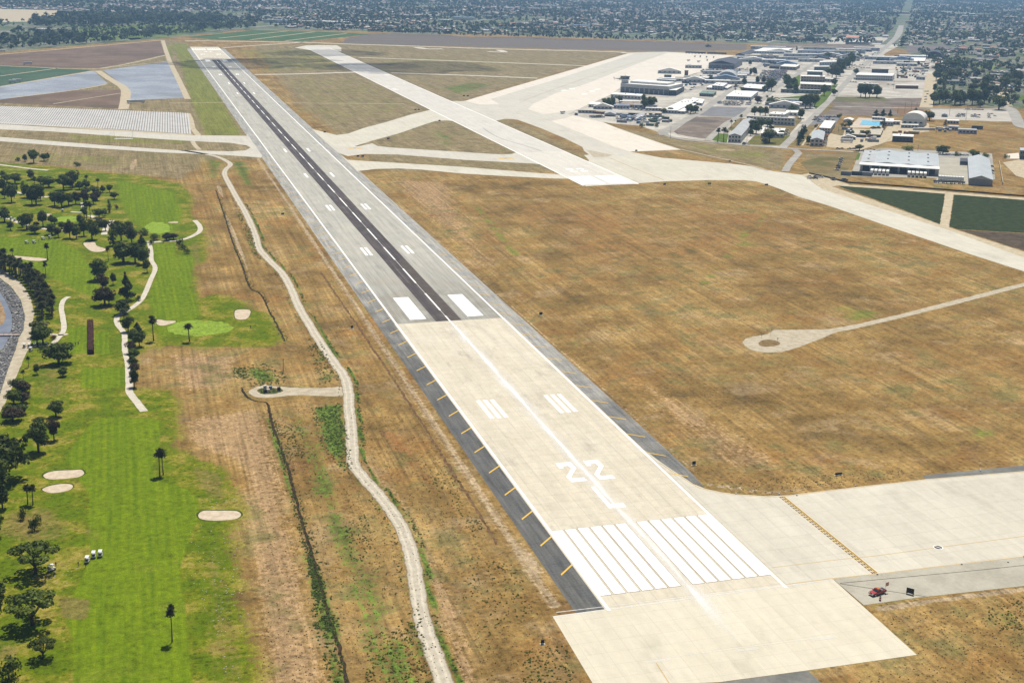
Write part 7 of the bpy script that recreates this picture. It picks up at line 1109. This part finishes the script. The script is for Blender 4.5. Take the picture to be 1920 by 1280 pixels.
# ------------------------------------------------------------------ ground cover: weeds along the road and ditch, one object
def scatter(poly, n, smin, smax):
    P = W(poly); x0, y0 = P.min(0); x1, y1 = P.max(0); Q = np.stack([rng.uniform(x0, x1, n*3), rng.uniform(y0, y1, n*3)], 1); q = Q[sdist(P, Q[:, 0], Q[:, 1]) > 0][:n]; return q, rng.uniform(smin, smax, len(q))
def along(pts, n, off, spread, smin, smax):
    P = dens(catmull(W(pts), 6), 1., False); T = np.gradient(P, axis=0); T /= np.linalg.norm(T, axis=1)[:, None]; k = rng.integers(0, len(P), n); cl = np.array([mn.noise((P[i, 0]*.06, P[i, 1]*.06, 3.)) for i in k]); k = k[cl > -.12]
    nn = np.stack([-T[k, 1], T[k, 0]], 1); return P[k]+nn*(off+rng.normal(0, spread, len(k)))[:, None], rng.uniform(smin, smax, len(k))
def clumps(name, sets, m, lab, per=9):
    P, Nn, T = [], [], []
    for q, s in sets:
        for (x, y), r in zip(q, s):
            d = rng.normal(size=(per, 3)); d /= np.linalg.norm(d, axis=1)[:, None]; d[:, 2] = abs(d[:, 2]); P.append(np.array([x, y, 0])+d*np.array([r, r, r*.8])*rng.uniform(.4, 1, (per, 1))); w_ = d+rng.normal(size=(per, 3))*.4+[0, 0, .3]; Nn.append(w_/np.linalg.norm(w_, axis=1)[:, None]); T.append(np.clip(rng.normal(rng.uniform(.2, .8), .2, per), 0, 1))
    me = leaves(name, np.concatenate(P), np.concatenate(Nn), .24, m, np.concatenate(T)); tag(link(name, me), lab, None, None, 'stuff')
DL = [(507, 780), (517, 813), (542, 885), (562, 964), (593, 1069), (616, 1151), (640, 1229), (651, 1280), (670, 1380)]; DU = [(405, 357), (419, 399), (437, 456), (454, 498), (468, 538), (489, 552), (503, 579), (520, 611), (534, 640)]
clumps('roadside_weeds', [along(DIRT[8:], 800, 4.1, .5, .2, .55), along(DIRT[8:], 420, -3.9, .4, .15, .45), along(DL, 420, -1., .5, .15, .45), along(DL[4:], 420, -1.2, .6, .2, .6), along(DL, 200, 1.1, .7, .15, .45), along(DU, 350, .7, .8, .25, .6), scatter([(505, 790), (565, 800), (580, 860), (525, 855)], 130, .2, .6), scatter([(520, 860), (650, 900), (770, 1120), (640, 1200)], 60, .1, .3), scatter([(583, 765), (640, 755), (655, 830), (662, 880), (640, 885), (600, 830)], 320, .2, .6), scatter([(436, 690), (500, 680), (540, 705), (535, 722), (470, 725)], 160, .3, .8), scatter([(436, 690), (460, 688), (462, 712), (440, 712)], 60, .3, .9), scatter([(575, 1040), (600, 1060), (655, 1290), (620, 1290), (590, 1180)], 200, .3, .8), scatter([(484, 729), (530, 729), (520, 736), (490, 738)], 40, .3, .6), scatter([(600, 640), (640, 712), (600, 722), (575, 650)], 150, .3, .7), scatter([(440, 385), (470, 430), (488, 490), (470, 470)], 160, .4, .9)], leaf_mat('weed_leaves', (.035, .06, .009), (.115, .16, .03)), 'dark green weeds growing along the dirt road and ditch', 13)
clumps('yellow_weeds', [scatter([(680, 1190), (740, 1180), (785, 1130), (815, 1300), (690, 1300)], 300, .2, .55), scatter([(640, 985), (690, 960), (700, 1060), (660, 1050)], 90, .2, .5), scatter([(860, 960), (910, 980), (890, 1010)], 40, .2, .5), scatter([(980, 1220), (1060, 1210), (1095, 1320), (980, 1320)], 200, .2, .5), scatter([(860, 1040), (980, 1060), (1000, 1160), (900, 1200)], 110, .2, .45), scatter([(1840, 1140), (1925, 1120), (1935, 1190), (1870, 1185)], 110, .2, .5), scatter([(780, 860), (870, 900), (860, 960), (800, 920)], 80, .2, .5)], M_BUSH, 'yellowish green weeds dotted over the dry grass', 7)
clumps('dry_tufts', [scatter([(520, 760), (760, 760), (1110, 1300), (480, 1300)], 2600, .06, .16), scatter([(1650, 1160), (1930, 1115), (1930, 1300), (1540, 1300), (1725, 1232)], 420, .06, .17), scatter([(1320, 905), (1700, 880), (1700, 895), (1440, 928)], 250, .1, .3)], leaf_mat('dry_straw', (.1, .075, .03), (.22, .16, .07)), 'dry brown grass tufts over the near field', 4)
# white geese-like litter of the photo is scattered pale stones and mown clippings on the rough
sp_ = MB()
for poly, n in (([(355, 985), (460, 985), (465, 1160), (400, 1200), (350, 1060)], 90), ([(385, 935), (450, 930), (450, 945), (390, 950)], 22), ([(60, 1060), (150, 1060), (130, 1110), (60, 1110)], 26), ([(400, 1090), (460, 1080), (450, 1270), (410, 1270)], 26)):
    for (x, y), r in zip(*scatter(poly, n, .1, .24)): sp_.box(x-r, y-r*.6, 0, x+r, y+r*.6, r*.6, 0, r*.3, r*.2)
tag(link('scattered_stones', sp_.mesh('scattered_stones', [P_('pale_stone', (.45, .43, .38))])), 'small pale stones scattered over the rough grass', None, None, 'stuff')
rp = MB(); RB = W(RIP_O+[(-60, 760)]+RIP_I); x0, y0 = RB.min(0); x1, y1 = RB.max(0); Q = np.stack([rng.uniform(-262, x1, 9000), rng.uniform(y0, y1, 9000)], 1); Q = Q[sdist(RB, Q[:, 0], Q[:, 1]) > .3][:2600]
for x, y in Q:
    r = rng.uniform(.25, .6); c = Matrix.Rotation(rng.uniform(0, 3), 3, 'Z'); vs = [c@Vector((sx*r*rng.uniform(.5, 1), sy*r*rng.uniform(.4, .9), z)) for z in (0, r*rng.uniform(.4, .8)) for sx, sy in ((-1, -1), (1, -1), (1, 1), (-1, 1))]; rp.add([(v.x+x, v.y+y, v.z+.03) for v in vs], [(4, 5, 6, 7), (0, 1, 5, 4), (1, 2, 6, 5), (2, 3, 7, 6), (3, 0, 4, 7)], int(rng.integers(0, 3)))
tag(link('riprap_stones', rp.mesh('riprap_stones', [P_('stone_dark', (.07, .07, .075)), P_('stone_grey', (.19, .185, .18)), P_('stone_pale', (.38, .37, .35))])), 'loose grey riprap stones on the creek bank', None, None, 'stuff')

# ------------------------------------------------------------------ the suburb beyond: nearest houses one by one, the rest as a mass
CITYP = W([(0, 97), (150, 84), (300, 72), (350, 66), (480, 52), (690, 60), (960, 65), (1330, 76), (1400, 80), (1640, 82), (1700, 92), (1750, 120), (1762, 196), (1885, 198), (1990, 205), ('w', 6600, 7000), ('w', 4200, 8600), ('w', -900, 8600), ('w', -1000, 4000), ('w', -560, 2300)])
OPEN = [W(p) for p in ([(0, 18), (107, 20), (180, 25), (100, 32), (50, 41), (0, 42), (-100, 44), (-100, 16)], [(1560, 70), (1665, 72), (1650, 84), (1550, 83)], [(1440, 82), (1640, 83), (1640, 90), (1440, 90)], [(1700, 86), (1760, 84), (1790, 95), (1700, 97)], [(1903, 178), (1950, 178), (1950, 192), (1903, 192)], [(1822, 119), (1868, 120), (1864, 132), (1822, 129)])]
MS = dens(W([(1640, 105), (1681, 70), (1693, 40), (1704, 10), (1706, -15)]), 30, False)
def city_pts(n, ymin=1000):
    Q = np.stack([rng.uniform(-1000, 6600, n), rng.uniform(ymin, 8600, n)], 1); k = sdist(CITYP, Q[:, 0], Q[:, 1]) > 0
    rel = Q-[CX, CY]; lat = (rel@RV[:2])/(rel@np.array([math.sin(YAW), math.cos(YAW)])); k &= (lat > -.46) & (lat < .48)
    for p in OPEN: k &= sdist(p, Q[:, 0], Q[:, 1]) < -6
    Q = Q[k]; d = np.min(np.hypot(Q[:, None, 0]-MS[None, :, 0], Q[:, None, 1]-MS[None, :, 1]), 1); return Q[d > 24]
def density(Q, sc, off=0.): return np.array([mn.noise((x*sc, y*sc, off)) for x, y in Q])
CA, SA = math.cos(ST), math.sin(ST)
rs = []        # street grid, turned like the base streets
hp = city_pts(46000); uv = np.stack([hp@[CA, SA], hp@[-SA, CA]], 1); uv[:, 1] = np.round(uv[:, 1]/34)*34+np.where(rng.random(len(uv)) < .5, -7, 7); uv[:, 0] = np.round(uv[:, 0]/17)*17
uv = np.unique(uv, axis=0); uv = uv[(np.mod(uv[:, 0], 204) > 14)]; hp = np.stack([uv[:, 0]*CA-uv[:, 1]*SA, uv[:, 0]*SA+uv[:, 1]*CA], 1)
k = sdist(CITYP, hp[:, 0], hp[:, 1]) > 0
for p in OPEN: k &= sdist(p, hp[:, 0], hp[:, 1]) < -6
k &= (density(hp, .0016, 5.) > -.3) & ~((hp[:, 0] < 260) & (hp[:, 1] < 3600)); k &= np.min(np.hypot(hp[:, None, 0]-MS[None, :, 0], hp[:, None, 1]-MS[None, :, 1]), 1) > 24; hp = hp[k]
lot = sdist(W([('w', 330, 2750), ('w', 1000, 2900), ('w', 1900, 3300), ('w', 330, 3300)]), hp[:, 0], hp[:, 1]); hp = hp[np.argsort(np.hypot(hp[:, 0]-CX, hp[:, 1]-CY))]; print('houses', len(hp))
HM = [P_('house_roof_grey', (.2, .19, .19)), P_('house_roof_brown', (.2, .14, .1)), P_('house_roof_pale', (.36, .34, .31)), P_('house_roof_red', (.3, .15, .1)), P_('house_roof_white', (.48, .47, .45))]; HW_ = P_('house_wall', (.36, .34, .3))
def house_data(L, w_, h, pk):
    vs = [(-L, -w_, 0), (L, -w_, 0), (L, w_, 0), (-L, w_, 0), (-L, -w_, h), (L, -w_, h), (L, w_, h), (-L, w_, h), (-L, 0, h+pk), (L, 0, h+pk)]
    return vs, [(0, 1, 5, 4), (2, 3, 7, 6), (1, 2, 6, 9, 5), (3, 0, 4, 8, 7)], [(4, 5, 9, 8), (6, 7, 8, 9)]
HN = ['grey', 'brown', 'pale', 'red', 'white']; hme = {}
for i, m in enumerate(HM):
    vs, wf, rf2 = house_data(7, 4.6, 3.2, 1.9); vr, _, rr2 = house_data(7.5, 5.2, 3.15, 2.05)
    hme[i] = (mesh('wall', vs, wf, [HW_]), mesh('roof', vr, rr2, [m]))
NI = 240; hwin = MB().box(-.9, -.05, 0, .9, .05, 1.2).mesh('window', [glass])
for x, y in hp[:NI]:
    px, py = PX(x, y); i = int(rng.choice(5, p=[.3, .25, .25, .12, .08])); o = empty('house', (x, y, 0), ST+(math.pi/2 if rng.random() < .4 else 0)+rng.uniform(-.08, .08)); o.scale = (rng.uniform(.8, 1.35), rng.uniform(.8, 1.25), rng.uniform(.85, 1.25)); link('wall', hme[i][0], o); link('roof', hme[i][1], o)
    for sx in (-4, 0, 4): link('window', hwin, o, (sx, -4.62, 1))
    tag(o, f'small {HN[i]} roofed house among trees in the nearer suburb', 'house', f'{HN[i]} roofed houses of the nearer suburb')
vs, fs, fm = [], [], []
for x, y in hp[NI:]:
    sx, sy, sz = rng.uniform(.8, 1.4), rng.uniform(.8, 1.3), rng.uniform(.8, 1.5); a = ST+(math.pi/2 if rng.random() < .4 else 0); c, s = math.cos(a), math.sin(a); v, wf, rf2 = house_data(7*sx, 4.8*sy, 3.2*sz, 1.9); n = len(vs); vs += [(x+c*p-s*q, y+s*p+c*q, z) for p, q, z in v]; m = int(rng.choice(5, p=[.3, .25, .26, .11, .08])); fs += [tuple(j+n for j in f) for f in wf+rf2]; fm += [5]*4+[m]*2
tag(link('distant_houses', mesh('distant_houses', vs, fs, HM+[HW_], fm)), 'hazy mass of small houses in the far suburb', None, None, 'stuff')
# flat roofed sheds and shops among the houses, each a thing
for i, (px, py, l, d, h, c) in enumerate(((628, 46, 90, 40, 8, 'white'), (690, 45, 70, 40, 8, 'white'), (585, 45, 60, 30, 8, 'grey'), (740, 48, 60, 30, 7, 'tan'), (655, 51, 80, 24, 6, 'grey'), (520, 43, 70, 30, 8, 'blue'), (835, 42, 40, 25, 8, 'white'), (870, 38, 70, 30, 9, 'blue'), (930, 35, 80, 36, 9, 'blue'), (800, 33, 90, 30, 8, 'white'), (760, 33, 60, 30, 8, 'grey'), (1150, 8, 70, 40, 8, 'white'), (1160, 4, 90, 30, 8, 'tan'), (1470, 17, 80, 40, 8, 'tan'), (1560, 20, 70, 40, 8, 'white'), (1640, 25, 90, 40, 7, 'white'), (1690, 26, 70, 40, 7, 'tan'), (1760, 25, 110, 40, 8, 'white'), (1800, 29, 120, 40, 8, 'white'), (1830, 34, 110, 30, 8, 'white'), (1890, 35, 70, 50, 8, 'tan'), (1850, 78, 34, 16, 5, 'white'), (1780, 82, 24, 30, 5, 'white'), (1805, 70, 30, 16, 5, 'grey'), (1855, 108, 20, 24, 5, 'white'), (280, 62, 40, 30, 6, 'white'), (80, 59, 26, 16, 6, 'white'), (300, 44, 60, 30, 7, 'grey'), (380, 40, 60, 30, 7, 'grey'), (1320, 36, 70, 34, 8, 'white'), (1400, 48, 60, 30, 8, 'grey'), (1230, 44, 60, 34, 8, 'white'), (1090, 52, 50, 30, 7, 'blue'), (1500, 62, 60, 22, 6, 'white'), (1590, 55, 50, 24, 7, 'grey'))):
    x, y = G(px, py); o = empty('commercial_building', (x, y, 0), ST-math.pi/2+rng.uniform(-.1, .1)); link('wall', MB().box(-l/2, -d/2, 0, l/2, d/2, h-.1).mesh('wall', [wallm['tan' if c == 'tan' else 'white']]), o); r = link('roof', MB().box(-l/2-.4, -d/2-.4, h-.1, l/2+.4, d/2+.4, h+.5).mesh('roof', [roofm[c if c in roofm else 'white']]), o)
    for q in (-.3, .1, .35): link('roof_vent', vent, r, (l*q, d*.1, h+.5), 0, (2, 2, 1.5))
    place(o, f'{c} roofed commercial block in the far suburb', px, py, 'building', 'commercial blocks of the suburb')
for nm, pts, m in (('sand_field', [(-100, 19), (0, 17), (107, 20), (140, 22), (100, 32), (50, 41), (0, 42), (-100, 46)], m_pdirt), ('hazy_field', [(108, 20), (180, 25), (100, 33)], ground_like('hazy_grass_field', (.16, .16, .07), (.22, .2, .1), sc=.01)), ('far_golf_course', [(150, 50), (300, 46), (430, 52), (330, 68), (240, 76), (140, 74)], ground_like('far_golf_turf', (.09, .13, .03), (.14, .17, .05), (.04, .06, .02), sc=.012)), ('pond', [(238, 72), (262, 71), (266, 74), (245, 75.5)], m_wat), ('pond', [(62, 57), (84, 57), (84, 60), (66, 60)], m_wat), ('school_yard', [(1560, 71), (1668, 70), (1650, 84), (1550, 83)], m_plot), ('bare_strip', [(1440, 83), (1640, 84), (1640, 91), (1440, 92)], m_bare), ('plough_strip', [(1700, 86), (1770, 84), (1800, 96), (1700, 100)], ground_like('grey_violet_soil', (.12, .1, .1), (.17, .15, .14), sc=.02))): area(nm, pts, m, .07)
for pts, wd in (([(1450, 15), (1570, 22), (1700, 28), (1860, 36), (1925, 38)], 34), ([(500, 44), (620, 47), (800, 50)], 18), ([(1500, 84), (1400, 78), (1330, 74)], 8), ([(1000, 0), (1180, 5), (1300, 9)], 22)): road('suburb_street', pts, wd, m_street, .05)
for k_ in range(-14, 30):
    P0 = np.array([1500, 3400])+np.array([-SA, CA])*k_*170; a, c = P0-np.array([CA, SA])*5200, P0+np.array([CA, SA])*4600; pts = [p for p in dens(np.array([a, c]), 60, False) if sdist(CITYP, np.array([p[0]]), np.array([p[1]]))[0] > 5]
    if len(pts) > 3 and k_ % 2 == 0: road('suburb_street', [('w', *p) for p in pts], 9, m_street, .045, smooth=0)
# distant trees: one mass, some in tall belts and rows
def tree_mass(sets):
    V, T, M_ = [], [], []
    P, Nn, Tn, Sz = [], [], [], []
    for Q, hlo, hhi, per in sets:
        n = len(Q); h = rng.uniform(hlo, hhi, n)*rng.choice([.7, 1, 1, 1.35], n); r = h*rng.uniform(.3, .5, n)
        d = rng.normal(size=(n, per, 3)); d /= np.linalg.norm(d, axis=2)[..., None]; d[..., 2] = np.where(d[..., 2] < -.5, -d[..., 2], d[..., 2]); rad = rng.uniform(.55, 1.05, (n, per, 1))
        c = np.stack([Q[:, 0], Q[:, 1], h*.58], 1)[:, None, :]; P.append((c+d*rad*np.stack([r, r, h*.45], 1)[:, None, :]).reshape(-1, 3)); w_ = d+rng.normal(size=d.shape)*.35+[0, 0, .2]; Nn.append((w_/np.linalg.norm(w_, axis=2)[..., None]).reshape(-1, 3)); Tn.append(np.clip(rng.normal(rng.uniform(.1, .9, n)[:, None], .18, (n, per)), 0, 1).ravel()); Sz.append(np.repeat(r*.62*math.sqrt(14/per), per))
    return leaves('distant_trees', np.concatenate(P), np.concatenate(Nn), np.concatenate(Sz), leaf_mat('distant_foliage', (.02, .036, .012), (.07, .09, .03)), np.concatenate(Tn))
cp = city_pts(125000); cp = cp[density(cp, .004, 2.)+.5*density(cp, .014, 4.)+rng.normal(0, .14, len(cp)) > -.1]
def inpoly(pts, n): P = W(pts); x0, y0 = P.min(0); x1, y1 = P.max(0); Q = np.stack([rng.uniform(x0, x1, n), rng.uniform(y0, y1, n)], 1); return Q[sdist(P, Q[:, 0], Q[:, 1]) > 0]
belt = np.concatenate([inpoly([(-60, 99), (0, 97), (150, 85), (300, 73), (350, 67), (480, 54), (480, 46), (330, 60), (160, 70), (0, 80), (-60, 84)], 1900), inpoly([(60, 42), (170, 30), (420, 34), (420, 46), (200, 50), (60, 52)], 1100)]); belt = belt[density(belt, .012, 8.) > -.12]
row = dens(W([(692, 62.5), (830, 67.5), (960, 71), (1100, 75), (1250, 78.5), (1340, 80)]), 9, False); row2 = dens(W([(1480, 82), (1590, 83.5), (1640, 85)]), 10, False); row += rng.normal(0, .8, row.shape)
print('city trees', len(cp), 'belt', len(belt))
sc_ = inpoly([(1760, 120), (1925, 120), (1990, 205), (1900, 200), (1765, 196)], 1800); sc_ = sc_[density(sc_, .02, 1.) > 0]
tag(link('distant_trees', tree_mass([(cp, 6, 12, 12), (belt, 12, 20, 26), (row, 12, 16, 22), (row2, 14, 18, 22), (sc_, 6, 11, 30)])), 'hazy mass of trees over the far suburb and along the field edge', None, None, 'stuff')
finish_labels()

# ------------------------------------------------------------------ haze over the whole plain
hz = MB().box(-21500, -8500, -1, 21500, 23500, 210); hm = bpy.data.materials.new('haze'); hm.use_nodes = True
ht = hm.node_tree; ht.nodes.remove(ht.nodes['Principled BSDF']); pv = ht.nodes.new('ShaderNodeVolumePrincipled')
pv.inputs['Color'].default_value = (.36, .62, 1, 1); pv.inputs['Density'].default_value = 7.5e-5; pv.inputs['Anisotropy'].default_value = 0
ht.links.new(pv.outputs[0], ht.nodes['Material Output'].inputs['Volume'])
tag(link('haze', hz.mesh('haze', [hm])), kind='stuff')

# two low summer clouds outside the picture; their shade lies over the far end of the runway and the infield
cm = bpy.data.materials.new('cloud_vapour'); cm.use_nodes = True; cb = cm.node_tree.nodes['Principled BSDF']; cb.inputs['Base Color'].default_value = (.9, .9, .92, 1); cb.inputs['Roughness'].default_value = 1; cb.inputs['Alpha'].default_value = .2
for (px, py, sx, sy) in ((425, 121, 95, 120), (520, 114, 90, 60), (760, 127, 150, 110), (700, 124, 80, 60), (620, 100, 110, 80)):
    gx_, gy_ = G(px, py); zc = 620.; k = zc/math.tan(SUN_EL); gx_ += k*math.sin(SUN_AZ); gy_ += k*math.cos(SUN_AZ)
    bm = bmesh.new(); bmesh.ops.create_icosphere(bm, subdivisions=4, radius=1)
    for v in bm.verts:
        q = 1+.55*mn.fractal(v.co*1.7+Vector((px, py, 0)), 1., 2., 4); v.co = Vector((v.co.x*sx*q, v.co.y*sy*q, v.co.z*26*q))
    me = bpy.data.meshes.new('cloud'); bm.to_mesh(me); bm.free(); me.materials.append(cm); me.polygons.foreach_set('use_smooth', [True]*len(me.polygons)); tag(link('cloud', me, None, (gx_, gy_, zc)), kind='structure')
